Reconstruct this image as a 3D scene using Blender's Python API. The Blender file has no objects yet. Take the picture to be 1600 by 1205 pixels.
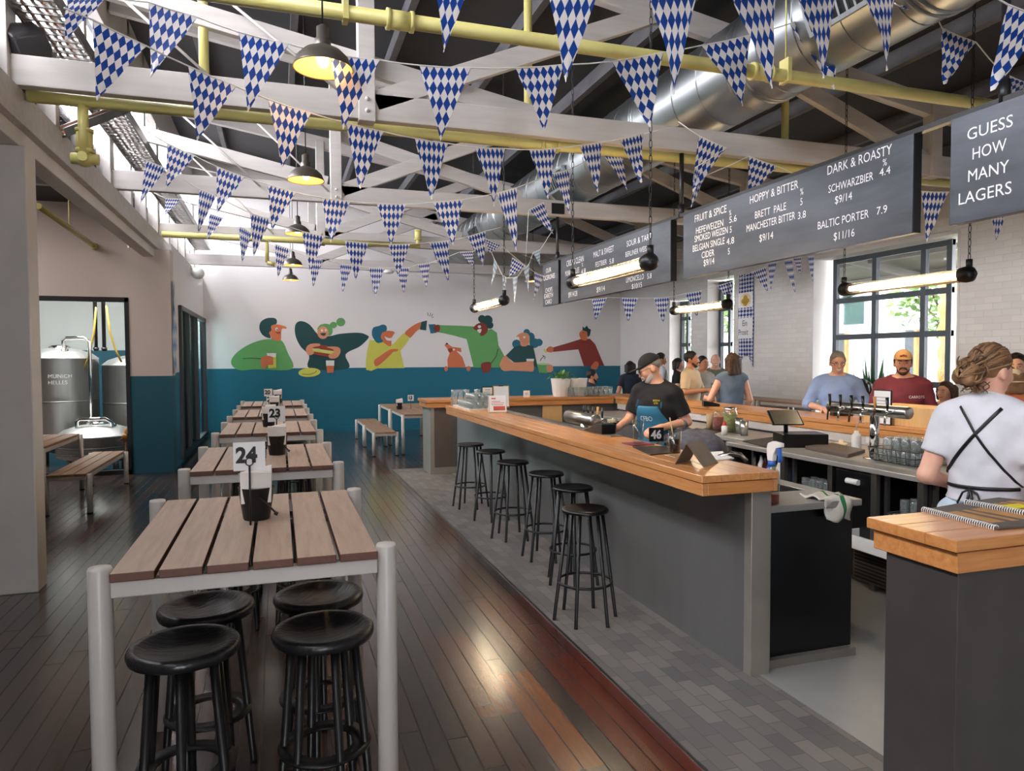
import bpy, bmesh, math, random
import numpy as np
from mathutils import Vector, Matrix
random.seed(7)
SC = bpy.context.scene
COL = SC.collection

# ------------------------------------------------------------------ camera
FPX, EYE = 1115.0, 1.7
YAW, PIT, ROL = math.radians(18.1), math.radians(2.16), math.radians(0.23)
cF = Vector((math.sin(YAW)*math.cos(PIT), math.cos(YAW)*math.cos(PIT), -math.sin(PIT)))
r0 = Vector((math.cos(YAW), -math.sin(YAW), 0)); u0 = r0.cross(cF)
cR = r0*math.cos(ROL)-u0*math.sin(ROL); cU = u0*math.cos(ROL)+r0*math.sin(ROL)
cam = bpy.data.cameras.new('camera'); camo = bpy.data.objects.new('camera', cam); COL.objects.link(camo)
cam.sensor_width = 36; cam.lens = FPX/1600*36; cam.clip_start = .05; cam.clip_end = 300
camo.matrix_world = Matrix(((cR.x, cU.x, -cF.x, 0), (cR.y, cU.y, -cF.y, 0), (cR.z, cU.z, -cF.z, EYE), (0, 0, 0, 1)))
SC.camera = camo
def ray(u, v): return cF*FPX+cR*(u-800)+cU*(602.5-v)
def PZ(u, v, z): d = ray(u, v); t = (z-EYE)/d.z; return Vector((0, 0, EYE))+d*t
def PY(u, v, y): d = ray(u, v); t = y/d.y; return Vector((0, 0, EYE))+d*t
def PX(u, v, x): d = ray(u, v); t = x/d.x; return Vector((0, 0, EYE))+d*t

# ------------------------------------------------------------------ world, light, exposure
W = bpy.data.worlds.new('sky'); SC.world = W; W.use_nodes = True
bg = W.node_tree.nodes['Background']
bg.inputs[0].default_value = (.955, .965, 1.0, 1); bg.inputs[1].default_value = 15
vs = SC.view_settings
vs.view_transform = 'Standard'; vs.look = 'None'; vs.gamma = 1; vs.use_curve_mapping = False
vs.exposure = 1.12
SC.cycles.max_bounces = 7; SC.cycles.diffuse_bounces = 4; SC.cycles.glossy_bounces = 3
SC.cycles.transmission_bounces = 4; SC.cycles.transparent_max_bounces = 12
SC.cycles.caustics_reflective = False; SC.cycles.caustics_refractive = False
SC.cycles.sample_clamp_indirect = 6; SC.cycles.use_denoising = True
def area(name, loc, direction, sx, sy, power, col=(1, 1, 1), portal=False):
    l = bpy.data.lights.new(name, 'AREA'); l.shape = 'RECTANGLE'; l.size = sx; l.size_y = sy
    l.energy = power; l.color = col; o = bpy.data.objects.new(name, l); COL.objects.link(o)
    o.location = loc; o.rotation_euler = Vector(direction).to_track_quat('-Z', 'Y').to_euler()
    if portal: l.cycles.is_portal = True
    return o
# daylight portals over the openings
area('daylight_clerestory', (-2.0, 8, 4.75), (1, 0, 0), 22, 2.0, 1, portal=True)
area('daylight_street_windows', (9.1, 9, 2.2), (-1, 0, 0), 14, 2.4, 1, portal=True)
area('daylight_rear_gap', (-.4, -5.9, 1.2), (0, 1, 0), .8, 2.4, 1, portal=True)  # unseen rear opening, sized for how much light reaches the foreground

# ------------------------------------------------------------------ materials
def lin(h):
    if isinstance(h, str):
        h = h.lstrip('#'); h = [int(h[i:i+2], 16)/255 for i in (0, 2, 4)]
    return tuple(c/12.92 if c <= .04045 else ((c+.055)/1.055)**2.4 for c in h)+(1,)
MATS = {}
class NT:
    def __init__(s, m): s.t = m.node_tree; s.n = s.t.nodes; s.b = s.n['Principled BSDF']
    def new(s, typ, **kw):
        n = s.n.new(typ)
        for k, v in kw.items(): setattr(n, k, v)
        return n
    def link(s, a, b): s.t.links.new(a, b)
    def math(s, op, a, b=None, c=None):
        n = s.n.new('ShaderNodeMath'); n.operation = op
        for i, x in enumerate((a, b, c)):
            if x is None: continue
            if isinstance(x, (int, float)): n.inputs[i].default_value = x
            else: s.link(x, n.inputs[i])
        return n.outputs[0]
    def mix(s, f, a, b, mode='MIX'):
        n = s.n.new('ShaderNodeMix'); n.data_type = 'RGBA'; n.blend_type = mode
        for i, x in ((0, f), (6, a), (7, b)):
            if isinstance(x, (int, float)): n.inputs[i].default_value = x
            elif isinstance(x, tuple): n.inputs[i].default_value = x
            else: s.link(x, n.inputs[i])
        return n.outputs[2]
    def obj(s): return s.new('ShaderNodeTexCoord').outputs['Object']
    def pos(s):
        g = s.new('ShaderNodeNewGeometry'); x = s.new('ShaderNodeSeparateXYZ'); s.link(g.outputs['Position'], x.inputs[0])
        return x.outputs
    def noise(s, vec, scale, detail=3, rough=.5, stretch=None):
        n = s.new('ShaderNodeTexNoise'); n.inputs['Scale'].default_value = scale; n.inputs['Detail'].default_value = detail
        n.inputs['Roughness'].default_value = rough
        if stretch:
            m = s.new('ShaderNodeMapping'); m.inputs['Scale'].default_value = stretch; s.link(vec, m.inputs[0]); vec = m.outputs[0]
        s.link(vec, n.inputs['Vector']); return n.outputs['Fac']
    def ramp(s, f, stops):
        n = s.new('ShaderNodeValToRGB'); e = n.color_ramp.elements
        while len(e) < len(stops): e.new(.5)
        for q, (p, c) in zip(e, stops): q.position = p; q.color = c
        s.link(f, n.inputs[0]); return n.outputs[0]
    def bump(s, h, strength=.2, dist=.01):
        n = s.new('ShaderNodeBump'); n.inputs['Strength'].default_value = strength; n.inputs['Distance'].default_value = dist
        s.link(h, n.inputs['Height']); s.link(n.outputs[0], s.b.inputs['Normal'])
def mat(name, col, rough=.5, metal=0, var=.12, vscale=6, stretch=None, bump=0, spec=None, emit=None, alpha=None, sheen=0):
    m = bpy.data.materials.new(name); m.use_nodes = True; t = NT(m); MATS[name] = m
    c = lin(col)
    if var:
        f = t.noise(t.obj(), vscale, 4, .55, stretch)
        lo = tuple(x*(1-var) for x in c[:3])+(1,); hi = tuple(min(1, x*(1+var)) for x in c[:3])+(1,)
        t.link(t.ramp(f, [(.3, lo), (.7, hi)]), t.b.inputs['Base Color'])
        if bump: t.bump(f, bump)
    else: t.b.inputs['Base Color'].default_value = c
    t.b.inputs['Roughness'].default_value = rough; t.b.inputs['Metallic'].default_value = metal
    if spec is not None: t.b.inputs['Specular IOR Level'].default_value = spec
    if sheen: t.b.inputs['Sheen Weight'].default_value = sheen
    if emit:
        t.b.inputs['Emission Color'].default_value = lin(emit[0]); t.b.inputs['Emission Strength'].default_value = emit[1]
    return m
def glassmat(name, col='#f4faf8', gloss=.12, rough=.02, bright_mix=.0):
    m = bpy.data.materials.new(name); m.use_nodes = True; n = m.node_tree.nodes; l = m.node_tree.links; MATS[name] = m
    n.remove(n['Principled BSDF'])
    tr = n.new('ShaderNodeBsdfTransparent'); tr.inputs[0].default_value = lin(col)
    gl = n.new('ShaderNodeBsdfGlossy'); gl.inputs['Roughness'].default_value = rough
    lw = n.new('ShaderNodeLayerWeight'); lw.inputs[0].default_value = .45
    ma = n.new('ShaderNodeMath'); ma.operation = 'MULTIPLY_ADD'
    pw = n.new('ShaderNodeMath'); pw.operation = 'POWER'; pw.inputs[1].default_value = 2.5; l.new(lw.outputs['Facing'], pw.inputs[0]); l.new(pw.outputs[0], ma.inputs[0])
    ma.inputs[1].default_value = gloss*2.0; ma.inputs[2].default_value = gloss*.16
    base = tr
    if bright_mix:
        df = n.new('ShaderNodeBsdfDiffuse'); df.inputs[0].default_value = (.9, .93, .93, 1); base = n.new('ShaderNodeMixShader'); base.inputs[0].default_value = bright_mix  # white diffuse stands in for refracted brightness, and for smudges
        l.new(tr.outputs[0], base.inputs[1]); l.new(df.outputs[0], base.inputs[2])
    mx = n.new('ShaderNodeMixShader'); l.new(ma.outputs[0], mx.inputs[0]); l.new(base.outputs[0], mx.inputs[1]); l.new(gl.outputs[0], mx.inputs[2])
    l.new(mx.outputs[0], n['Material Output'].inputs[0]); return m

mat('white_paint', '#d2cdc9', .55, var=.05, vscale=3)
mat('beam_paint', '#bcb7b3', .55, var=.09, vscale=5, stretch=(.4, 3, 3), bump=.15)
mat('plaster', '#d6d2cf', .7, var=.03, vscale=1.2)
mat('ceiling_dark', '#29292c', .7, var=.25, vscale=1.5)
mat('purlin_dark', '#58585b', .6, var=.15)
mat('yellow_pipe', '#cbc27a', .4, var=.06)
mat('black_metal', '#121214', .42, var=.2, vscale=8)
mat('black_satin', '#0c0c0e', .3, var=.1)
mat('black_wood', '#222224', .3, var=.5, vscale=14, stretch=(1, 6, 1), bump=.3)
mat('steel', '#b9bab8', .28, 1, var=.08, vscale=3, stretch=(6, 6, .4))
mat('bench_steel', '#aeaca7', .42, .55, var=.08, vscale=4)
mat('tank_steel', '#d4d5d2', .42, 1, var=.1, vscale=3, stretch=(6, 6, .3))
mat('duct_steel', '#9a9fa1', .36, 1, var=.1, vscale=3, stretch=(1, .5, 1))
mat('chrome', '#d8d8d6', .12, 1, var=.04)
mat('tray_steel', '#8d8b88', .38, 1, var=.1)
mat('dark_frame', '#15171a', .4, var=.1)
mat('window_frame', '#3d464d', .4, var=.08)
mat('bar_panel', '#767675', .33, var=.09, vscale=4, stretch=(1, 1, .15), metal=.35, bump=.03)
mat('bar_endcap', '#989389', .35, var=.06, metal=.4)
mat('bar_panel_dim', '#4d4a48', .38, var=.08, metal=.3)  # bar panel grey with the near corner's shade put into the colour
mat('panel_grey', '#5f6061', .4, var=.08, metal=.2)
mat('panel_brown', '#5a4f48', .5, var=.1)
mat('concrete', '#9c9c98', .38, var=.07, vscale=2.5)
mat('white_powder', '#c4bfb8', .35, var=.03)
mat('paper', '#ecebea', .7, var=.02)
mat('napkin', '#e9e4de', .85, var=.04, vscale=20)
mat('ink', '#17171a', .6, var=0)
mat('grey_ink', '#8e8d90', .7, var=0)
mat('board_letter', '#e9eaec', .5, var=0)
mat('tube_glow', '#fff2dc', .3, var=0, emit=('#ffd6a2', 26))
mat('bulb_glow', '#ffe0b0', .3, var=0, emit=('#ffd08a', 14))
mat('shade_grey', '#5d5750', .35, var=.08, metal=.4)
mat('shade_inner', '#e8b878', .5, var=.03)
mat('brass_dark', '#4a3d30', .4, .6, var=.2)
mat('white_ceramic', '#e9e7e2', .4, var=.03)
mat('soil', '#3a2c22', .95, var=.3, vscale=40)
mat('leaf', '#55873f', .5, var=.35, vscale=9)
mat('leaf_dark', '#2f5a3a', .45, var=.3, vscale=9)
mat('foliage', '#5f7f3c', .7, var=.5, vscale=3)
mat('bark', '#6b5a49', .9, var=.35, vscale=8, stretch=(2, 2, .4))
mat('grass', '#6d8746', .95, var=.3, vscale=3)
mat('shed_white', '#e6eaec', .6, var=.05, vscale=2, stretch=(8, 8, .2))
mat('awning_sheet', '#77716d', .6, var=.15, stretch=(1, 20, 1))
mat('awning_beam', '#8f8a86', .6, var=.1)
mat('asphalt', '#5a5a5a', .9, var=.1)
mat('shed_trim', '#4d5358', .6, var=.1)
mat('straw', '#c9a56a', .95, var=.35, vscale=12, stretch=(4, 4, .5))
mat('blue_plastic', '#2c62b5', .35, var=.05)
mat('white_plastic', '#e6e6e2', .35, var=.03)
mat('red_plastic', '#c8332c', .4, var=.05)
mat('maroon', '#6d2338', .7, var=.15, vscale=30)
mat('cola', '#3a160e', .15, var=.2, vscale=25)
mat('stout', '#170b08', .15, var=.1)
mat('cream', '#e6d5b0', .7, var=.05)
mat('card_brown', '#b98a55', .75, var=.1, vscale=20)
mat('kraft', '#c8ab82', .8, var=.08)
mat('leather', '#5b5048', .55, var=.15, vscale=14)
mat('orange_red', '#c65a4a', .6, var=.1)
mat('gold', '#c9a24a', .4, .6, var=.1)
mat('yellow_note', '#e8d820', .7, var=.05)
mat('grey_cloth', '#57565c', .9, var=.25, vscale=25)
mat('green_cloth', '#2f7a4a', .9, var=.1)
mat('white_cloth', '#d6d2c6', .92, var=.06, vscale=20)
mat('jar_red', '#a5402c', .6, var=.5, vscale=50)
mat('jar_green', '#8a8a3c', .6, var=.5, vscale=50)
mat('hose_yellow', '#b79b3a', .5, var=.1)
mat('amber', '#b5742c', .45, var=.2)
mat('speaker_black', '#2c2c2f', .5, var=.1)
mat('copper', '#b4775c', .45, .5, var=.2)
glassmat('pane', '#f6f5f6', .10)
glassmat('pane_street', '#c6c6c7', .08)
glassmat('pane_dark', '#c9d6d4', .16)
glassmat('drink_glass', '#f3f8f8', .42, .05, .09)
glassmat('clear_glass', '#f3f8f8', .3, .03)
glassmat('jar_glass', '#eef5f4', .4, .05, .04)

def wood(name, c1, c2, rough, axis, scale=5.0, bump=.08, boards=None):
    m = bpy.data.materials.new(name); m.use_nodes = True; t = NT(m); MATS[name] = m
    st = [9, 9, 9]; st[axis] = .7
    f = t.noise(t.obj(), scale, 6, .62, tuple(st))
    f2 = t.noise(t.obj(), scale*.35, 3, .5, tuple(st))
    c = t.ramp(f, [(.28, lin(c1)), (.72, lin(c2))])
    c = t.mix(t.math('MULTIPLY', f2, .35), c, lin(c1))
    t.link(c, t.b.inputs['Base Color']); t.b.inputs['Roughness'].default_value = rough
    t.bump(f, bump, .004); return m
wood('plank_top', '#a08a78', '#c0a893', .5, 1)
wood('plank_edge', '#5a3527', '#6e4230', .5, 1)
wood('bar_wood', '#c27f4a', '#dea468', .22, 1)
wood('bar_wood_x', '#bb7841', '#d89a5e', .26, 0)
wood('bench_wood', '#8a6850', '#ab8a6c', .45, 1)
wood('bench_wood_x', '#6f5442', '#8c6c56', .5, 1)
wood('ply', '#cfa368', '#e0bb84', .5, 2)

# two-tone wall paint: white above a teal dado, same paint everywhere on the wall
def twotone(name, up, low, z0):
    m = bpy.data.materials.new(name); m.use_nodes = True; t = NT(m); MATS[name] = m
    z = t.pos()[2]; f = t.noise(t.obj(), 1.5, 3)
    c = t.mix(t.math('GREATER_THAN', z, z0), lin(low), lin(up))
    c = t.mix(t.math('MULTIPLY', f, .12), c, (.3, .3, .3, 1), 'MULTIPLY') if False else c
    t.link(c, t.b.inputs['Base Color']); t.b.inputs['Roughness'].default_value = .6
    t.bump(t.noise(t.obj(), 60, 2), .03, .002); return m
twotone('dado_wall', '#e9e5e4', '#0f6b82', 1.5)
twotone('lobby_wall', '#d3c7c0', '#15586a', 1.46)
twotone('brew_wall', '#c9d0ce', '#1a5a6b', 1.9)

# white painted brick on the street wall (u = y, v = z)
def brickmat():
    m = bpy.data.materials.new('white_brick'); m.use_nodes = True; t = NT(m); MATS['white_brick'] = m
    p = t.pos(); cb = t.new('ShaderNodeCombineXYZ'); t.link(p[1], cb.inputs[0]); t.link(p[2], cb.inputs[1])
    b = t.new('ShaderNodeTexBrick'); t.link(cb.outputs[0], b.inputs['Vector'])
    b.inputs['Scale'].default_value = 1; b.inputs['Mortar Size'].default_value = .006; b.inputs['Brick Width'].default_value = .24
    b.inputs['Row Height'].default_value = .085; b.inputs['Mortar Smooth'].default_value = .3
    b.inputs['Color1'].default_value = lin('#dcd8d3'); b.inputs['Color2'].default_value = lin('#d3cfca'); b.inputs['Mortar'].default_value = lin('#d0cbc6')
    f = t.noise(t.obj(), 14, 4)
    t.link(b.outputs['Color'], t.b.inputs['Base Color']); t.b.inputs['Roughness'].default_value = .6
    h = t.math('ADD', t.math('MULTIPLY', b.outputs['Fac'], -1), t.math('MULTIPLY', f, .9))
    t.bump(h, .4, .015)
brickmat()

# dark varnished floor boards with a few red and amber replacement boards
def floormat():
    m = bpy.data.materials.new('floor_boards'); m.use_nodes = True; t = NT(m); MATS['floor_boards'] = m
    p = t.pos(); w = .098
    ix = t.math('FLOOR', t.math('DIVIDE', p[0], w))
    wn = t.new('ShaderNodeTexWhiteNoise', noise_dimensions='1D'); t.link(ix, wn.inputs['W'])
    yo = t.math('ADD', p[1], t.math('MULTIPLY', wn.outputs['Value'], 3.7))
    iy = t.math('FLOOR', t.math('DIVIDE', yo, 2.6))
    cb = t.new('ShaderNodeCombineXYZ'); t.link(ix, cb.inputs[0]); t.link(iy, cb.inputs[1])
    w2 = t.new('ShaderNodeTexWhiteNoise', noise_dimensions='2D'); t.link(cb.outputs[0], w2.inputs['Vector'])
    tone = t.ramp(w2.outputs['Value'], [(0, lin('#362c2e')), (.4, lin('#4a3b36')), (.7, lin('#5c4840')), (.86, lin('#68483b')), (1, lin('#6b3d2c'))])
    g = t.noise(t.obj(), 7, 6, .65, (8, .5, 1))
    col = t.mix(t.math('MULTIPLY', t.math('POWER', g, 1.5), 1.25), tone, lin('#140f0d'))
    def patch(x0, x1, y0, y1, c, amt):
        nonlocal col
        a = t.math('MULTIPLY', t.math('GREATER_THAN', p[0], x0), t.math('LESS_THAN', p[0], x1))
        b = t.math('MULTIPLY', t.math('GREATER_THAN', p[1], y0), t.math('LESS_THAN', p[1], y1))
        k = t.math('MULTIPLY', t.math('MULTIPLY', a, b), t.math('MULTIPLY', t.math('SUBTRACT', 1.35, g), amt))
        col = t.mix(k, col, lin(c))
    # replacement boards lie exactly on whole board widths
    patch(14*w, 17*w, 1.5, 3.72, '#68230f', .8); patch(13*w, 17*w, 3.72, 4.85, '#55221a', .75)
    patch(11*w, 13*w, 2.66, 3.62, '#8a4d15', .85); patch(9*w, 11*w, 3.2, 4.25, '#7e4e38', .7)
    patch(-30*w, -14*w, 3.5, 3.9, '#5a2418', .3); patch(3*w, 7*w, 3.8, 4.7, '#4a3a3a', .5)
    fr = t.math('FRACT', t.math('DIVIDE', p[0], w)); e = t.math('ABSOLUTE', t.math('SUBTRACT', fr, .5))
    gap = t.math('GREATER_THAN', e, .464)
    fy = t.math('FRACT', t.math('DIVIDE', yo, 2.6)); gy = t.math('LESS_THAN', fy, .0035)
    gap = t.math('MAXIMUM', gap, gy)
    col = t.mix(t.math('MULTIPLY', gap, .85), col, lin('#0a0807'))
    t.link(col, t.b.inputs['Base Color'])
    r = t.math('MULTIPLY_ADD', g, .22, .12); r = t.math('ADD', r, t.math('MULTIPLY', gap, .4))
    t.link(r, t.b.inputs['Roughness']); t.b.inputs['Specular IOR Level'].default_value = .6; t.b.inputs['Coat Weight'].default_value = .7; t.b.inputs['Coat Roughness'].default_value = .16
    h = t.math('SUBTRACT', t.math('MULTIPLY', g, .5), gap); t.bump(h, .35, .006)
floormat()
def tilemat():
    m = bpy.data.materials.new('grey_pavers'); m.use_nodes = True; t = NT(m); MATS['grey_pavers'] = m
    p = t.pos(); cb = t.new('ShaderNodeCombineXYZ'); t.link(p[1], cb.inputs[0]); t.link(p[0], cb.inputs[1])
    b = t.new('ShaderNodeTexBrick'); t.link(cb.outputs[0], b.inputs['Vector'])
    b.inputs['Scale'].default_value = 1; b.inputs['Mortar Size'].default_value = .002; b.inputs['Brick Width'].default_value = .17
    b.inputs['Row Height'].default_value = .085; b.inputs['Color1'].default_value = lin('#86807a'); b.inputs['Color2'].default_value = lin('#5b5b5e')
    b.inputs['Mortar'].default_value = lin('#454240')
    f = t.noise(t.obj(), 1.1, 3); c = t.mix(t.math('MULTIPLY', f, .5), b.outputs['Color'], lin('#8a8178'))
    t.link(c, t.b.inputs['Base Color']); t.b.inputs['Roughness'].default_value = .5
    t.bump(b.outputs['Fac'], -.2, .004)
tilemat()
# blue and white lozenges printed on the pennants (own UVs)
def lozenge(name, nu, nv, blue='#0e3f92', white='#e6e2e0'):
    m = bpy.data.materials.new(name); m.use_nodes = True; t = NT(m); MATS[name] = m
    uv = t.new('ShaderNodeTexCoord').outputs['UV']; s = t.new('ShaderNodeSeparateXYZ'); t.link(uv, s.inputs[0])
    a = t.math('MULTIPLY', s.outputs[0], nu); b = t.math('MULTIPLY', s.outputs[1], nv)
    k = t.math('FLOOR', t.math('ADD', a, b)); j = t.math('FLOOR', t.math('SUBTRACT', a, b))
    par = t.math('MODULO', t.math('ABSOLUTE', t.math('ADD', k, j)), 2)
    t.link(t.mix(par, lin(white), lin(blue)), t.b.inputs['Base Color'])
    t.b.inputs['Roughness'].default_value = .45
    # thin plastic film: some light passes through
    tr = t.new('ShaderNodeBsdfTranslucent'); t.link(t.mix(par, lin(white), lin(blue)), tr.inputs[0])
    mx = t.new('ShaderNodeMixShader'); mx.inputs[0].default_value = .3
    t.link(t.b.outputs[0], mx.inputs[1]); t.link(tr.outputs[0], mx.inputs[2])
    t.link(mx.outputs[0], t.n['Material Output'].inputs[0])
lozenge('lozenge', 7, 5)
lozenge('lozenge_pale', 5, 5, '#7fa6d0', '#e8ecef')
lozenge('lozenge_banner', 5, 24)
# slate-like magnetic menu boards
def slate():
    m = bpy.data.materials.new('slate'); m.use_nodes = True; t = NT(m); MATS['slate'] = m
    f = t.noise(t.obj(), 2.2, 5, .6, (.6, .6, 3))
    t.link(t.ramp(f, [(.3, lin('#3a3e44')), (.75, lin('#555a62'))]), t.b.inputs['Base Color'])
    t.b.inputs['Roughness'].default_value = .34; t.b.inputs['Metallic'].default_value = .5
slate()

# ------------------------------------------------------------------ mesh helpers
class MB:
    def __init__(s): s.v = []; s.f = []; s.m = []; s.sm = []; s.uv = {}
    def add(s, vs_, fs, mi=0, smooth=False, uvs=None):
        o = len(s.v); s.v += [tuple(x) for x in vs_]
        for k, f in enumerate(fs):
            if uvs: s.uv[len(s.f)] = [uvs[i] for i in f]
            s.f.append([o+i for i in f]); s.m.append(mi); s.sm.append(smooth)
        return s
    def box(s, x0, y0, z0, x1, y1, z1, mi=0, M=None):
        p = [Vector(q) for q in ((x0, y0, z0), (x1, y0, z0), (x1, y1, z0), (x0, y1, z0), (x0, y0, z1), (x1, y0, z1), (x1, y1, z1), (x0, y1, z1))]
        if M is not None: p = [M@q for q in p]
        return s.add(p, [(3, 2, 1, 0), (4, 5, 6, 7), (0, 1, 5, 4), (1, 2, 6, 5), (2, 3, 7, 6), (3, 0, 4, 7)], mi)
    def bar(s, a, b, w, h, mi=0, up=(0, 0, 1)):
        a = Vector(a); b = Vector(b); d = (b-a).normalized(); u = Vector(up)
        if abs(d.dot(u)) > .99: u = Vector((0, 1, 0))
        x = d.cross(u).normalized(); y = x.cross(d).normalized()
        p = []
        for q in (a, b):
            for sx, sy in ((-1, -1), (1, -1), (1, 1), (-1, 1)): p.append(q+x*(sx*w/2)+y*(sy*h/2))
        return s.add(p, [(0, 1, 2, 3)[::-1], (4, 5, 6, 7), (0, 1, 5, 4), (1, 2, 6, 5), (2, 3, 7, 6), (3, 0, 4, 7)], mi)
    def tube(s, pts, r, n=10, mi=0, closed=False, caps=True, ry=None):
        pts = [Vector(p) for p in pts]; N = len(pts)
        rs = r if isinstance(r, (list, tuple)) else [r]*N
        V = []; ref = None
        for i, p in enumerate(pts):
            a = pts[(i-1) % N] if (closed or i > 0) else p; b = pts[(i+1) % N] if (closed or i < N-1) else p
            d = (b-a).normalized()
            if ref is None:
                ref = Vector((0, 0, 1)) if abs(d.z) < .9 else Vector((1, 0, 0))
            x = ref-d*ref.dot(d)
            if x.length < 1e-5: x = d.orthogonal()
            x.normalize(); ref = x; y = d.cross(x)
            for k in range(n):
                t = 2*math.pi*k/n; V.append(p+x*(math.cos(t)*rs[i])+y*(math.sin(t)*(ry or rs[i])))
        F = []
        for i in range(N if closed else N-1):
            for k in range(n):
                a = i*n+k; b = i*n+(k+1) % n; c = ((i+1) % N)*n
                F.append((a, b, c+(k+1) % n, c+k))
        s.add(V, F, mi, True)
        if caps and not closed:
            s.add(V[:n], [tuple(range(n))[::-1]], mi); s.add(V[-n:], [tuple(range(n))], mi)
        return s
    def cyl(s, a, b, r0, r1=None, n=16, mi=0): return s.tube([a, b], [r0, r0 if r1 is None else r1], n, mi)
    def lathe(s, prof, c=(0, 0, 0), n=20, mi=0, axis='z', smooth=True, closed=False):
        V = []; c = Vector(c)
        for r, z in prof:
            for k in range(n):
                t = 2*math.pi*k/n; q = (r*math.cos(t), r*math.sin(t), z)
                if axis == 'x': q = (q[2], q[0], q[1])
                if axis == 'y': q = (q[1], q[2], q[0])
                V.append(c+Vector(q))
        F = []
        for i in range(len(prof)-1):
            for k in range(n): F.append((i*n+k, i*n+(k+1) % n, (i+1)*n+(k+1) % n, (i+1)*n+k))
        s.add(V, F, mi, smooth)
        return s
    def ball(s, c, rx, ry=None, rz=None, n=12, mi=0, M=None):
        ry = ry or rx; rz = rz or rx; V = []; h = n//2+1; c = Vector(c)
        for i in range(h+1):
            a = math.pi*i/h
            for k in range(n):
                t = 2*math.pi*k/n; q = Vector((rx*math.sin(a)*math.cos(t), ry*math.sin(a)*math.sin(t), rz*math.cos(a)))
                if M is not None: q = M@q
                V.append(c+q)
        F = [(i*n+k, (i+1)*n+k, (i+1)*n+(k+1) % n, i*n+(k+1) % n) for i in range(h) for k in range(n)]
        return s.add(V, F, mi, True)
    def prism(s, poly, fn, t0, t1, mi=0, smooth=False):
        """poly in 2-D; fn(a,b,t) -> point; a closed solid between depths t0 and t1"""
        n = len(poly); V = [fn(a, b, t0) for a, b in poly]+[fn(a, b, t1) for a, b in poly]
        F = [tuple(range(n)), tuple(range(2*n-1, n-1, -1))]
        s.add(V, F, mi)
        return s.add(V, [(i, n+i, n+(i+1) % n, (i+1) % n) for i in range(n)], mi, smooth)
    def build(s, name, m, parent=None, world=False, loc=None, at=None, bevel=0, seg=2):
        me = bpy.data.meshes.new(name); v = s.v
        off = Vector((0, 0, 0))
        if world and parent is not None:
            par = parent; 
            while par is not None: off += Vector(par.location); par = par.parent
        if loc is not None: off = Vector(loc)
        if off.length: v = [tuple(Vector(q)-off) for q in v]
        me.from_pydata(v, [], s.f)
        for mm in (m if isinstance(m, (list, tuple)) else [m]): me.materials.append(MATS[mm])
        me.polygons.foreach_set('material_index', s.m); me.polygons.foreach_set('use_smooth', s.sm)
        if s.uv:
            ul = me.uv_layers.new(name='uv')
            for p in me.polygons:
                u = s.uv.get(p.index)
                if u:
                    for li, q in zip(p.loop_indices, u): ul.data[li].uv = q
        me.update()
        bm = bmesh.new(); bm.from_mesh(me); bmesh.ops.remove_doubles(bm, verts=bm.verts, dist=1e-5)
        bmesh.ops.recalc_face_normals(bm, faces=bm.faces); bm.to_mesh(me); bm.free()
        o = bpy.data.objects.new(name, me); COL.objects.link(o)
        if parent is not None: o.parent = parent
        if loc is not None: o.location = loc
        if at is not None: o.location = at
        if bevel:
            b = o.modifiers.new('bevel', 'BEVEL'); b.width = bevel; b.segments = seg; b.limit_method = 'ANGLE'; b.angle_limit = .7
            b.harden_normals = False
        return o
def tag(o, label=None, cat=None, group=None, kind=None):
    if label: o['label'] = label
    if cat: o['category'] = cat
    if group: o['group'] = group
    if kind: o['kind'] = kind
    return o
def thing(name, label, cat, loc=(0, 0, 0), rz=0, group=None):
    o = bpy.data.objects.new(name, None); COL.objects.link(o); o.empty_display_size = .1
    o.location = loc; o.rotation_euler = (0, 0, rz); return tag(o, label, cat, group)
def structure(name, mb, m, bevel=0): return tag(mb.build(name, m, bevel=bevel), kind='structure')
def copy_tree(o, parent=None):
    c = o.copy(); COL.objects.link(c)
    if parent is not None: c.parent = parent
    for ch in list(o.children): copy_tree(ch, c)
    return c
def dup(o, loc, rz=0, label=None, group=None):
    c = copy_tree(o); c.location = loc; c.rotation_euler = (0, 0, rz)
    return tag(c, label, None, group)
def text_mesh(name, lines, fn, m, parent, world=True, bold=0):
    """lines: (text, a, b, size, squeeze); fn(a,b) -> world point; letters become one solid mesh"""
    mb = MB()
    for txt, a0, b0, size, sq in lines:
        cu = bpy.data.curves.new('t', 'FONT'); cu.body = txt; cu.size = size; cu.extrude = 0; cu.resolution_u = 3; cu.offset = bold
        o = bpy.data.objects.new('t', cu); COL.objects.link(o)
        dg = bpy.context.evaluated_depsgraph_get(); dg.update(); me = bpy.data.meshes.new_from_object(o.evaluated_get(dg))
        V = [fn(a0+v.co.x*sq, b0+v.co.y) for v in me.vertices]
        mb.add(V, [tuple(p.vertices) for p in me.polygons])
        bpy.data.objects.remove(o); bpy.data.curves.remove(cu); bpy.data.meshes.remove(me)
    return mb.build(name, m, parent, world=world)
def spline(pts, per=5):
    """closed Catmull-Rom through 2-D points"""
    n = len(pts); out = []
    for i in range(n):
        p0, p1, p2, p3 = (pts[(i+k-1) % n] for k in range(4))
        for j in range(per):
            t = j/per
            out.append(tuple(.5*(2*p1[c]+(p2[c]-p0[c])*t+(2*p0[c]-5*p1[c]+4*p2[c]-p3[c])*t*t+(3*p1[c]-p0[c]-3*p2[c]+p3[c])*t**3) for c in (0, 1)))
    return out
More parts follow.
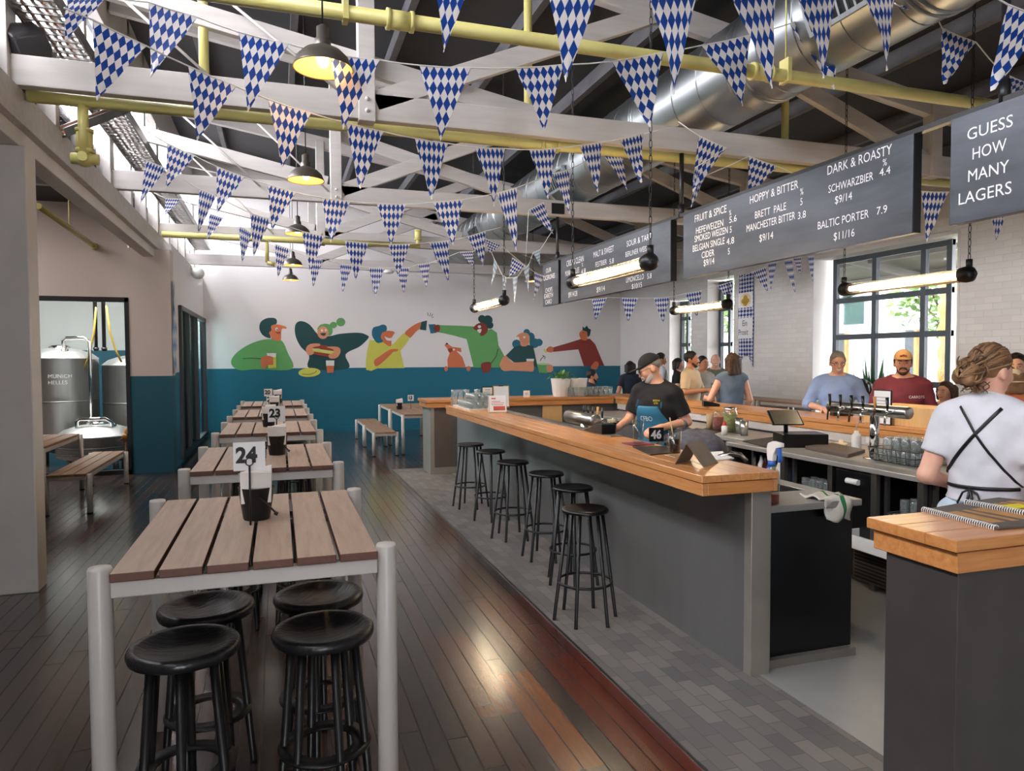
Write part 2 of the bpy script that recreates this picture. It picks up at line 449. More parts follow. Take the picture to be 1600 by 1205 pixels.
# ================================================================== THE ROOM
XB, XW = 8.6, 8.9           # brick face and window plane of the street wall
YF = 17.05                  # mural wall
def roof_z(x): return 5.12-.16*(x-3.5)
m = MB(); m.box(-6, -6, -.1, 9.2, 17.3, 0); structure('floor', m, 'floor_boards')
m = MB(); m.box(1.65, 1.0, -.05, 2.42, 10.95, .003); structure('floor', m, 'grey_pavers')
m = MB(); m.box(2.42, -2, -.05, 8.6, 10.3, .004); structure('floor', m, 'concrete')
m = MB(); m.box(1.635, 1.0, -.02, 1.652, 10.95, .006); m.box(1.635, 10.94, -.02, 2.4, 10.955, .006); structure('trim_1', m, 'tray_steel')
# mural wall: follows the slope of the roof
m = MB(); m.prism([(-1.75, 0), (8.75, 0), (8.75, roof_z(8.75)), (-1.75, roof_z(-1.75))], lambda a, b, t: (a, t, b), YF, YF+.2); structure('wall_far', m, 'dado_wall')
m = MB(); m.box(-1.55, YF-.018, 0, 8.6, YF, .13); structure('baseboard_far', m, 'dado_wall')
# roof
m = MB(); m.prism([(-2.3, roof_z(-2.3)), (9.3, roof_z(9.3)), (9.3, roof_z(9.3)+.12), (-2.3, roof_z(-2.3)+.12)], lambda a, b, t: (a, t, b), -6, 17.3); structure('ceiling', m, 'ceiling_dark')
m = MB(); m.box(-5.7, -6, 3.98, -1.9, 17.3, 4.08); structure('ceiling', m, 'ceiling_dark')
# street wall with three openings
def yx(u, x): return PX(u, 480, x).y
ob = [(yx(1497, XB), yx(1270, XB), .75, 3.36), (yx(1148, XB), yx(1105, XB), .8, 3.36), (yx(1081, XB), yx(1046, XB), .8, 3.05)]
ys = [-6]+[q for o in ob for q in (o[0], o[1])]+[YF]
m = MB()
for i in range(0, len(ys), 2): m.box(XB, ys[i], 0, XW+.12, ys[i+1], 4.5)
for y0, y1, z0, z1 in ob: m.box(XB, y0, 0, XW+.12, y1, z0); m.box(XB, y0, z1, XW+.12, y1, 4.5)
structure('wall_right', m, 'white_brick')
# smooth plaster piers and reveals of the openings
m = MB()
for y0, y1, z0, z1 in ob:
    for y in (y0, y1): m.box(XB-.006, y-.02, z0, XW+.1, y+.02, z1)
    m.box(XB-.006, y0, z1-.02, XW+.1, y1, z1+.02); m.box(XB-.04, y0-.03, z0-.03, XW+.1, y1+.03, z0+.015)
m.box(XB-.012, ob[2][1]+.02, 0, XB, YF, 4.4)
structure('trim_2', m, 'plaster')
def window(name, y0, y1, z0, z1, cols, rows, x=XW, fr=.07, label=None):
    r = MB(); w = fr
    ly = [y0+w/2]+cols+[y1-w/2]; lz = [z0+w/2]+rows+[z1-w/2]
    for y in ly: r.box(x-.035, y-w/2, z0, x+.035, y+w/2, z1)
    for z in lz: r.box(x-.03, y0, z-w/2, x+.03, y1, z+w/2)
    o = tag(r.build(name, 'window_frame', bevel=.004), kind='structure')
    p = MB(); p.box(x-.004, y0+.01, z0+.01, x+.004, y1-.01, z1-.01); p.build('pane', 'pane_street', o)
    return o
by = lambda u: PX(u, 480, XW).y
window('window_1', by(1489), by(1303.5), .8, 3.33, [by(1444), by(1367.5)], [1.3, 2.03, 2.63], fr=.085)
window('window_2', by(1143.5), min(by(1114), ob[1][1]-.021), .85, 3.3, [], [1.35, 1.98, 2.72], fr=.085)
window('window_3', by(1077.5), min(by(1054), ob[2][1]-.021), .85, 3.0, [], [1.35, 2.0, 2.6], fr=.085)
# left: clerestory over the long beam
for k, (y0, y1) in enumerate([(-5.9, -.45), (-.4, 2.7), (2.8, 5.8), (5.9, 8.95), (9.05, 12.2), (12.3, 15.5), (15.6, 17.04)]):
    r = MB(); n = max(1, round((y1-y0)/1.02))
    for i in range(n+1):
        y = y0+(y1-y0)*i/n; r.box(-1.86, y-.055, 3.55, -1.72, y+.055, 6.0)
    r.box(-1.86, y0, 3.5, -1.72, y1, 3.62); r.box(-1.86, y0, 5.3, -1.72, y1, 5.98); r.box(-1.82, y0, 4.62, -1.76, y1, 4.68)
    o = tag(r.build('window_%d' % (k+4), 'white_paint', bevel=.006), kind='structure')
    p = MB(); p.box(-1.8, y0+.03, 3.6, -1.79, y1-.03, 5.32); p.build('pane', 'pane', o)
# left room: lobby wall with the brewery glass, pier, side wall and its glass door
m = MB(); YL = 11.86
xl, xr, zt = -4.6, -2.1, 2.62
m.box(-5.7, YL, 0, xl, YL+.14, 4.0); m.box(xl, YL, zt, xr, YL+.14, 4.0); m.box(xr, YL, 0, -1.53, YL+.34, 3.36)
structure('wall_left', m, 'lobby_wall')
m = MB(); m.box(-1.72, YL+.34, 0, -1.55, 12.85, 3.5); m.box(-1.72, 12.85, 2.6, -1.55, YF, 3.5); m.box(-1.72, 12.85, 0, -1.55, YF, .06)
structure('wall_left', m, 'dado_wall')
r = MB(); w = .055
for x in (xl+w/2, -3.3, xr-w/2): r.box(x-w/2, YL-.03, .0, x+w/2, YL+.05, zt)
for z in (.035, zt-w/2): r.box(xl, YL-.03, z-.035, xr, YL+.05, z+.035)
o = tag(r.build('window_11', 'dark_frame', bevel=.004), kind='structure')
p = MB(); p.box(xl, YL+.0, .05, xr, YL+.008, zt-.02); p.build('pane', 'pane', o)
r = MB(); w = .11
for y in (12.9, 13.95, 15.3, 16.95): r.box(-1.62, y-w/2, .06, -1.5, y+w/2, 2.6)
for z in (.09, 2.56): r.box(-1.62, 12.85, z-.04, -1.5, YF, z+.04)
o = tag(r.build('door_1', 'dark_frame', bevel=.004), kind='structure')
p = MB(); p.box(-1.575, 12.9, .1, -1.567, 16.9, 2.55); p.build('pane', 'pane_dark', o)
# brewery room and far side of the lobby
m = MB(); m.box(-6, 16.2, 0, -1.72, 16.4, 4.0); structure('wall_brewery', m, 'brew_wall')
m = MB(); m.box(-5.85, -6, 0, -5.7, 16.4, 4.0); structure('wall_side', m, 'lobby_wall')
m = MB(); m.box(-6, -6.2, 2.4, 9.2, -6, 6.3); m.box(-6, -6.2, 0, -.8, -6, 2.4); m.box(0, -6.2, 0, 9.2, -6, 2.4); structure('wall_back', m, 'plaster')
l = bpy.data.lights.new('brewery_fill', 'AREA'); l.energy = 120; l.size = 1.2; l.shape = 'SQUARE'; l.color = (.95, 1, .97)  # unseen area light, set near the glass to brighten the tank fronts
o = bpy.data.objects.new('brewery_fill', l); COL.objects.link(o); o.location = (-3.2, 12.9, 3.85)

l = bpy.data.lights.new('lobby_fill', 'AREA'); l.energy = 26; l.size = 1.5; l.shape = 'SQUARE'; l.color = (1, .9, .84)  # unseen area light added to brighten the lobby wall and pier
o = bpy.data.objects.new('lobby_fill', l); COL.objects.link(o); o.location = (-3.6, 9.6, 3.9)
# ------------------------------------------------------------------ long beam, column
bm_ = thing('timber_beam', 'long white timber beam running back above the left column', 'beam', (-1.85, 6, 3.25))
m = MB(); m.box(-1.92, -5.9, 3.36, -1.68, 16.9, 3.6); m.build('cap_board', 'beam_paint', bm_, True, bevel=.006)
m = MB(); m.box(-1.9, -5.9, 3.24, -1.74, 16.9, 3.36); m.build('joist', 'white_paint', bm_, True, bevel=.006)
co = thing('timber_column', 'white timber column at the left edge under the long beam', 'column', (-1.9, 6.1, 0))
m = MB(); m.box(-2.0, 6.0, 0, -1.7, 6.22, 3.24); m.build('post', 'white_paint', co, True, bevel=.01)
m = MB(); m.box(-2.22, 5.93, 0, -2.005, 6.25, 3.24); m.build('cover_board', 'white_paint', co, True, bevel=.01)

# ------------------------------------------------------------------ roof trusses
where = ['nearest, above the counter end', 'second, over the near half of the bar', 'third, over the middle of the bar', 'fourth, with the short yellow pipe', 'fifth, just before the mural wall']
TY = [2.72, 5.8, 8.95, 12.2, 15.5]
for k, y in enumerate(TY):
    t = thing('roof_truss', 'white timber roof truss, '+where[k], 'truss', (3.5, y, 3.6), group='white roof trusses')
    x0 = -4.2 if k in (2,) else -1.95
    m = MB(); m.box(x0, y, 3.6, 8.6, y+.09, 3.81); m.build('bottom_chord', 'beam_paint', t, True, bevel=.006)
    m = MB(); m.bar((-1.7, y+.045, roof_z(-1.7)-.32), (8.6, y+.045, roof_z(8.6)-.32), .09, .2); m.build('top_chord', 'beam_paint', t, True, bevel=.006)
    def strut(nm, a, b, dy=.0, w=.07, h=.16):
        m = MB(); m.bar((a[0], y+.045+dy, a[1]), (b[0], y+.045+dy, b[1]), w, h); m.build(nm, 'beam_paint', t, True, bevel=.005)
    m = MB(); m.box(.63, y-.03, 3.58, .76, y+.1, roof_z(.7)-.3); m.build('post', 'beam_paint', t, True, bevel=.005)
    m = MB(); m.box(6.5, y-.03, 3.58, 6.63, y+.1, roof_z(6.56)-.3); m.build('post', 'beam_paint', t, True, bevel=.005)
    strut('diagonal', (.76, 3.75), (3.35, 4.83), -.01)
    strut('diagonal', (6.5, 3.75), (3.7, 4.78), .01)
    if k < 2: strut('brace', (-1.7, 4.5), (2.2, 3.8), .08)
    else:
        strut('brace', (-1.7, 4.32), (.6, 3.85), .08); strut('brace', (.75, 4.45), (3.1, 3.84), .08)
    for z in (3.66, 3.75):
        m = MB(); m.ball((.695, y-.035, z), .018, n=8); m.build('bolt', 'white_paint', t, True)
for i in range(9):
    x = -.9+i*1.13
    m = MB(); m.box(x-.04, -5.9, roof_z(x)-.17, x+.04, 17, roof_z(x)+.0)
    o = m.build('purlin', 'purlin_dark', loc=(x, 5.5, roof_z(x)-.17), bevel=.004)
    tag(o, 'dark grey roof purlin running back under the black ceiling', 'purlin', 'dark purlins under the ceiling')
# thin white tie rods
for k, (a, b) in enumerate([(((195, 0)), (314, 108)), ((345, -8), (515, 130)), ((287, 182), (402, 287)), ((400, 190), (478, 265)), ((300, 246), (400, 340))]):
    y = (5.75, 5.77, 8.9, 8.92, 12.16)[k]
    A = PY(a[0], a[1], y); B = PY(b[0], b[1], y); d = (B-A); d *= 1+max(0, B.z-3.72)/max(.05, A.z-B.z); B = A+d
    m = MB(); m.cyl(A-d*.3, B, .011, n=8)
    tag(m.build('tie_rod', 'white_paint', loc=A), 'thin white tie rod slanting down ' + ('at the top left corner', 'behind the big hanging lamp', 'behind the left pennants', 'to the second hanging lamp', 'in front of the white gable at left')[k], 'rod', 'thin white tie rods')

# ------------------------------------------------------------------ yellow pipes
def pipe(name, label, segs, r, joints=()):
    t = thing(name, label, 'pipe', segs[0][0])
    for i, (a, b) in enumerate(segs):
        m = MB(); m.cyl(a, b, r if i == 0 else r*.8, n=14); m.build('main_pipe' if i == 0 else 'dropper', 'yellow_pipe', t, True)
    for c, ax in joints:
        m = MB(); c = Vector(c); d = Vector(ax).normalized()
        m.cyl(c-d*.07, c+d*.07, r*1.25, n=14); m.cyl(c-d*.085, c-d*.06, r*1.4, n=14); m.cyl(c+d*.06, c+d*.085, r*1.4, n=14); m.build('coupling', 'yellow_pipe', t, True)
    return t
P1y, P1z = 4.45, 3.775
px_ = lambda u, y=5.95: PY(u, 60, y).x
pipe('sprinkler_pipe', 'long yellow pipe crossing the top of the room below the silver duct', [((-1.7, P1y, P1z), (8.5, P1y, P1z))], .045, [((PY(625, 32, P1y).x, P1y, P1z), (1, 0, 0)), ((PY(1190, 90, P1y).x, P1y, P1z), (1, 0, 0))])
for k, u in enumerate((540, 1228)):
    x = PY(u, 60, P1y).x; m = MB(); m.box(x-.016, P1y-.05, P1z-.052, x+.016, P1y+.05, P1z+.12); m.cyl((x, P1y, P1z+.1), (x, P1y, roof_z(x)), .006, n=6)
    tag(m.build('pipe_hanger', 'yellow_pipe', loc=(x, P1y, P1z)), ('yellow strap hanger on the pipe above the hanging lamp', 'yellow strap hanger on the pipe under the silver duct')[k], 'hanger')
P2z = 3.578
a = PX(130, 160, -1.5); 
pipe('sprinkler_pipe', 'yellow pipe tucked under the second truss with a valve at its left end', [((-1.66, 5.95, P2z), (8.4, 5.95, P2z)), ((-1.32, 5.95, P2z), (-1.32, 5.95, 3.2))]+[((px_(u), 5.95, P2z), (px_(u), 5.95, roof_z(px_(u))-.02)) for u in (318, 825, 1228)], .045, [((-1.32, 5.98, 3.3), (0, 0, 1)), ((2.3, 5.95, P2z), (1, 0, 0))])
m = MB(); m.ball((0, 0, 0), .06, n=10); m.cyl((-.09, 0, 0), (.09, 0, 0), .04, n=10); m.cyl((0, -.09, 0), (0, .05, 0), .035, n=10)
tag(m.build('pipe_valve', 'yellow_pipe', at=(-1.32, 5.98, 3.17)), 'yellow valve fitting at the bottom of the pipe by the left beam', 'valve')
x3 = PY(653, 380, 12.1).x
pipe('sprinkler_pipe', 'short yellow pipe with upturned elbow along the fourth truss', [((-1.66, 12.08, 3.62), (x3, 12.08, 3.62)), ((x3, 12.08, 3.58), (x3, 12.08, 3.86))], .045, [((x3, 12.08, 3.8), (0, 0, 1)), ((.6, 12.08, 3.62), (1, 0, 0))])
x4 = PY(420, 410, 14.5).x
m = MB(); m.cyl((0, 0, .4), (0, 0, 0), .03, n=10); m.cyl((0, 0, 0), (.12, 0, -.03), .035, n=10)
tag(m.build('pipe_dropper', 'yellow_pipe', at=(x4, 12.1, 3.25)), 'thin yellow dropper pipe hanging beside the small far lamps', 'pipe')
a = PY(60, 322, 9.4); b = PY(135, 377, 11.4)
b.y = 11.8; m = MB(); m.cyl(a, b+Vector((0, .08, 0)), .035, n=10); m.cyl((a+b)/2, ((a+b)/2).xy.to_3d()+Vector((0, 0, 3.99)), .008, n=6); m.cyl(b+Vector((0, -.05, 0)), b+Vector((0, .08, 0)), .05, n=10)
tag(m.build('lobby_pipe', 'yellow_pipe', loc=a), 'yellow pipe under the dark lobby ceiling behind the left column', 'pipe')

# ------------------------------------------------------------------ spiral duct with grilles
du = thing('spiral_duct', 'large round spiral-seamed silver air duct running back over the bar', 'duct', (4.0, 0, 4.27))
R = .40
m = MB(); m.lathe([(R, y) for y in (.8, 4, 8, 12, 17)], (4.0, 0, 4.27), n=40, axis='y'); m.build('duct_body', 'duct_steel', du, True)
m = MB()
for j in range(3):
    pts = []
    y = .9+j*.0
y = .8
pts = []
while y < 17:
    t = y*2*math.pi/.42; pts.append((4.0+R*1.006*math.cos(t), y, 4.27+R*1.006*math.sin(t))); y += .42/22
m.tube(pts, .006, n=4); m.build('spiral_seam', 'duct_steel', du, True)
for y in (3.5, 3.56, 5.1, 5.16, 6.9, 6.96, 9.5, 9.56, 12, 12.06):
    m = MB(); m.lathe([(R, -.012), (R+.012, -.008), (R+.012, .008), (R, .012)], (4.0, y, 4.27), n=40, axis='y'); m.build('band', 'duct_steel', du, True)
for y in (3.9, 9.1, 13.3):
    a = math.radians(203); c = Vector((4.0+math.cos(a)*(R+.03), y, 4.27+math.sin(a)*(R+.03))); n_ = Vector((math.cos(a), 0, math.sin(a))); tv = Vector((-math.sin(a), 0, math.cos(a)))
    Mx = Matrix((( n_.x, 0, tv.x, c.x), (0, 1, 0, c.y), (n_.z, 0, tv.z, c.z), (0, 0, 0, 1)))
    m = MB(); m.box(-.03, -.36, -.13, .02, .36, -.1, M=Mx); m.box(-.03, -.36, .1, .02, .36, .13, M=Mx); m.box(-.03, -.36, -.1, .02, -.33, .1, M=Mx); m.box(-.03, .33, -.1, .02, .36, .1, M=Mx)
    for i in range(9): 
        yy = -.29+i*.0725; m.box(-.006, yy-.009, -.1, .014, yy+.009, .1, M=Mx)
    g = m.build('grille', 'duct_steel', du, True)
    m = MB(); m.box(-.012, -.33, -.1, -.006, .33, .1, M=Mx); m.build('grille_back', 'black_satin', g, True)
for k, y in enumerate((4.1, 7.2, 10.4)):
    m = MB()
    m.cyl((4.0, y, 4.67), (4.0, y, roof_z(4.0)), .006, n=6); m.build('hanger_wire', 'tray_steel', du, True)

# ------------------------------------------------------------------ cable trays
def ladder_tray(label, a, b, x0, x1, z):
    t = thing('cable_tray', label, 'cable tray', (x0, a, z))
    for x in (x0, x1):
        m = MB(); m.box(x-.008, a, z, x+.008, b, z+.09); m.build('side_rail', 'tray_steel', t, True)
    m = MB(); y = a+.05
    while y < b: m.box(x0, y-.01, z+.01, x1, y+.01, z+.03); y += .11
    tag(m.build('rungs', 'tray_steel', t, True), kind='stuff')
    for i in range(4):
        x = x0+.06+i*(x1-x0-.12)/3
        m = MB(); m.tube([(x+.012*math.sin(y_*2.3+i), y_, z+.045) for y_ in np.linspace(a, b, 40)], .012, n=6); m.build('cable', ('copper', 'tray_steel', 'copper', 'white_plastic')[i], t, True)
    return t
ladder_tray('long steel ladder tray of cables along the high left windows', .3, 16.9, -1.66, -1.36, 4.06)
A = PX(135, 250, -1.5); 
t = thing('cable_tray', 'short perforated steel cable tray crossing to the left beam', 'cable tray', (-1.66, 6.9, 3.57))
m = MB(); m.bar((-1.72, 6.9, 3.56), (-1.3, 7.5, 4.02), .16, .02); m.build('tray_floor', 'tray_steel', t, True)
for s in (-1, 1):
    m = MB(); d = Vector((.6, -.42, 0)).normalized()*.08*s; m.bar(Vector((-1.72, 6.9, 3.59))+d, Vector((-1.3, 7.5, 4.05))+d, .008, .07); m.build('side_rail', 'tray_steel', t, True)
m = MB(); m.tube([(-1.7, 6.92, 3.585), (-1.5, 7.2, 3.82), (-1.3, 7.5, 4.04)], .025, n=8); m.build('cable', 'copper', t, True)

# ------------------------------------------------------------------ speaker at top left, white spotlight
c = PX(22, 75, -1.75); s = thing('wall_speaker', 'black loudspeaker mounted high above the beam at top left', 'speaker', c)
Mx = Matrix.Translation(c) @ Matrix.Rotation(math.radians(-38), 4, 'Z') @ Matrix.Rotation(math.radians(28), 4, 'X')
m = MB(); m.prism([(-.16, -.12), (.12, -.16), (.2, -.05), (.2, .06), (.12, .15), (-.16, .12)], lambda a, b, t: Mx@Vector((a, t, b)), -.14, .14); m.build('cabinet', 'speaker_black', s, True, bevel=.02, seg=3)
m = MB(); m.prism([(-.13, -.1), (.1, -.12), (.1, .12), (-.13, .1)], lambda a, b, t: Mx@Vector((a, t, b)), -.15, -.139); m.build('grille', 'black_satin', s, True, bevel=.005)
m = MB(); m.bar(Mx@Vector((-.1, 0, .0)), Vector((-1.75, c.y+.05, 3.56)), .05, .05); m.build('bracket', 'speaker_black', s, True)
c = PX(309, 427, -1.42); s = thing('spotlight', 'small white spotlight fixed beside the far left wall top', 'spotlight', c)
m = MB(); m.ball((c.x, c.y, c.z), .12, .12, .11, n=16); m.build('head', 'white_plastic', s, True)
m = MB(); m.cyl(c, (-1.56, c.y+.02, c.z+.12), .025, n=8); m.build('arm', 'white_plastic', s, True)
c = PY(609, 427, 15.3); m = MB(); m.lathe([(0, .06), (.08, .06), (.11, .02), (.11, 0), (.07, -.015), (0, -.02)], (0, 0, 0), n=18)
tag(m.build('smoke_detector', 'white_plastic', at=(c.x, 15.46, 3.55)), 'small round white detector on the farthest truss', 'detector')

# ------------------------------------------------------------------ hanging dome lamps
def dome_lamp(x, y, zr, r, label):
    t = thing('pendant_lamp', label, 'lamp', (x, y, zr), group='dome pendant lamps')
    m = MB(); m.lathe([(r, 0), (r*.97, .012), (r*.86, .06), (r*.62, .10), (r*.30, .125), (r*.26, .13), (r*.2, .13), (r*.28, .118), (r*.6, .092), (r*.84, .052), (r*.95, .004), (r, 0)], n=32)
    m.m = [0]*len(m.m)
    for i in range(6*32, 11*32): m.m[i] = 1
    m.build('shade', ['shade_grey', 'shade_inner'], t)
    m = MB(); m.lathe([(r*.27, .12), (r*.27, .165), (r*.2, .175), (r*.2, .235), (r*.08, .25), (.004, .255)], n=18); m.build('lamp_holder', 'shade_grey', t)
    m = MB(); m.ball((0, 0, .055), .036, .036, .048, n=14); m.build('bulb', 'bulb_glow', t)
    m = MB(); m.cyl((0, 0, .25), (0, 0, roof_z(x)-zr), .005, n=6); m.build('cord', 'black_metal', t)
    l = bpy.data.lights.new('pendant_glow', 'POINT'); l.energy = 1.6; l.color = (1, .72, .42); l.shadow_soft_size = .04
    o = bpy.data.objects.new('pendant_glow', l); COL.objects.link(o); o.location = (x, y, zr+.0)
for k, (u, v, wd) in enumerate([(505, 108, 76), (482, 283, 54), (461, 366, 44), (459, 415, 33), (456, 438, 27)]):
    p = PZ(u, v, 3.37); p.x = .27
    dome_lamp(p.x, p.y, 3.37, .17, 'grey dome pendant lamp glowing warm, ' + ('nearest and largest in the row', 'second from the front of the row', 'third from the front of the row', 'fourth of the row, just above the last', 'last of the row before the mural wall')[k])
p = PZ(833, 440, 3.37); dome_lamp(p.x, p.y, 3.37, .17, 'grey dome pendant lamp half hidden behind pennants by the menu board')
# ================================================================== THE BAR
def boxthing(name, label, cat, x0, y0, z0, x1, y1, z1, m, bevel=.006, group=None):
    mb = MB(); c = ((x0+x1)/2, (y0+y1)/2, z0); mb.box(x0, y0, z0, x1, y1, z1)
    return tag(mb.build(name, m, loc=c, bevel=bevel), label, cat, group)
b = thing('bar_counter', 'long grey metal-clad bar front facing the row of bar stools', 'bar', (2.4, 6.4, 0))
m = MB(); m.box(2.36, 3.22, .0, 2.42, 9.7, .993); m.build('front_panel', 'bar_panel', b, True, bevel=.003)
m = MB(); m.box(2.36, 3.16, .0, 2.485, 3.222, .993); m.build('end_post', 'bar_endcap', b, True, bevel=.004)
m = MB(); m.box(2.42, 3.3, .0, 2.49, 9.7, .85); m.build('back_panel', 'panel_grey', b, True)
t = thing('bar_worktop', 'long polished honey timber worktop on the grey bar front', 'worktop', (2.27, 6, .99))
m = MB()
for i in range(4): m.box(2.03+i*.118, 3.12, 1.063, 2.03+(i+1)*.118-.0012, 8.97, 1.10)
m.build('slab', 'bar_wood', t, True, bevel=.003)
m = MB(); m.box(2.036, 3.126, .995, 2.07, 8.96, 1.059); m.box(2.47, 3.126, .995, 2.498, 8.96, 1.059); m.build('fascia', 'bar_wood', t, True, bevel=.003)
m = MB(); m.box(2.07, 3.126, .995, 2.47, 3.16, 1.059); m.build('end_fascia', 'bar_wood_x', t, True, bevel=.003)
m = MB(); m.box(2.39, 4.9, 1.099, 2.5, 8.3, 1.108); m.build('drip_rail', 'tray_steel', t, True, bevel=.002)
# far return
b = thing('bar_counter', 'grey and brown end unit of the bar turning across in front of the teal wall', 'bar', (3.8, 10.55, 0))
m = MB(); m.box(2.12, 10.3, 0, 5.55, 10.84, .985); m.build('carcass', 'panel_grey', b, True, bevel=.004)
m = MB(); m.box(2.1, 10.28, 0, 2.16, 10.86, .985); m.build('end_panel', 'bar_endcap', b, True, bevel=.004)
m = MB(); m.box(2.16, 10.285, .1, 2.42, 10.3, .985); m.build('brown_panel', 'panel_brown', b, True, bevel=.002)
m = MB(); m.box(2.16, 10.28, 0, 2.6, 10.298, .1); m.build('kickboard', 'bar_endcap', b, True, bevel=.002)
A = PY(848, 640, 10.28); B = PY(878, 640, 10.28)
m = MB(); m.box(A.x, 10.27, .5, B.x, 10.3, .98); m.build('cupboard_door', 'ply', b, True, bevel=.003)
t = thing('bar_worktop', 'timber worktop of the far bar return with the white planters', 'worktop', (3.8, 10.55, .99))
m = MB()
for i in range(4): m.box(2.03, 10.22+i*.17, 1.06, 5.04, 10.22+(i+1)*.17-.001, 1.10)
m.build('slab', 'bar_wood_x', t, True, bevel=.003)
m = MB(); m.box(2.05, 10.235, .985, 5.04, 10.27, 1.058); m.box(2.05, 10.27, .985, 2.08, 10.89, 1.058); m.build('fascia', 'bar_wood_x', t, True, bevel=.003)
# street-side counter
XC = 5.05
b = thing('bar_counter', 'grey base under the street-side timber counter', 'bar', (5.3, 7, 0))
m = MB(); m.box(5.12, 2.4, 0, 5.5, 10.2, .985); m.build('carcass', 'panel_grey', b, True)
m = MB(); m.box(5.085, 2.4, .9, 5.12, 10.2, .99); m.build('splashback', 'white_paint', b, True)
t = thing('bar_worktop', 'long timber worktop on the street side where customers wait', 'worktop', (5.3, 7, .99))
m = MB()
for i in range(4): m.box(XC+i*.14, 2.4, 1.06, XC+(i+1)*.14-.001, 10.9, 1.10)
m.build('slab', 'bar_wood', t, True, bevel=.003)
m = MB(); m.box(XC+.015, 2.4, .985, XC+.05, 10.22, 1.058); m.build('fascia', 'bar_wood', t, True, bevel=.003)
# near pillar counter
b = thing('counter_pillar', 'grey metal pillar counter at the right front corner', 'bar', (3.0, 1.95, 0))
m = MB(); m.box(2.13, 1.765, 0, 3.9, 2.06, .985); m.build('carcass', 'bar_panel_dim', b, True, bevel=.004)
t = thing('pillar_worktop', 'short timber top of the near pillar carrying the spiral menus', 'worktop', (3.0, 1.95, .985))
m = MB(); m.box(2.09, 1.74, 1.06, 3.95, 1.86, 1.10); m.box(2.09, 1.861, 1.06, 3.95, 1.98, 1.10); m.box(2.09, 1.981, 1.06, 3.95, 2.115, 1.10); m.build('slab', 'bar_wood_x', t, True, bevel=.003)
m = MB(); m.box(2.11, 1.752, .985, 3.93, 2.1, 1.054); m.build('fascia', 'bar_wood_x', t, True, bevel=.003)

# ---------------------------------------------------------------- back bench (steel) and what is under it
bx = 4.05
yb = lambda u: PX(u, 720, bx).y
t = thing('steel_bench', 'long stainless steel working bench behind the bar carrying the taps', 'workbench', (4.5, 4.4, .86))
m = MB(); m.box(bx, 2.6, .862, XC+.03, 5.82, .90); m.build('bench_top', 'bench_steel', t, True, bevel=.004)
for y in (2.62, yb(1440), yb(1366), yb(1297), yb(1222), 5.76):
    m = MB(); m.box(bx+.02, y, 0, bx+.06, y+.05, .862); m.build('leg', 'tray_steel', t, True, bevel=.003)
m = MB(); m.box(bx+.05, 5.78, 0, XC, 5.82, .862); m.build('side_panel', 'steel', t, True)
m = MB(); m.box(4.9, 2.62, 0, 4.93, 5.78, .86); m.build('back_panel', 'black_satin', t, True)
def unit(name, label, u0, u1, door=False):
    y0, y1 = sorted((yb(u0), yb(u1)))
    t = thing(name, label, 'fridge' if door else 'rack', (bx+.4, (y0+y1)/2, .02))
    if door:
        m = MB(); m.box(bx+.07, y0, .05, bx+.5, y1, .85); m.build('body', 'black_satin', t, True, bevel=.004)
        m = MB(); m.box(bx+.035, y0+.01, .08, bx+.07, y1-.01, .845); d = m.build('door', 'black_satin', t, True, bevel=.005)
        m = MB(); m.tube([(bx+.02, y0+.14, .77), (bx+.02, y1-.14, .77)], .022, n=10); m.build('handle', 'white_plastic', d, True)
    else:
        m = MB(); m.box(bx+.07, y0, .03, bx+.09, y0+.02, .86) if False else None
        for z in (.16, .36, .58):
            m = MB()
            for x in (bx+.09, bx+.5): m.cyl((x, y0, z), (x, y1, z), .005, n=6)
            n = 7
            for i in range(n+1): y = y0+(y1-y0)*i/n; m.cyl((bx+.09, y, z), (bx+.5, y, z), .004, n=5)
            m.build('wire_shelf', 'steel', t, True)
        m = MB(); m.box(bx+.5, y0, .05, bx+.52, y1, .85); m.build('rear_plate', 'black_satin', t, True)
        for y in (y0+.01, y1-.01):
            m = MB(); m.box(bx+.08, y-.012, .03, bx+.11, y+.012, .85); m.build('upright', 'tray_steel', t, True)
    return y0, y1
racks = [unit('glass_rack', 'open dark rack of bottles under the bench beside the spray bottle', 1163, 1219), unit('glass_rack', 'under-bench wire rack holding upturned glasses left of the black door', 1226, 1294),
         unit('glass_rack', 'two-tier wire rack of glasses under the bench below the tap tower', 1369, 1437), unit('glass_rack', 'dark wire rack under the bench beside the person in white', 1444, 1520)]
unit('fridge_cabinet', 'black under-bench cabinet with white bar handle', 1299, 1362, True)
m = MB(); y0 = yb(1385); m.box(bx-.16, y0-.3, .33, bx+.05, y0+.28, .345); m.box(bx-.16, y0-.3, .345, bx-.15, y0+.28, .43); m.box(bx-.16, y0+.27, .345, bx+.05, y0+.28, .43); m.box(bx-.16, y0-.3, .345, bx+.05, y0-.29, .43)
tag(m.build('dish_tray', 'white_plastic', loc=(bx-.05, y0, .33), bevel=.003), 'white plastic pull-out tray low beside the near pillar', 'tray')
t = thing('vent_cover', 'brown perforated vent panel low under the bench', 'vent', (bx+.0, yb(1380), .02))
m = MB(); m.box(bx-.0, yb(1400), .06, bx+.015, yb(1335), .31); m.build('plate', 'panel_brown', t, True)
m = MB()
for i in range(9): m.box(bx-.006, yb(1400)+.02, .075+i*.026, bx+.001, yb(1335)-.02, .088+i*.026)
m.build('louvres', 'black_satin', t, True)
